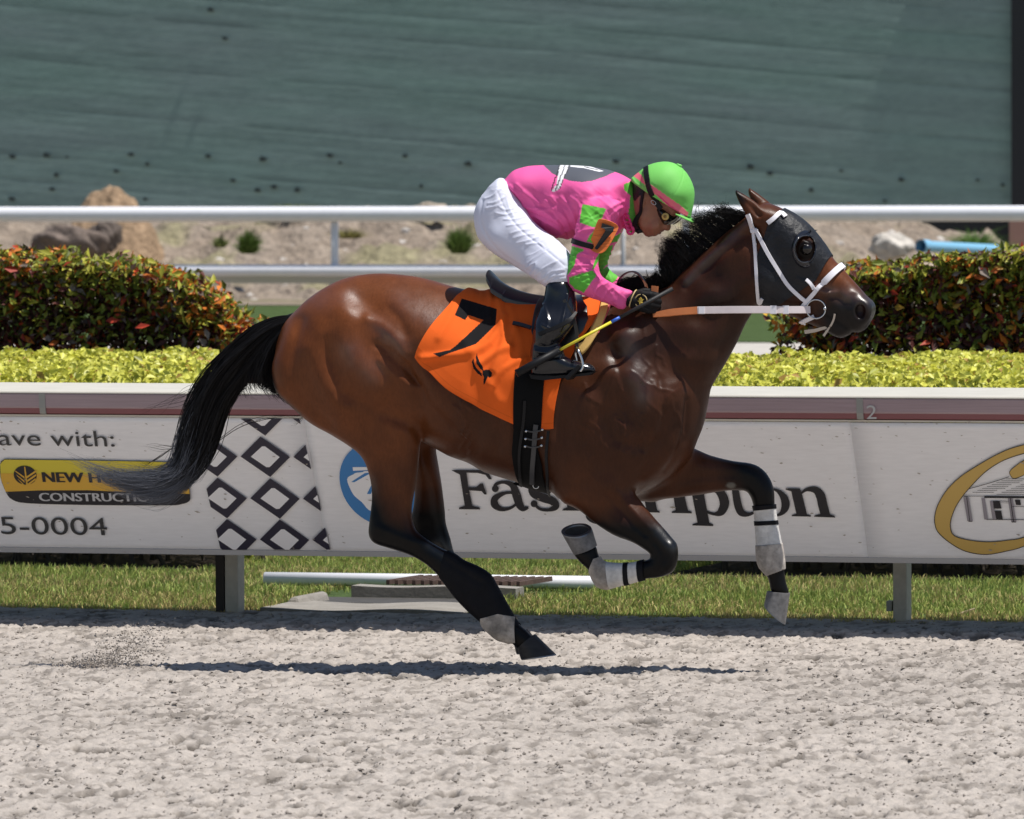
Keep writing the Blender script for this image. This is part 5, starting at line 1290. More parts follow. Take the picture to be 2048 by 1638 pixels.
for gl in ([(395, 840), (362, 900), (335, 935), (292, 945), (245, 952)], [(400, 880), (345, 900), (300, 895), (262, 897)], [(425, 890), (480, 852), (540, 836), (590, 832), (606, 812)], [(545, 770), (575, 790), (604, 826), (594, 846), (555, 858)], [(350, 890), (320, 912), (285, 930), (262, 925)]):
    g0 = hl(gl, 0.0); hair('tail', [g0, [p + np.array([0.004, 0.02, 0.006]) for p in g0]], 6, 0.0010, 0.006, 0.012, (blkh, blkh), horse, 16, group_clump=2)
core = MB(); cp = [HF.loc(a, b, 0.005) for a, b in ((592, 634), (555, 655), (512, 690), (470, 742), (435, 800), (412, 860), (396, 905), (372, 945), (330, 972))]
core.tube(smooth_poly(cp, 4, False), np.interp(np.linspace(0, 1, 33), [0, .12, .3, .5, .7, .85, 1], [.020, .030, .034, .036, .036, .026, .006]), 14, flat=0.7)
me = core.mesh('tail_core', True); set_col(me, np.tile(blkh * 0.9, (len(me.vertices), 1))); add('tail_core', me, M_hair, horse)
mg = []
roots = [(1262, 586), (1290, 582), (1318, 578), (1340, 572), (1360, 550), (1382, 528), (1405, 507), (1430, 484), (1455, 462), (1478, 444), (1496, 431)]
tips = [[(1245, 575), (1230, 578), (1222, 592)], [(1268, 562), (1248, 562), (1232, 572)], [(1303, 566), (1292, 580), (1285, 596)], [(1334, 548), (1326, 530), (1328, 510)], [(1345, 524), (1334, 506), (1322, 492)], [(1362, 502), (1346, 490), (1326, 484)], [(1384, 482), (1366, 470), (1345, 470)], [(1405, 464), (1386, 450), (1364, 448)], [(1428, 446), (1408, 434), (1386, 436)], [(1456, 432), (1440, 422), (1420, 424)], [(1480, 426), (1466, 422), (1452, 426)]]
for r_, t_ in zip(roots, tips): mg.append([HF.loc(*r_, 0.0), HF.loc(*t_[0], -0.012), HF.loc(*t_[1], -0.02), HF.loc(*t_[2], -0.03)])
hair('mane', mg, 1700, 0.0014, 0.010, 0.014, (blkh, blkh * 1.3), horse, 16, 0.0006, 60)
hair('mane', [[p + np.array([0, 0.02, 0.0]) * k for k, p in enumerate(g)] for g in mg[2:]], 350, 0.0013, 0.014, 0.035, (blkh, blkh * 1.3), horse, 16, 0.001, 30)
hair('mane', [[g[0], g[0] * .6 + g[1] * .4, g[0] * .35 + g[1] * .65, g[1]] for g in mg], 900, 0.0014, 0.006, 0.012, (blkh, blkh * 1.3), horse, 12, 0.0005, 120)
hair('forelock', [hl([(1530, 420), (1545, 418), (1556, 424), (1560, 436)], 0.0), hl([(1525, 428), (1540, 428), (1552, 436), (1558, 446)], -0.05)], 120, 0.0012, 0.008, 0.01, (np.array([.03, .014, .009]),) * 2, horse, 10)

# ================================================================== TACK: leg wraps
M_wrap = mat('wrap_white', (0.60, 0.58, 0.55), rough=0.85, noise=[(10, 0.28), (60, 0.16)], bump=(50, 0.5, 0.004, (1, 1, 4)))
M_wrapd = mat('wrap_muddy', (0.34, 0.305, 0.27), rough=0.9, noise=[(13, 0.6), (45, 0.3)], bump=(40, 0.6, 0.004))
M_wrapt = mat('wrap_tan', (0.36, 0.28, 0.21), rough=0.9, noise=[(14, 0.4)], bump=(40, 0.5, 0.004))
M_tape = mat('wrap_tape', (0.006, 0.006, 0.008), rough=0.6, spec=0.15, noise=(20, 0.3), bump=[(60, 0.4, 0.003), (14, 0.4, 0.006)])
def wrap(label, pieces):
    root_ = empty('leg_wrap', HF, label=label, cat='leg wrap', group='leg wraps on the horse')
    for nm, poly, side, off, m in pieces: bm_obj(skin_patch(poly, side, off, 0), nm, m, root_, 0.003)
wrap('white wrap with black tape bands round the straight far foreleg', [
    ('tape', [(1500, 1012), (1560, 1008), (1562, 1016), (1500, 1022)], 'far', 0.0065, M_tape), ('bandage', [(1500, 1020), (1560, 1015), (1568, 1046), (1500, 1050)], 'far', 0.005, M_wrap), ('tape', [(1500, 1043), (1562, 1040), (1563, 1048), (1500, 1052)], 'far', 0.0075, M_tape),
    ('bandage', [(1500, 1050), (1568, 1048), (1578, 1090), (1500, 1095)], 'far', 0.005, M_wrap), ('fetlock_pad', [(1500, 1092), (1580, 1085), (1582, 1134), (1534, 1152), (1500, 1118)], 'far', 0.007, M_wrapd)])
wrap('white wrap with black tape bands round the folded near foreleg', [
    ('tape', [(1277, 1112), (1290, 1110), (1294, 1170), (1282, 1172)], 'near', 0.0065, M_tape), ('bandage', [(1254, 1112), (1279, 1110), (1284, 1172), (1258, 1176)], 'near', 0.005, M_wrap), ('tape', [(1250, 1110), (1259, 1110), (1263, 1176), (1253, 1178)], 'near', 0.0075, M_tape),
    ('bandage', [(1212, 1110), (1252, 1110), (1255, 1180), (1222, 1186)], 'near', 0.005, M_wrap), ('fetlock_pad', [(1193, 1116), (1214, 1108), (1224, 1186), (1190, 1188), (1179, 1148)], 'near', 0.006, M_wrapd)])
wrap('black hind fetlock wrap with worn grey patch above the grounded hoof', [
    ('bandage', [(895, 1100), (945, 1110), (1010, 1150), (1042, 1250), (960, 1270), (930, 1225), (880, 1165)], 'near', 0.005, M_tape), ('fetlock_pad', [(966, 1236), (1002, 1226), (1034, 1232), (1036, 1284), (1008, 1290), (964, 1250)], 'near', 0.010, M_wrapd)])
# ================================================================== SADDLE CLOTH
OR = np.array([0.78, 0.125, 0.018]); ORd = np.array([0.66, 0.12, 0.02])
def curve_xz(pts, s): return np.array([HF.loc(a, b, s)[[0, 2]] for a, b in pts])
rearp = curve_xz(smooth_poly([(952, 548), (926, 566), (904, 592), (875, 643), (846, 702), (832, 713)], 4, False), -0.24)
frontp = curve_xz(smooth_poly([(1206, 596), (1196, 622), (1172, 655), (1150, 690), (1136, 725), (1122, 762), (1112, 815), (1105, 857)], 4, False), -0.26)
botp = curve_xz(smooth_poly([(832, 713), (850, 735), (866, 747), (900, 777), (930, 796), (960, 812), (1000, 831), (1040, 850), (1072, 857), (1105, 857)], 4, False), -0.28)
sx_ = np.linspace(rearp[:, 0].min() - 0.02, frontp[:, 0].max() + 0.02, 64)
ZC = 1.02
sect = []
for xq in sx_:
    pts = []
    for ph in np.linspace(0, 2.45, 120):
        dr_ = Vector((0, -math.sin(ph), math.cos(ph))); h = HBVH.ray_cast(Vector((xq, 0, ZC)) + dr_ * 1.0, -dr_)
        pts.append([h[0][1], h[0][2]] if h[0] is not None else (pts[-1] if pts else [0, 1.4]))
    pts = np.array(pts); al = np.r_[0, np.cumsum(np.linalg.norm(np.diff(pts, axis=0), axis=1))]
    g = np.linspace(0, al[-1], 160); sect.append(np.c_[g, np.interp(g, al, pts[:, 0]), np.interp(g, al, pts[:, 1])])
sect = np.array(sect)
def x_of_z(P, z):
    o_ = np.argsort(P[:, 1]); return np.interp(z, P[o_, 1], P[o_, 0])
def drape(nu, nv, rear, front, bot, lift):
    """sheet over the back: columns u from rear to front, v from -1 (far hem) over the spine to +1 (near hem)"""
    out = np.zeros((nu, nv, 3)); uv = np.zeros((nu, nv, 2))
    bt_ = np.array([np.interp(np.linspace(0, 1, nu), np.linspace(0, 1, len(bot)), bot[:, a]) for a in (0, 1)]).T
    for i in range(nu):
        u = i / (nu - 1)
        for j in range(nv):
            v = 2 * j / (nv - 1) - 1; av = abs(v); xg = bt_[i, 0]
            x = xg if av > 0.5 else rear[0, 0] * (1 - u) + front[0, 0] * u
            for it in range(4):
                k = np.clip((x - sx_[0]) / (sx_[1] - sx_[0]), 0, 62.99); ki = int(k); f = k - ki
                S = sect[ki] * (1 - f) + sect[ki + 1] * f
                kb = np.clip((bt_[i, 0] - sx_[0]) / (sx_[1] - sx_[0]), 0, 62.99)
                below = np.nonzero(S[:, 2] < bt_[i, 1])[0]; below = below[below > 20]
                ab = S[below[0], 0] if len(below) else S[-1, 0]
                a = ab * av; z = np.interp(a, S[:, 0], S[:, 2]); y = np.interp(a, S[:, 0], S[:, 1])
                x = (1 - u) * x_of_z(rear, max(z, bt_[i, 1])) + u * x_of_z(front, max(z, bt_[i, 1]))
                if av > 0.97 or True: x = x * (1 - av ** 6) + bt_[i, 0] * av ** 6
            sy = 1 if v > 0 else -1
            out[i, j] = (x, y * sy, z); uv[i, j] = (u, v)
    return out, uv
P, UV = drape(100, 201, rearp, frontp, botp, 0.01)
for _ in range(14):
    P[:, 1:-1] = (P[:, :-2] + P[:, 2:] + 2 * P[:, 1:-1]) / 4; P[1:-1] = (P[:-2] + P[2:] + 2 * P[1:-1]) / 4
def upsample(A, n, m):
    a0 = np.linspace(0, A.shape[0] - 1, n); i0 = np.minimum(a0.astype(int), A.shape[0] - 2); f = (a0 - i0)[:, None, None]; A = A[i0] * (1 - f) + A[i0 + 1] * f
    b0 = np.linspace(0, A.shape[1] - 1, m); j0 = np.minimum(b0.astype(int), A.shape[1] - 2); g = (b0 - j0)[None, :, None]; return A[:, j0] * (1 - g) + A[:, j0 + 1] * g
nu, nv = 300, 601
P = upsample(P, nu, nv); UV = upsample(UV, nu, nv)
u = UV[..., 0]; av = np.abs(UV[..., 1])
gx_ = np.gradient(P, axis=0); gy_ = np.gradient(P, axis=1); Nn = np.cross(gx_, gy_); Nn /= np.linalg.norm(Nn, axis=2)[..., None] + 1e-9
cen = np.array([0, 0, ZC]); sgn = np.sign(((P - np.stack([P[..., 0], 0 * P[..., 0], 0 * P[..., 0] + ZC], -1)) * Nn).sum(2)); Nn *= sgn[..., None]
cpx, cpy = side_px(HF, P.reshape(-1, 3)); cpx = cpx.reshape(nu, nv); cpy = cpy.reshape(nu, nv)
loose = np.clip(1.15 - u * 1.6, 0, 1) * np.clip(av * 1.6 - 0.2, 0, 1) * (UV[..., 1] > 0)
off = 0.008 + 0.034 * loose * np.clip((av - 0.35) * 1.8, 0, 1) + 0.005 * np.exp(-((av - 1) / 0.08) ** 2) * np.clip(u * 3, 0, 1)
def fold(pl, w, h):
    global off
    off = off + h * np.exp(-(seg_dist(cpx, cpy, smooth_poly(pl, 3, False)) / w) ** 2)
for pl, w, h in (([(985, 565), (1000, 620), (1010, 680), (990, 740)], 9, .012), ([(970, 575), (980, 600), (978, 640)], 6, .010), ([(1010, 640), (980, 690), (930, 712), (850, 716)], 8, .012), ([(1020, 700), (985, 715), (960, 730)], 7, .010), ([(1030, 660), (1010, 720), (985, 770)], 8, .009), ([(930, 690), (970, 750), (1000, 800)], 10, .006), ([(880, 680), (900, 640), (915, 600)], 8, .006), ([(1020, 620), (1040, 690), (1035, 760)], 9, .006), ([(950, 560), (955, 590), (940, 640)], 6, -.004), ([(990, 770), (1010, 740), (1050, 720)], 6, .006)): fold(pl, w, h)
off += 0.008 * (fbm(cpx * 0.014, cpy * 0.014, 301, 2) - 0.5) + 0.0 * loose * (fbm(cpx * 0.05, cpy * 0.04, 302, 2) - 0.5)
P = P + Nn * np.maximum(off, 0.006)[..., None]
V = P.reshape(-1, 3); i = np.arange((nu - 1) * (nv - 1)); r = i // (nv - 1) * nv + i % (nv - 1)
C = np.tile(OR, (len(V), 1)); X, Y = side_px(HF, V)
seven = [(923, 598), (994.5, 619), (992, 650), (952, 689), (930, 697), (879, 714), (866, 708), (900, 701), (912, 692), (967, 641), (936.5, 631), (930, 641), (909, 631)]
ink_ = (0.012, 0.011, 0.012)
C[in_poly(X, Y, seven)] = ink_
z1 = lambda p: ZM(p, 3.15, 900, 280)
for pl in ([(168, 1338), (162, 1370), (170, 1410), (190, 1440), (212, 1462), (205, 1430), (185, 1395), (172, 1365)], [(148, 1372), (140, 1400), (150, 1440), (175, 1470), (205, 1490), (200, 1470), (172, 1440), (155, 1410)], [(205, 1455), (225, 1448), (250, 1448), (268, 1465), (266, 1485), (252, 1500), (240, 1492), (232, 1510), (222, 1535), (214, 1542), (212, 1520), (215, 1495), (206, 1478)]):
    C[in_poly(X, Y, z1(pl))] = ink_
hem = np.abs(np.minimum(1 - av, 1).ravel() - 0.035) < 0.004; C[hem] = C[hem] * 0.86
me = mesh_np('saddle_cloth', V, np.stack([r, r + nv, r + nv + 1, r + 1], 1)); set_col(me, C)
M_cloth = mat('cloth_print', attr='Col', rough=0.85, spec=0.10, noise=(3, 0.04), bump=[(700, 0.15, 0.001), (16, 0.15, 0.006)])
cl = add('saddle_cloth', me, M_cloth, None, HF, label='orange saddle cloth with black number 7 and small horned animal print', cat='saddle cloth')
s = cl.modifiers.new('thick', 'SOLIDIFY'); s.thickness = 0.003; s.offset = -1

# ================================================================== SADDLE
M_leather = mat('black_leather', (0.012, 0.0125, 0.015), rough=0.28, spec=0.5, noise=(30, 0.2), bump=(120, 0.1, 0.001))
M_leatherm = mat('black_leather_matt', (0.009, 0.009, 0.0105), rough=0.5, spec=0.22, bump=(140, 0.2, 0.001))
M_seat = mat('saddle_seat', (0.020, 0.024, 0.034), rough=0.30, spec=0.6, bump=(120, 0.1, 0.001))
M_steel = mat('steel', (0.55, 0.56, 0.58), rough=0.25, metal=1.0)
M_dsteel = mat('dark_steel', (0.12, 0.12, 0.13), rough=0.35, metal=0.9)
M_elastic = mat('girth_elastic', (0.005, 0.005, 0.0055), rough=0.75, spec=0.12, bump=(300, 0.3, 0.001, (1, 1, 0.2)))
sad = empty('racing_saddle', HF, label='small black racing saddle strapped over orange cloth on horse back', cat='saddle')
path = smooth_poly([(972, 541), (978, 548), (990, 560), (1010, 573), (1040, 585), (1075, 592), (1115, 596), (1150, 597), (1178, 592), (1190, 586)], 5, False)
hw = np.interp(np.linspace(0, 1, len(path)), [0, .05, .18, .4, .7, 1], [.05, .085, .115, .105, .085, .055]); NW = 17; V = []
for (a, b), w in zip(path, hw):
    c = HF.loc(a, b, -0.06)
    for lay in (0, 1):
        for k in range(NW):
            q = 2 * k / (NW - 1) - 1
            V.append((c[0] - 0.015 * q * q * (a > 1010), w * q, c[2] + 0.002 - (0.020 if a < 985 else 0.035) * q * q * (w / 0.11) - lay * (0.020 + 0.02 * (1 - q * q) * (a > 1000))))
V = np.array(V); m_ = len(path); F = []
for i in range(m_ - 1):
    for k in range(NW - 1):
        a = i * 2 * NW + k; b = (i + 1) * 2 * NW + k
        F.append((a, a + 1, b + 1, b)); F.append((a + NW, b + NW, b + NW + 1, a + NW + 1))
    for k in (0, NW - 1):
        a = i * 2 * NW + k; b = (i + 1) * 2 * NW + k; F.append((a, b, b + NW, a + NW))
for i in (0, m_ - 1):
    for k in range(NW - 1): a = i * 2 * NW + k; F.append((a, a + 1, a + NW + 1, a + NW))
o = recalc(add('seat', mesh_np('seat', V, np.array(F)), M_seat, sad)); bevel(o, 0.005)
HVc = HV
for sd in ('near', 'far'):
    bm_obj(skin_patch([(1074, 592), (1158, 590), (1180, 612), (1186, 636), (1178, 660), (1158, 682), (1120, 700), (1090, 694), (1074, 660)], sd, 0.021, 0), 'flap', M_leather, sad, 0.006)
girthpoly = [(1050, 735), (1108, 735), (1101, 830), (1098, 900), (1100, 940), (1107, 990), (1062, 982), (1040, 970), (1040, 905), (1046, 845)]
bm_obj(skin_patch([(1052, 735), (1108, 735), (1100, 860), (1046, 855)], 'near', 0.020, 0), 'girth', M_elastic, sad, 0.006)
bm_obj(skin_patch([(1046.3, 853), (1100.3, 858), (1097, 930), (1107, 992), (1062, 984), (1038, 972), (1038, 905)], 'near', 0.014, 0), 'girth', M_elastic, sad, 0.006)
bm_obj(skin_patch([(1052, 640), (1108, 640), (1100, 860), (1046, 853)], 'far', 0.020, 0), 'girth', M_elastic, sad, 0.006)
bm_obj(skin_patch([(1046, 852), (1100, 857), (1097, 930), (1107, 992), (1038, 975)], 'far', 0.013, 0), 'girth', M_elastic, sad, 0.006)
mb = MB(); C, N = strap_pts([(1048, 800), (1046, 860), (1042, 910), (1045, 962)], -1, 6, 0.022); ribbon(mb, C, N, 0.012, 0.004); mb.build('girth_binding', M_leatherm, sad)
mb = MB(); C, N = strap_pts([(1098, 862), (1095, 910), (1098, 950), (1106, 984)], -1, 6, 0.022); ribbon(mb, C, N, 0.012, 0.004); mb.build('girth_binding', M_leatherm, sad)
M_strapg = mat('girth_strap', (0.035, 0.036, 0.04), rough=0.4)
mb = MB(); C, N = strap_pts([(1073, 848), (1072, 890), (1069, 930), (1068, 958)], -1, 6, 0.025); ribbon(mb, C, N, 0.020, 0.004); mb.build('girth_strap', M_strapg, sad)
for y in (859, 874, 888):
    mb = MB(); C, N = strap_pts([(1056, y - 1), (1063, y + 2), (1072, y + 3), (1082, y + 2), (1089, y)], -1, 4, 0.030); ribbon(mb, C, N, 0.006, 0.003); mb.build('girth_buckle', M_strapg, sad)
    for x in (1055, 1087):
        h, nn = hit(x, y); bm = bmesh.new(); bmesh.ops.create_uvsphere(bm, u_segments=10, v_segments=6, radius=0.006); q = bm_obj(bm, 'rivet', M_steel, sad); q.location = h + nn * 0.032
for x, y in ((1068, 962), (1075, 972)):
    h, nn = hit(x, min(y, 966)); c = h + nn * 0.02; c[2] = HF.loc(x, y, -0.2)[2]
    mb = MB(); a = np.linspace(0, 2 * math.pi, 17); mb.tube(np.c_[c[0] + 0.012 * np.cos(a), c[1] + 0 * a, c[2] + 0.013 * np.sin(a)], 0.0022, 6, cap=False); mb.build('girth_ring', M_steel, sad, smooth=True)
mb = MB(); C, N = strap_pts([(1028, 656), (1040, 658), (1052, 661), (1064, 664)], -1, 5, 0.034); ribbon(mb, C, N, 0.016, 0.006); mb.build('cloth_strap', M_leather, sad)
# stirrup with its leather, on both sides
for sg in (-1, 1):
    y0 = 0.335 * sg
    S = lambda p, dy=0.0: np.array([HF.loc(p[0], p[1], -0.33)[0], y0 + dy * sg, HF.loc(p[0], p[1], -0.33)[2]])
    mb = MB(); arch = smooth_poly([(1150, 752), (1149, 728), (1146, 705), (1151, 694), (1160, 699), (1168, 715), (1171, 732), (1166, 742)], 5, False)
    dy = np.interp(np.linspace(0, 1, len(arch)), [0, .3, .45, .6, 1], [-.055, -.05, 0.0, .045, .05])
    mb.tube([S(p, d) for p, d in zip(arch, dy)], 0.0052, 10); mb.build('stirrup', M_steel, sad, smooth=True)
    mb = MB(); P8 = [S(p, -0.06) for p in ((1134, 755), (1163, 727), (1170, 732), (1141, 760))] + [S(p, 0.055) for p in ((1134, 755), (1163, 727), (1170, 732), (1141, 760))]
    mb.hexa(P8); bevel(recalc(mb.build('stirrup_tread', M_leatherm, sad)), 0.004)
    mb = MB(); p = [S(q, -0.03) for q in ((1151, 696), (1150, 660), (1140, 625), (1125, 600))]; ribbon(mb, smooth_poly(p, 5, False), [np.array([0, sg, 0])] * 16, 0.014, 0.003); mb.build('stirrup_leather', M_leather, sad)
# foam pad showing in front of the flap
M_foam = mat('foam_yellow', (0.66, 0.42, 0.13), rough=0.85, noise=(10, 0.12), bump=(60, 0.3, 0.003)); M_foamr = mat('foam_pink', (0.55, 0.10, 0.12), rough=0.8)
pad = empty('saddle_pad', HF, label='yellow foam pad with pink edge wedged in front of saddle flap', cat='saddle pad')
for sd, sg in (('near', -1), ('far', 1)):
    mb = MB(); C, N = strap_pts([(1214, 600), (1206, 622), (1194, 645), (1183, 668), (1172, 690), (1158, 701)], sg, 6, 0.012); ribbon(mb, C, N, np.interp(np.linspace(0, 1, len(C)), [0, .8, 1], [.032, .034, .05]), 0.020); bevel(mb.build('foam', M_foam, pad), 0.006)
    mb = MB(); C, N = strap_pts([(1221, 606), (1213, 625), (1202, 647), (1192, 668)], sg, 6, 0.010); ribbon(mb, C, N, 0.014, 0.014); mb.build('edge', M_foamr, pad)

# ================================================================== BLINKER HOOD AND BRIDLE
M_hood = mat('hood_fabric', (0.0125, 0.0135, 0.017), rough=0.5, spec=0.28, noise=(18, 0.25), bump=[(22, 0.8, 0.010), (500, 0.2, 0.001)])
M_cup = mat('hood_cup', (0.008, 0.009, 0.014), rough=0.15, spec=0.6)
hood = empty('blinker_hood', HF, label='black blinker hood with eye cup over the horse head', cat='blinkers')
hpoly = [(1538, 440), (1552, 398), (1606, 392), (1708, 500), (1692, 519), (1630, 561), (1603, 612), (1545, 626), (1519, 612), (1509, 470)]
wr = 0.0065 + 0.002 * (fbm(HV[:, 0] * 30, HV[:, 2] * 30 + HV[:, 1] * 20, 401, 3) - 0.5)
bm = skin_patch(hpoly, 'both', wr, 0)
e0 = HF.loc(1611, 498, -0.09); ex, ez = 0.037, 0.054
def e_in(v, k=1.0): return ((v.x - e0[0]) / ex) ** 2 + ((v.z - e0[2]) / ez) ** 2 < k
bmesh.ops.delete(bm, geom=[f for f in bm.faces if e_in(f.calc_center_median())], context='FACES')
bm_obj(bm, 'hood', M_hood, hood, 0.003)
for sg in (-1, 1):
    hc, hn = hit(1611, 498, sg); A = np.linspace(0, 2 * math.pi, 49)
    def ell(a, k, out):
        x = e0[0] + ex * k * math.cos(a); z = e0[2] + ez * k * math.sin(a)
        h = HBVH.ray_cast(Vector((x, sg * 0.6, z)), Vector((0, -sg, 0))); y = h[0][1] if h[0] is not None else hc[1]
        return np.array([x, y + sg * out, z])
    mb = MB(); mb.tube([ell(a, 1.02, 0.007) for a in A], 0.0035, 6, cap=False); mb.build('eye_binding', M_cup, hood, smooth=True)
    arc = np.linspace(math.radians(72), math.radians(292), 30); rings = []
    for a in arc:
        f = math.sin(math.pi * (a - arc[0]) / (arc[-1] - arc[0])) ** 0.6
        rings.append([ell(a, 1.42, 0.006), ell(a, 1.32, 0.010 + 0.014 * f), ell(a, 1.14, 0.012 + 0.026 * f), ell(a, 0.98, 0.012 + 0.030 * f), ell(a, 0.93, 0.012 + 0.026 * f), ell(a, 1.0, 0.008)])
    V = np.array(rings).reshape(-1, 3); K = 6; F = [(i * K + k, i * K + k + 1, (i + 1) * K + k + 1, (i + 1) * K + k) for i in range(len(arc) - 1) for k in range(K - 1)]
    recalc(add('eye_cup', mesh_np('eye_cup', V, np.array(F)), M_cup, hood))
    mb = MB(); mb.tube([q[3] for q in rings], 0.0028, 6); mb.build('cup_rim', mat('cup_rim', (0.03, 0.032, 0.04), rough=0.2, spec=0.8), hood, smooth=True)
M_nylon = mat('bridle_white', (0.78, 0.76, 0.80), rough=0.42, spec=0.4, noise=(20, 0.06), bump=(200, 0.15, 0.001))
M_orange = mat('rein_orange', (0.52, 0.17, 0.055), rough=0.5, noise=(16, 0.15), bump=(150, 0.3, 0.001))
M_brown = mat('strap_brown', (0.12, 0.045, 0.022), rough=0.45, noise=(16, 0.2))
M_dirtyw = mat('rein_white', (0.66, 0.58, 0.58), rough=0.5, noise=(14, 0.12))
br = empty('bridle', HF, label='white bridle with ring bit, orange grips and reins to the rider', cat='bridle')
def st(name, path, w, t=0.004, off=0.011, side=-1, m=M_nylon):
    mb = MB(); C, N = strap_pts(path, side, 6, off); ribbon(mb, C, N, w, t); return mb.build(name, m, br)
for sd in (-1, 1):
    st('crown_strap', [(1497, 428), (1502, 440), (1508, 461)], 0.022, side=sd, off=0.006)
    st('throat_strap', [(1508, 460), (1512, 500), (1514, 550), (1516, 590), (1519, 612)], 0.014, side=sd, off=0.006)
    st('cheek_strap', [(1512, 452), (1520, 472), (1534, 502), (1553, 536), (1573, 568), (1596, 590), (1619, 606)], 0.016, side=sd)
    st('strap_keeper', [(1505, 462), (1511, 463), (1520, 461)], 0.012, 0.005, 0.012, sd)
    st('brow_band', [(1536, 446), (1550, 436), (1566, 422)], 0.019, side=sd, off=0.012)
    st('noseband_keeper', [(1611, 560), (1620, 568), (1629, 577)], 0.014, side=sd, off=0.008)
C, N = ring_pts((1684, 532), (1617, 604), 0.007, 72); w_ = np.where(C[:, 2] > HF.loc(1645, 565, 0)[2], 0.026, 0.017); mb = MB(); ribbon(mb, C, N, w_, 0.008, True); mb.build('noseband', M_nylon, br)
for sd in (-1, 1):
    h, nn = hit(1633, 618, sd); c = h + np.array([0, sd * 0.012, 0]); c[0] = HF.loc(1633, 618, -.06)[0]; c[2] = HF.loc(1633, 618, -.06)[2]
    mb = MB(); a = np.linspace(0, 2 * math.pi, 41); mb.tube(np.c_[c[0] + 0.037 * np.cos(a), c[1] + 0 * a + 0.006 * np.cos(a), c[2] + 0.037 * np.sin(a)], 0.0032, 8, cap=False); mb.build('bit_ring', M_steel, br, smooth=True)
    bm = bmesh.new(); bmesh.ops.create_uvsphere(bm, u_segments=12, v_segments=8, radius=0.008); q = bm_obj(bm, 'bit_mouthpiece', M_steel, br); q.location = c + np.array([0.036, sd * 0.003, 0.002])
    ringc = c
    if sd < 0:
        st('chin_strap', [(1630, 632), (1621, 635), (1612, 638), (1604, 641)], 0.018, 0.005, 0.010); st('chin_keeper', [(1608, 637), (1610, 640), (1613, 643)], 0.008, 0.004, 0.014)
        st('tongue_tie', [(1670, 627), (1667, 640), (1661, 652)], 0.008, 0.003, 0.004, m=mat('cotton_tape', (0.55, 0.47, 0.38), rough=0.85)); 
        mb = MB(); e = [HF.loc(a_, b_, -0.045) for a_, b_ in ((1661, 652), (1648, 656), (1630, 661), (1609, 664))]; ribbon(mb, e, [np.array([0, -1, 0])] * 4, [.006, .012, .014, .016], 0.002); mb.build('tongue_tie', bpy.data.materials['cotton_tape'], br)
        mb = MB(); e = [HF.loc(a_, b_, -0.05) for a_, b_ in ((1660, 653), (1654, 662), (1647, 672))]; ribbon(mb, e, [np.array([0, -1, 0])] * 3, [.005, .009, .010], 0.002); mb.build('tongue_tie', bpy.data.materials['cotton_tape'], br)
    # rein from ring to hand
    K = [((1616, 620), ringc[1]), ((1560, 619.5), sd * 0.125), ((1480, 619), sd * 0.155), ((1399, 620), sd * 0.165), ((1350, 624), sd * 0.155), ((1309, 630), sd * 0.145)]
    pts = np.array([HF.loc(p[0], p[1], -0.12) * [1, 0, 1] + [0, y, 0] for p, y in K])
    pw = smooth_poly(pts[:4], 6, False); po = smooth_poly(pts[3:], 6, False)
    mb = MB(); ribbon(mb, pw, [np.array([0, sd, 0.12])] * len(pw), 0.029, 0.004); mb.build('rein', M_dirtyw, br)
    mb = MB(); ribbon(mb, po, [np.array([0, sd, 0.25])] * len(po), np.interp(np.linspace(0, 1, len(po)), [0, .6, 1], [.031, .030, .018]), 0.005); mb.build('rein_grip', M_orange, br)
    for xk, wk in ((1404, .030), (1545, .034), (1568, .034)):
        i_ = np.argmin(np.abs(pw[:, 0] - HF.loc(xk, 620, -.15)[0])); q = pw[i_]; mb = MB(); ribbon(mb, [q - [.012, 0, 0], q, q + [.012, 0, 0]], [np.array([0, sd, 0.12])] * 3, wk, 0.007); mb.build('rein_keeper', M_nylon, br)
# bight of the reins standing up between the hands
K = [((1226, 572), .10), ((1234, 558), .07), ((1248, 548), .04), ((1265, 544), .0), ((1282, 549), -.05), ((1297, 563), -.09), ((1304, 576), -.115)]
pts = smooth_poly([HF.loc(p[0], p[1], 0) * [1, 0, 1] + [0, y, 0] for p, y in K], 5, False)
mb = MB(); T = np.gradient(pts, axis=0); Nn_ = np.c_[T[:, 2] * -1, 0 * T[:, 0], T[:, 0]]; Nn_ /= np.linalg.norm(Nn_, axis=1)[:, None]; ribbon(mb, pts, Nn_, 0.026, 0.004); mb.build('rein_loop', M_brown, br)
pts = [HF.loc(*p, -0.12) for p in ((1310, 572), (1309, 584), (1306, 596), (1301, 606))]; mb = MB(); ribbon(mb, pts, [np.array([0.2, -1, 0.3])] * 4, 0.029, 0.005); mb.build('rein_grip', M_orange, br)
# ================================================================== JOCKEY
JB = Body(HF, HF.loc(938, 600)[0], HF.loc(1400, 600)[0], -0.40, 0.40, HF.loc(1000, 775)[2], HF.loc(1000, 312)[2], 0.0042)
pil = JB.pillow
TOR = [(1000, 385), (1003, 372), (1009, 362), (1027, 342), (1045, 335), (1068, 331), (1122, 330), (1170, 332), (1205, 337), (1230, 344), (1250, 353), (1263, 364), (1265, 392), (1258, 425), (1248, 450), (1236, 470), (1215, 474), (1180, 474), (1154, 474), (1141, 478), (1122, 477), (1103, 470), (1078, 456), (1055, 438), (1040, 415), (1020, 402)]
Wtor = [(1010, 380, .125), (1070, 390, .145), (1130, 400, .165), (1190, 400, .195), (1235, 400, .16), (1258, 400, .10), (1240, 455, .10)]
torso = lambda g=0: pil(TOR, 0.0, Wtor, [(1010, 380, .07), (1130, 400, .11), (1240, 410, .09)], 3, g)
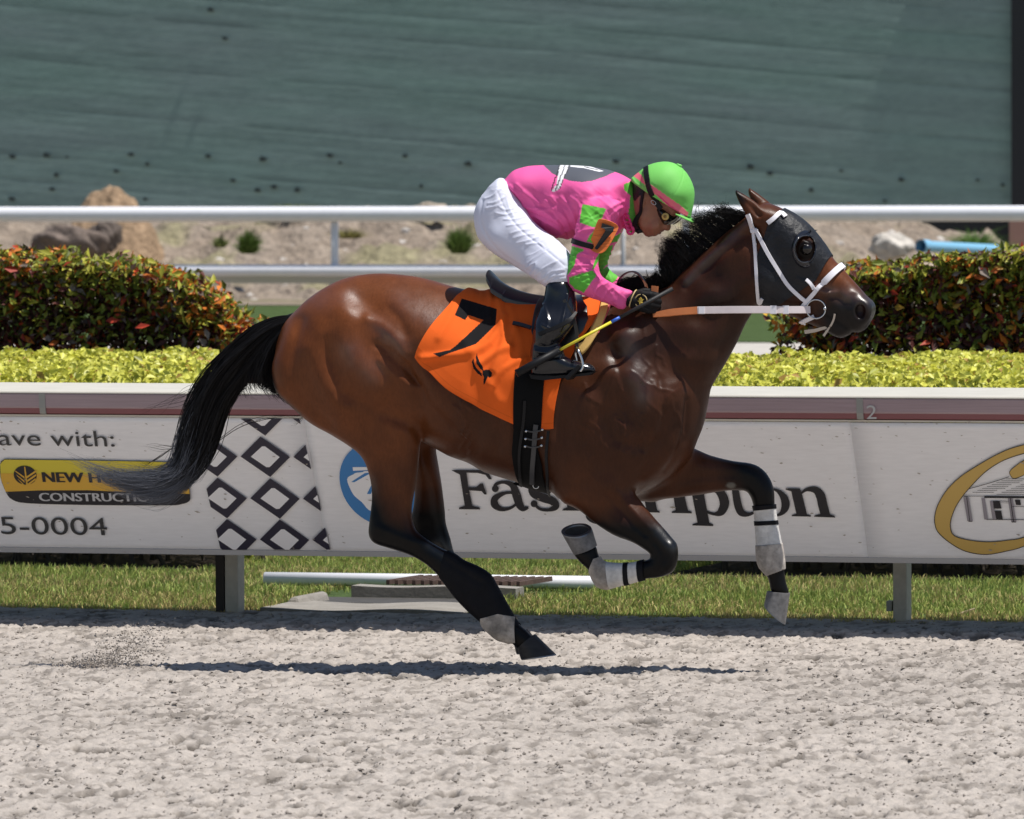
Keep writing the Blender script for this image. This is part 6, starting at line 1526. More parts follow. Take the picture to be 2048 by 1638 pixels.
THI = [(1000, 357), (985, 368), (975, 380), (960, 398), (951, 418), (949, 440), (953, 463), (962, 482), (990, 508), (1036, 536), (1071, 558), (1098, 577), (1115, 582), (1138, 572), (1146, 548), (1142, 512), (1116, 482), (1090, 462), (1066, 442), (1052, 420), (1030, 385), (1014, 365)]
def thigh(sg, g=0): return pil(THI, [(985, 420, .085 * sg), (1040, 480, .13 * sg), (1120, 550, .235 * sg)], [(985, 420, .105), (1040, 480, .088), (1120, 550, .062)], [(985, 420, .10), (1050, 490, .085), (1120, 550, .06)], 3, g)
SHI = [(1098, 560), (1120, 556), (1140, 566), (1150, 600), (1150, 640), (1132, 668), (1114, 688), (1095, 700), (1070, 700), (1069, 661), (1078, 629), (1090, 598)]
def shin(sg, g=0): return pil(SHI, [(1120, 570, .245 * sg), (1100, 690, .315 * sg)], .058, .055, 3, g)
FOO = [(1066, 690), (1063, 722), (1063, 744), (1068, 752), (1090, 755), (1125, 751), (1150, 748), (1180, 746), (1190, 740), (1178, 728), (1152, 722), (1130, 712), (1120, 690), (1100, 676)]
def foot(sg, g=0): return pil(FOO, .322 * sg, [(1070, 700, .045), (1080, 745, .036), (1150, 738, .044), (1185, 740, .030)], [(1090, 690, .05), (1150, 738, .025), (1080, 740, .03)], 3, g)
ARN = [(1160, 425), (1170, 409), (1190, 399), (1215, 396), (1238, 402), (1240, 420), (1232, 440), (1221, 458), (1209, 480), (1199, 502), (1196, 525), (1200, 547), (1217, 562), (1240, 573), (1264, 583), (1258, 600), (1247, 619), (1215, 607), (1186, 598), (1160, 589), (1143, 579), (1134, 564), (1135, 535), (1142, 502), (1147, 480), (1152, 460)]
sA = [(1200, 410, -.185), (1180, 470, -.225), (1160, 560, -.245), (1250, 600, -.155)]
armN = lambda g=0: pil(ARN, sA, [(1200, 415, .062), (1180, 470, .055), (1160, 560, .046), (1250, 600, .034)], [(1200, 415, .06), (1180, 470, .052), (1160, 560, .045), (1250, 600, .034)], 3, g)
ARF = [(1215, 400), (1240, 402), (1255, 430), (1246, 460), (1236, 480), (1225, 500), (1214, 532), (1234, 551), (1262, 570), (1284, 590), (1272, 606), (1240, 594), (1205, 572), (1188, 552), (1186, 520), (1196, 480), (1206, 440)]
armF = lambda g=0: pil(ARF, [(1230, 420, .175), (1220, 480, .215), (1200, 550, .225), (1270, 595, .135)], [(1230, 420, .058), (1200, 540, .045), (1270, 595, .034)], .042, 3, g)
HEAD = [(1341, 448), (1342, 453), (1341, 458), (1338, 461.5), (1332, 461.5), (1328, 459.5), (1327, 463), (1323, 465), (1321, 468.5), (1316, 469), (1312, 472.5), (1303, 473), (1297, 474.5), (1291, 472), (1286, 466), (1280, 457), (1271, 440), (1264, 420), (1261, 395), (1266, 368), (1285, 345), (1312, 338), (1345, 350), (1366, 380), (1368, 412), (1358, 432), (1347, 442)]
Whd = [(1300, 380, .076), (1340, 390, .072), (1290, 430, .070), (1310, 450, .055), (1340, 456, .014), (1333, 452, .022), (1322, 466, .030), (1300, 470, .036), (1318, 448, .050), (1355, 420, .060), (1280, 445, .062)]
head = lambda g=0: pil(HEAD, -0.012, Whd, [(1300, 400, .07), (1340, 455, .015), (1320, 465, .018), (1298, 468, .028), (1345, 390, .06), (1335, 440, .035)], 1, g, 1)
NEC = [(1240, 372), (1262, 362), (1272, 372), (1284, 395), (1290, 430), (1283, 452), (1266, 464), (1246, 452), (1236, 420)]
neck = lambda g=0: pil(NEC, -0.005, .058, .055, 3, g)
def hand(sg, g=0.0):
    """palm, four fingers closed round the rein and a thumb on top; the back of the hand faces outwards"""
    H = lambda a, b, y: np.array([*HF.loc(a, b, -0.15)[[0]], y * sg if sg > 0 else -y, HF.loc(a, b, -0.15)[2]])
    out = [JB.capsule([H(1258, 600, .150), H(1268, 602, .150)], [0.024 + g, 0.026 + g])]
    for k in range(4):
        py = 588 + k * 10.0; L = (0.0, 2.0, 1.0, -3.0)[k]; rr_ = (.0115, .012, .0115, .010)[k] + g
        out.append(JB.capsule([H(1268, 592 + k * 6.5, .153), H(1285, 589 + k * 9, .157), H(1301 + L, py + 2, .155)], [.013 + g, .0145 + g, .0135 + g]))
        out.append(JB.capsule([H(1301 + L, py + 2, .155), H(1314 + L, py + 5, .138), H(1312 + L, py + 7, .112), H(1298 + L, py + 8, .104)], [rr_ + .001, rr_, rr_ * .95, rr_ * .85]))
    out.append(JB.capsule([H(1270, 590, .135), H(1286, 583, .122), H(1300, 584, .115), H(1311, 589, .117)], [.016 + g, .013 + g, .011 + g, .009 + g]))
    return out
F = JB.empty()
for p in (torso(-.012), thigh(-1, -.01), thigh(1, -.01), shin(-1, -.01), shin(1, -.01), foot(-1, -.01), foot(1, -.01), armN(-.012), armF(-.012)): JB.union(F, p, .015)
JB.union(F, neck(-.006), .012); JB.union(F, head(), .010)
Body.subtract(F, JB.capsule([HF.loc(1323, 464, -.012) + [0, dy, 0] for dy in (-.05, -.03, 0, .03)] , .0022), .003)
for p in hand(-1, -.002) + hand(1, -.002): JB.union(F, p, .004)
for sg, yy in ((-1, -.084), (1, .060)):      # ears
    e = HF.loc(1283, 401, -.08); JB.union(F, JB.ellipsoid((e[0], yy, e[2]), (.016, .009, .029)), .005); Body.subtract(F, JB.ellipsoid((e[0] + .003, yy + sg * .009, e[2] + .002), (.008, .006, .016)), .004)
V, Q = JB.mesh(F); V = relax(V, Q, 2)
bx, by = HF.px(V); skin = np.array([0.30, 0.130, 0.080]); C = np.tile(skin, (len(V), 1)) * (0.92 + 0.16 * fbm(V[:, 0] * 40, V[:, 2] * 40, 501, 2))[:, None]
w = np.clip(1 - seg_dist(bx, by, [(1327, 462), (1321, 467)]) / 3.5, 0, 1)[:, None]; C = C * (1 - w) + np.array([.25, .07, .06]) * w
C[in_poly(bx, by, [(1262, 340), (1300, 352), (1296, 372), (1290, 384), (1279, 392), (1270, 402), (1262, 398)])] = (.012, .009, .008)
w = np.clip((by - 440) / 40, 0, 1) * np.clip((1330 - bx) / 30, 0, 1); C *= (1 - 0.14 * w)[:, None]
me = mesh_np('body', V, Q); set_col(me, C)
M_skin = mat('skin', attr='Col', rough=0.5, spec=0.4, noise=(60, 0.05), bump=(220, 0.1, 0.001))
jk = empty('person', HF, label='person in pink and green silks, white breeches and green helmet crouching on the horse', cat='person', )
add('body', me, M_skin, jk)
# ---- silks
def dist_px(poly, X, Y): return signed(poly, X, Y)
F = JB.empty(); JB.union(F, torso()); JB.union(F, armN(), .022); JB.union(F, armF(), .022); JB.union(F, neck(.004), .010)
sk = HF.loc(1275, 560, -.12)
V, Q = JB.mesh(F); V = relax(V, Q, 2); N = vnormals(V, Q); tx, ty = HF.px(V); sx2, sy2 = side_px(HF, V)
def folds(V, N, lines, X, Y, mask=None):
    d = np.zeros(len(V))
    for pl, w, h in lines:
        pl = np.array(pl, float); lo = pl.min(0) - 4 * w; hi = pl.max(0) + 4 * w
        m = (X > lo[0]) & (X < hi[0]) & (Y > lo[1]) & (Y < hi[1])
        if mask is not None: m &= mask
        P = smooth_poly(pl, 3, False); dd = seg_dist(X[m], Y[m], P)
        d[m] += h * 0.001 * np.exp(-(dd / w) ** 2)
    return V + N * d[:, None]
zj = lambda p: ZM(p, 3.15, 900, 280)
L = []
def F_(pts, w=3.0, h=4.0): L.append((zj(pts), w, h))
for pts in ([(480, 470), (600, 510), (720, 600)], [(430, 400), (520, 430), (640, 440)], [(500, 500), (580, 560), (680, 600)], [(560, 440), (640, 480), (700, 560)], [(640, 360), (700, 440), (760, 560)], [(700, 360), (760, 430), (800, 540)], [(760, 360), (810, 400), (820, 470)], [(600, 380), (640, 420), (680, 500)], [(460, 330), (530, 400), (560, 470)], [(380, 290), (460, 400), (540, 540)], [(420, 280), (500, 350), (560, 400)], [(660, 620), (720, 580), (800, 560)]): F_(pts, 3.2, 4.5)
for pts in ([(440, 440), (560, 480), (720, 560)], [(580, 420), (660, 470), (730, 590)], [(670, 400), (730, 480), (780, 590)], [(400, 340), (480, 440), (560, 520)]): F_(pts, 3.5, -4)
for pts in ([(830, 500), (880, 480), (930, 440)], [(840, 530), (890, 500), (950, 470)], [(790, 600), (840, 570), (900, 560)], [(780, 690), (850, 720), (930, 720)], [(770, 740), (830, 720), (900, 740)], [(750, 800), (820, 790), (900, 790)], [(750, 860), (820, 830), (900, 830)], [(760, 900), (830, 860), (910, 850)], [(780, 940), (850, 890), (930, 870)], [(830, 970), (880, 910), (950, 880)], [(900, 990), (930, 930), (990, 900)], [(960, 1010), (990, 950), (1030, 930)], [(1040, 1030), (1060, 980), (1090, 950)], [(1000, 440), (1060, 400), (1120, 380)], [(1020, 470), (1070, 430), (1125, 420)]): F_(pts, 2.4, 3.2)
V = folds(V, N, L, tx, ty, V[:, 1] < 0.02)
L2 = [([(a, b) for a, b in ((1230 - 6 * k, 500 + 9 * k), (1215 - 2 * k, 496 + 9 * k), (1200, 500 + 9 * k))], 2.4, 3) for k in range(7)]
V = folds(V, N, L2, tx, ty, V[:, 1] > 0.02)
rg = lambda a, b, sd_: (1 - np.abs(2 * fbm(a, b, sd_, 3) - 1)) ** 6
dgl = V[:, 0] * 0.75 - V[:, 2] * 0.66; dgp = V[:, 0] * 0.66 + V[:, 2] * 0.75
lowt = np.clip((ty - 355) / 50, 0, 1)
V += N * (lowt * (0.0034 * rg(dgl * 7 + 3, dgp * 24 + V[:, 1] * 8, 511) + 0.0010 * rg(dgl * 22, dgp * 34 + V[:, 1] * 14, 513)) - 0.0016 * lowt)[:, None]
PK = np.array([0.80, 0.115, 0.35]); GR = np.array([0.115, 0.46, 0.050]); C = np.tile(PK, (len(V), 1))
near = V[:, 1] < -0.10
oval = zj([(560, 100), (590, 160), (640, 208), (700, 238), (760, 257), (830, 265), (900, 257), (980, 228), (1045, 198), (1080, 120)])
trs = np.abs(V[:, 1]) < 0.30
C[in_poly(sx2, sy2, oval) & (ty < 372)] = (.085, .092, .112)
for pl, c in ((zj([(694, 150), (752, 150), (700, 290), (662, 326), (640, 322), (668, 285)]), (.72, .72, .74)), (zj([(690, 150), (697, 150), (640, 322), (633, 320)]), (.02, .02, .02)), (zj([(724, 150), (730, 150), (668, 318), (660, 318)]), (.02, .02, .02)), (zj([(752, 150), (758, 150), (690, 312), (684, 312)]), (.02, .02, .02)), (zj([(755, 155), (840, 150), (970, 196), (940, 200), (850, 178), (760, 168)]), (.72, .72, .74)), (zj([(845, 165), (930, 186), (930, 190), (845, 170)]), (.02, .02, .02))):
    C[in_poly(sx2, sy2, pl) & (ty < 400)] = c
for pl in (zj([(835, 405), (985, 432), (932, 545), (905, 552), (818, 520)]), zj([(860, 640), (880, 600), (930, 545), (960, 560), (900, 650)]), zj([(760, 665), (850, 690), (800, 720), (785, 790), (745, 850), (728, 850), (740, 780)]), zj([(932, 715), (955, 725), (905, 815), (893, 812)]), zj([(748, 868), (800, 850), (895, 822), (920, 852), (842, 962), (790, 938), (755, 905)])):
    C[in_poly(tx, ty, pl) & near] = GR
far = V[:, 1] > 0.08
for pl in (zj([(930, 690), (1030, 660), (985, 790), (915, 850), (880, 780)]), zj([(900, 850), (990, 795), (1062, 860), (1020, 905), (950, 900)]), zj([(1000, 560), (1090, 560), (1060, 640), (1010, 650)])): C[in_poly(tx, ty, pl) & far] = GR
C[(dist_px([(1240, 372), (1268, 360), (1300, 400), (1300, 470), (1258, 466), (1249, 447), (1258, 420), (1261, 392)], tx, ty) < 0) & (np.abs(V[:, 1]) < .075)] = GR * 0.8
me = mesh_np('silks', V, Q); set_col(me, C)
M_silk = mat('silk_print', attr='Col', rough=0.58, spec=0.25, noise=(6, 0.03), bump=[(40, 0.12, 0.004), (900, 0.1, 0.0005)])
add('silks', me, M_silk, jk, label='pink silks with green checks on the sleeves and dark oval on back')
mb = MB()
for k in range(4):
    a = np.linspace(0, 2 * math.pi, 13); c = HF.loc(1252 + 3 * k, 440 + 8 * k - 4, -.062); 
    mb.tube(np.c_[c[0] + .012 * np.cos(a), c[1] - .006 * np.sin(2 * a), c[2] + .016 * np.sin(a)], .006, 8, cap=False)
mb.build('collar_frill', mat('collar_pink', (0.70, 0.05, 0.22), rough=0.5), jk, smooth=True)
# ---- breeches
F = JB.empty(); JB.union(F, thigh(-1)); JB.union(F, thigh(1), .03)
S_, G_ = torso(-.004); Bx = F.copy()
V, Q = JB.mesh(F); V = relax(V, Q, 2); N = vnormals(V, Q); tx, ty = HF.px(V)
L = []
for pts in ([(310, 420), (350, 440), (400, 430)], [(290, 460), (350, 470), (420, 450)], [(340, 500), (400, 500), (470, 480)], [(360, 540), (420, 530), (500, 520)], [(380, 590), (440, 570), (520, 560)], [(400, 620), (460, 600), (530, 590)], [(420, 650), (500, 630), (560, 610)], [(240, 400), (290, 390), (340, 360)], [(230, 430), (280, 420), (330, 400)], [(220, 370), (270, 350), (320, 300)], [(600, 900), (650, 860), (720, 850)], [(620, 920), (660, 880), (730, 870)], [(580, 880), (640, 830), (720, 820)], [(540, 850), (600, 800), (680, 760)], [(480, 660), (560, 650), (600, 690)], [(350, 340), (370, 420), (400, 480)]): F_(pts, 2.0, 2.4)
F_([(205, 380), (190, 500), (240, 620), (340, 730), (500, 830)], 3.0, -3.0); F_([(300, 330), (360, 460), (450, 570), (600, 690), (720, 790)], 2.2, -2.5)
V = folds(V, N, L, tx, ty, V[:, 1] < 0.03)
dgl = V[:, 0] * 0.85 + V[:, 2] * 0.5; dgp = -V[:, 0] * 0.5 + V[:, 2] * 0.85
V += N * (0.0042 * rg(dgl * 9, dgp * 30 + V[:, 1] * 8, 521) * np.clip(fbm(V[:, 0] * 7, V[:, 2] * 7, 523, 2) * 3 - 1, 0, 1))[:, None]
add('breeches', mesh_np('breeches', V, Q), mat('breeches_white', (0.66, 0.68, 0.80), rough=0.62, spec=0.3, bump=[(45, 0.15, 0.004), (900, 0.1, 0.0005)]), jk)
mb = MB(); C_, N_ = [], []
# ---- boots
M_boot = mat('boot_patent', (0.007, 0.008, 0.012), rough=0.17, spec=0.5, bump=(9, 0.12, 0.010))
for sg in (-1, 1):
    F = JB.empty(); JB.union(F, shin(sg, .004)); JB.union(F, foot(sg, .002), .012)
    V, Q = JB.mesh(F); V = relax(V, Q, 2); N = vnormals(V, Q); tx, ty = HF.px(V * [1, -sg, 1])
    V = folds(V, N, [(z_, 3, h_) for z_, h_ in (([(1072, 690), (1095, 694), (1118, 686)], -4), ([(1072, 702), (1096, 706), (1124, 700)], 4), ([(1070, 715), (1100, 716), (1130, 712)], -4), ([(1085, 650), (1110, 660), (1140, 640)], 4), ([(1088, 610), (1096, 640), (1092, 670)], 4), ([(1135, 590), (1128, 630), (1120, 660)], 5))], tx, ty)
    b = add('boot', mesh_np('boot', V, Q), M_boot, jk)
    y0 = .365 * sg; S3 = lambda p, dy=0.0: np.array([HF.loc(p[0], p[1], -.36)[0], y0 + dy * sg, HF.loc(p[0], p[1], -.36)[2]])
    mb = MB(); pts = smooth_poly([S3((1080, 668), .014), S3((1095, 662), .02), (S3((1120, 652), .015)), S3((1140, 640), 0.0), S3((1150, 625), -.03)], 5, False); ribbon(mb, pts, [np.array([0, sg, 0.1])] * len(pts), np.interp(np.linspace(0, 1, len(pts)), [0, .7, 1], [.014, .018, .01]), .005); mb.build('boot_strap', M_leatherm, b)
    mb = MB(); so = [(1062, 748), (1066, 757), (1092, 760), (1128, 756), (1152, 753), (1182, 750), (1191, 743), (1180, 745), (1150, 748), (1125, 750), (1090, 752), (1070, 750)]
    mb.prism([np.array([*HF.loc(*p, -.32)[[0]], (.322 - .036) * sg, HF.loc(*p, -.32)[2]]) for p in so], (0, .072 * sg, 0)); recalc(mb.build('sole', M_leatherm, b))
# ---- gloves
M_glove = mat('glove_black', (0.007, 0.007, 0.008), rough=0.65, spec=0.18, bump=(120, 0.4, 0.002))
for sg in (-1, 1):
    F = JB.empty()
    for p in hand(sg, .0015): JB.union(F, p, .004)
    V, Q = JB.mesh(F); V = relax(V, Q, 1); g = add('glove', mesh_np('glove', V, Q), M_glove, jk)
    c = HF.loc(1266, 597, -.15); c[1] = .150 * sg; ax = HF.loc(1280, 603, -.15) - HF.loc(1258, 594, -.15); ax[1] = 0; ax /= np.linalg.norm(ax); up = np.cross(ax, [0, 1, 0])
    mb = MB(); a = np.linspace(0, 2 * math.pi, 25); mb.tube([c + np.array([0, 1, 0]) * .031 * math.sin(t) + up * .036 * math.cos(t) for t in a], .0028, 6, cap=False); mb.build('cuff', mat('cuff_gold', (0.55, 0.42, 0.20), rough=0.6), g, smooth=True)
    if sg < 0:
        c = HF.loc(1281, 602, -.18); c[1] = -.1745; mb = MB(); a = np.linspace(math.radians(-20), math.radians(230), 20); mb.tube([c + np.array([.024 * math.cos(t), .004, .026 * math.sin(t)]) for t in a], .0022, 6); mb.build('glove_piping', bpy.data.materials['cuff_gold'], g, smooth=True)
        mb = MB(); mb.prism([c + np.array([x * .0075, -.004 + abs(x) * .002, z * .0075]) for x, z in ((-1, 1.2), (0, 2), (.6, 1), (1.6, .9), (.8, 0), (1.3, -1.2), (.2, -1), (-.6, -2), (-.9, -.6), (-1.8, 0), (-.8, .3))], (0, .008, 0)); recalc(mb.build('glove_emblem', mat('emblem_gold', (0.65, 0.46, 0.06), rough=0.5), g))
# ---- helmet with its pink banded silk cover
HEL = [(1262, 362), (1264, 356), (1268, 352), (1278, 344), (1292, 333), (1307, 326.5), (1327, 323), (1346, 325.5), (1365, 337), (1379, 356), (1387, 377), (1388, 394), (1386, 411), (1382, 430), (1380, 444), (1372, 452), (1350, 452), (1325, 440), (1295, 420), (1275, 400), (1262, 380)]
F = JB.empty(); JB.union(F, pil(HEL, -.012, [(1275, 362, .085), (1320, 360, .112), (1360, 380, .108), (1370, 420, .085)], [(1275, 362, .06), (1330, 360, .10), (1370, 400, .08)], 2, 0, 3))
V, Q = JB.mesh(F); V = relax(V, Q, 3); N = vnormals(V, Q); tx, ty = HF.px(V); sx2, sy2 = side_px(HF, V + [0, .012, 0])
z7 = lambda p: ZM(p, 9.1, 1250, 310)
V = folds(V, N, [(z7([(1070, 280), (1040, 450), (950, 640), (830, 800)]), 1.2, -1.6), (z7([(480, 520), (700, 690), (850, 800), (1130, 990)]), 1.4, -1.6), (z7([(140, 430), (200, 520), (300, 580)]), 2, 3), (z7([(120, 500), (180, 560), (280, 600)]), 2, -3), (z7([(320, 300), (380, 480), (460, 640)]), 2, -2)], tx, ty)
HG = np.array([0.17, 0.54, 0.11]); C = np.tile(HG, (len(V), 1))
for pl in (z7([(465, 520), (560, 590), (830, 790), (1000, 900), (1165, 1050), (1140, 1125), (1000, 1060), (850, 985), (680, 820), (490, 660)]), z7([(165, 380), (255, 310), (320, 380), (380, 520), (370, 540), (240, 440)])): C[in_poly(sx2, sy2, pl)] = (.78, .16, .22)
C[in_poly(sx2, sy2, z7([(560, 690), (640, 740), (860, 930), (1000, 1030), (1000, 1050), (840, 960), (640, 780)]))] = (.62, .06, .17)
me = mesh_np('helmet', V, Q); set_col(me, C)
hel = add('helmet', me, mat('helmet_cover', attr='Col', rough=0.62, spec=0.25, bump=(40, 0.06, 0.004)), jk, label='lime green helmet cover with pink band')
bm = bmesh.new(); bm.from_mesh(hel.data); a_ = HF.loc(1262, 364, -.09); b_ = HF.loc(1376, 436, -.09); nr_ = np.array([b_[2] - a_[2], 0, -(b_[0] - a_[0])])
bmesh.ops.bisect_plane(bm, geom=bm.verts[:] + bm.edges[:] + bm.faces[:], dist=1e-6, plane_co=tuple(a_ * [1, 0, 1]), plane_no=tuple(nr_ / np.linalg.norm(nr_)), clear_outer=True); bm.to_mesh(hel.data); bm.free()
s = hel.modifiers.new('shell', 'SOLIDIFY'); s.thickness = .008; s.offset = -1
mb = MB(); rim = [(1330, 409), (1345, 418), (1362, 428), (1374, 434), (1389, 443.5)]
V = []; nA = 25
for rr_, dz in ((1.0, 0.0), (1.0, -.004)):
    for k in range(nA):
        t = math.pi * k / (nA - 1); cs, sn = math.cos(t), math.sin(t)
        for (a0, b0), wid in (((1340, 412), .104), ((1388, 443), 0.0)):
            pass
def visor_pt(t, k):
    b = HF.loc(1352, 423, -.012); e = HF.loc(1389.5, 443.5, -.012); f = HF.loc(1374, 432, -.012)
    sn = math.sin(t); y = -.012 + .106 * math.cos(t)
    inner = b + (f - b) * sn ** 0.8; outer = inner + (e - f) * max(sn - .3, 0) / .7
    p = inner * (1 - k) + outer * k; p[1] = y * (1 - .03 * (1 - k)); return p
V = []; nK = 6
for lay in (0, 1):
    for i in range(nA):
        for k in range(nK):
            p = visor_pt(math.radians(18 + 144 * i / (nA - 1)), k / (nK - 1)); p = p + np.array([.0, 0, -.005 * lay]); V.append(p)
F = []; n1 = nA * nK
for i in range(nA - 1):
    for k in range(nK - 1):
        a = i * nK + k; F.append((a, a + 1, a + nK + 1, a + nK)); F.append((n1 + a, n1 + a + nK, n1 + a + nK + 1, n1 + a + 1))
    a = i * nK + nK - 1; F.append((a, n1 + a, n1 + a + nK, a + nK))
recalc(add('visor', mesh_np('visor', np.array(V), np.array(F)), mat('visor_green', HG, rough=0.45), hel))
mb = MB(); c = HF.loc(1358, 331, -.012); d = np.array([.35, 0, 1]); d /= np.linalg.norm(d); mb.tube([c - d * .004, c + d * .004, c + d * .006], [.012, .012, .008], 14); mb.build('button', bpy.data.materials['visor_green'], hel, smooth=True)
# goggles, strap, chin harness
M_gog = mat('goggles_black', (0.008, 0.008, 0.009), rough=0.12, spec=0.6)
F = JB.empty(); JB.union(F, pil(z7([(540, 930), (640, 900), (760, 920), (880, 1010), (985, 1110), (960, 1180), (900, 1235), (840, 1268), (740, 1285), (680, 1240), (620, 1140), (570, 1020)]), -.012, [(1318, 425, .079), (1340, 440, .072), (1353, 436, .045), (1340, 450, .05)], [(1318, 425, .05), (1345, 440, .03)], 3))
V, Q = JB.mesh(F); V = relax(V, Q, 2); gg = add('goggles', mesh_np('goggles', V, Q), M_gog, jk)
for sg in (-1, 1):
    c = HF.loc(1330.6, 433, -.09); c[1] = -.012 + sg * .0735; mb = MB(); mb.tube([c, c + [0, sg * .007, 0], c + [0, sg * .009, 0]], [.0145, .0145, .012], 20); mb.build('goggle_clip', mat('clip_gold', (0.50, 0.36, 0.10), rough=0.5), gg, smooth=True)
    mb = MB(); mb.tube([c + [0, sg * .009, 0], c + [0, sg * .0105, 0]], [.007, .006], 12); mb.build('goggle_stud', mat('clip_dark', (0.22, 0.13, 0.03), rough=0.6), gg, smooth=True)
    mb = MB()
    for q in range(3): mb.tube(smooth_poly([HF.loc(*p, -.07) * [1, 0, 1] + [0, sg * yy - .012, 0] for p, yy in (((1334 + 4 * q, 449.5 - 3 * q), .066), ((1344 + 3 * q, 445 - 3 * q), .060), ((1354 + q, 436 - 2.5 * q), .046))], 4, False), .0018, 6)
    mb.build('goggle_vent', mat('goggle_vent', (0.22, 0.20, 0.15), rough=0.3), gg, smooth=True)
HELB = BVHTree.FromPolygons([tuple(v.co) for v in hel.data.vertices], [tuple(p.vertices) for p in hel.data.polygons])
def on_helmet(px, py, sg, off=.004):
    L_ = HF.loc(px, py, -.11); h = HELB.ray_cast(Vector((L_[0], sg * .5, L_[2])), Vector((0, -sg, 0)))
    if h[0] is None: h = HELB.find_nearest(Vector((L_[0], sg * .06, L_[2])))
    nn = np.array(h[1]); nn *= 1 if nn[1] * sg > 0 else -1
    return np.array(h[0]) + nn * off, nn
for sg in (-1, 1):
    R_ = [on_helmet(a, b, sg) for a, b in smooth_poly([(1288, 336), (1293, 350), (1297, 364), (1300, 376), (1304, 388), (1308, 397)], 4, False)]
    C_ = np.array([q[0] for q in R_]); N_ = np.array([q[1] for q in R_]); C_[-6:, 1] = np.linspace(C_[-6, 1], sg * .082 - .012, 6)
    C_[1:-1] = (C_[:-2] + C_[1:-1] + C_[2:]) / 3
    C_ = np.r_[C_, [HF.loc(1314, 407, -.09) * [1, 0, 1] + [0, sg * .080 - .012, 0], HF.loc(1322, 418, -.09) * [1, 0, 1] + [0, sg * .079 - .012, 0]]]; N_ = np.r_[N_, [[0, sg, 0]] * 2]
    mb = MB(); ribbon(mb, C_, N_, .022, .004); mb.build('goggle_strap', M_leatherm, gg)
    mb = MB(); c = HF.loc(1308, 405, -.09); c[1] = sg * .088 - .012; a = np.linspace(0, 2 * math.pi, 13); mb.tube(np.c_[c[0] + .010 * np.cos(a), c[1] + 0 * a, c[2] + .008 * np.sin(a) - .004 * np.cos(a)], .0016, 5, cap=False); mb.build('strap_buckle', M_steel, gg, smooth=True)
    pts = smooth_poly([HF.loc(a, b, -.08) * [1, 0, 1] + [0, sg * y - .012, 0] for a, b, y in ((1288, 384, .084), (1284, 408, .080), (1282, 424, .075), (1275, 435, .070), (1269, 448, .060), (1272, 456, .040), (1280, 462, .012))], 4, False)
    mb = MB(); ribbon(mb, pts, [np.array([-.3, sg, -.2])] * len(pts), np.interp(np.linspace(0, 1, len(pts)), [0, .35, .6, 1], [.010, .012, .020, .020]), .006); mb.build('chin_strap', M_leatherm, hel)
mb = MB(); P0 = HF.loc(1278, 459, -.03); mb.tube([P0 + [-.016, 0, .004], P0 + [.0, -.012, -.006], P0 + [.014, -.01, -.002]], [.008, .012, .009], 10); mb.build('chin_cup', M_leatherm, hel, smooth=True)
# arm band with number
def on_arm(px, py, off, s0=-.3):
    L_ = HF.loc(px, py, -.26); h = SB.ray_cast(Vector((L_[0], -.6, L_[2])), Vector((0, 1, 0)))
    return np.array(h[0]) + np.array([0, -off, 0]) if h[0] is not None else np.array([L_[0], -.24, L_[2]])
sme = [o for o in jk.children if o.name.startswith('silks')][0].data
SB = BVHTree.FromPolygons([tuple(v.co) for v in sme.vertices], [tuple(p.vertices) for p in sme.polygons])
c_ = np.array([HF.loc(1178, 490, -.225)[0], -.225, HF.loc(1178, 490, -.225)[2]]); ax = np.array([HF.loc(1190, 440, -.2)[0] - HF.loc(1163, 545, -.2)[0], 0, HF.loc(1190, 440, -.2)[2] - HF.loc(1163, 545, -.2)[2]]); ax /= np.linalg.norm(ax); sd_ = np.cross(ax, [0, 1, 0])
CC, NN = [], []
for t in np.linspace(0, 2 * math.pi, 40, endpoint=False):
    dr_ = np.array([0, 1, 0]) * math.sin(t) + sd_ * math.cos(t); h = SB.ray_cast(Vector(c_ + dr_ * .16), Vector(-dr_))
    CC.append(np.array(h[0]) if h[0] is not None else c_ + dr_ * .06); NN.append(dr_)
mb = MB(); ribbon(mb, np.array(CC) + np.array(NN) * .002, NN, .021, .004, True); ab = mb.build('arm_band', M_leatherm, jk)
plq = smooth_poly(zj([(955, 497), (1010, 508), (1060, 540), (1055, 575), (1020, 650), (985, 700), (940, 713), (890, 690), (872, 672), (905, 600), (935, 520)]), 3)
def plate(poly, m, off, name, par, n=22):
    lo, hi = np.array(poly).min(0), np.array(poly).max(0); gx, gy = np.meshgrid(np.linspace(lo[0], hi[0], n), np.linspace(lo[1], hi[1], n), indexing='ij')
    pl_ = np.array([HF.loc(a, b, -.26)[[0, 2]] for a, b in poly])
    cu = bpy.data.curves.new('p', 'CURVE'); cu.dimensions = '2D'; cu.fill_mode = 'BOTH'; sp = cu.splines.new('POLY'); sp.points.add(len(pl_) - 1)
    for k, (a, b) in enumerate(pl_): sp.points[k].co = (a, b, 0, 1)
    sp.use_cyclic_u = True; ob = bpy.data.objects.new('p', cu); me0 = ob.to_mesh(); V0 = [v.co[:2] for v in me0.vertices]; F0 = [p.vertices[:] for p in me0.polygons]; ob.to_mesh_clear(); bpy.data.objects.remove(ob)
    bc = pl_.mean(0); out = []
    for a, b in V0:
        r_ = (a - bc[0]); out.append((a, -.292 - off + 1.6 * (r_ * .8 + .1 * (b - bc[1])) ** 2 / .1 * .1 * 6, b))
    me1 = bpy.data.meshes.new(name); me1.from_pydata(out, [], F0); me1.update(); o = add(name, me1, m, par); s = o.modifiers.new('t', 'SOLIDIFY'); s.thickness = .003; s.offset = 0
    return o
plate(plq, mat('band_orange', (0.72, 0.17, 0.03), rough=0.6, noise=(30, 0.08), bump=(200, .3, .001)), 0.0, 'number_plate', ab)
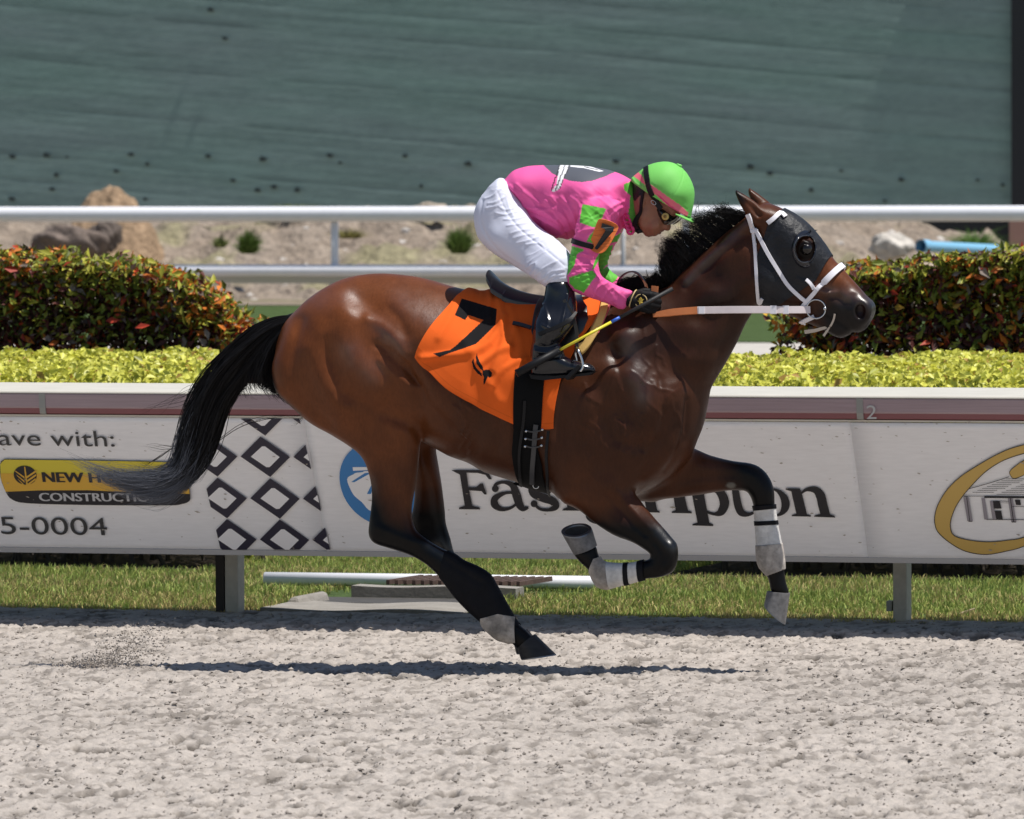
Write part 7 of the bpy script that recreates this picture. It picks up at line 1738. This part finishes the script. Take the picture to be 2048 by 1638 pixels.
plate(zj([(970, 522), (1042, 548), (1036, 575), (935, 690), (918, 682), (990, 570), (985, 558), (962, 552)]), mat('band_black', (.012, .012, .014), rough=.6), 0.003, 'number', ab)
# ---- whip held in the hand
wh = empty('riding_whip', HF, label='riding whip with yellow shaft, black handle and blue binding held in glove', cat='whip')
A_ = HF.loc(1033, 747, -.44); B_ = HF.loc(1346, 577, -.17); T_ = lambda t: A_ + (B_ - A_) * t
ft = lambda px: float(np.clip((px - 1033) / (1346 - 1033), 0, 1))
for nm, a, b, r0, r1, m in (('popper', 1033, 1118, .0155, .0145, M_leatherm), ('shaft', 1116, 1224, .0056, .0058, mat('whip_yellow', (0.72, 0.62, 0.04), rough=.35)), ('binding', 1222, 1240, .0062, .0066, mat('whip_blue', (0.03, 0.12, 0.52), rough=.4)), ('grip', 1239, 1345, .0068, .0088, mat('whip_grip', (.012, .012, .013), rough=.6, bump=(160, .5, .002)))):
    mb = MB(); ta, tb = ft(a), ft(b); mb.tube([T_(ta), T_((ta + tb) / 2), T_(tb)], [r0, (r0 + r1) / 2, r1], 14); mb.build(nm, m, wh, smooth=True)

# ================================================================== SAND THROWN UP BEHIND
src = []
for q in range(3):
    bm = bmesh.new(); bmesh.ops.create_icosphere(bm, subdivisions=1, radius=1)
    for v in bm.verts: v.co *= 1 + .5 * (random.random() - .5)
    src.append((np.array([v.co[:] for v in bm.verts]), np.array([[v.index for v in f.verts] for f in bm.faces]))); bm.free()
SV, SF, nb = [], [], 0
for q in range(3400):
    t = rng.random() ** 0.8
    px = 150 + 135 * t + rng.normal() * 34; py = 1335 - 95 * t ** 1.8 * rng.random() ** .6 + rng.normal() * 8
    c = HF.loc(px, min(py, 1342), rng.normal() * .10 - .05); r_ = .0009 + .0035 * rng.random() ** 4
    if c[2] < .004: c[2] = .004 + .02 * rng.random()
    v, f = src[q % 3]; SV.append(v * r_ + c); SF.append(f + nb); nb += len(v)
add('flying_sand', mesh_np('flying_sand', np.concatenate(SV), np.concatenate(SF), False), mat('sand_clods', (0.38, 0.335, 0.29), rough=.95), None, HF, kind='stuff')
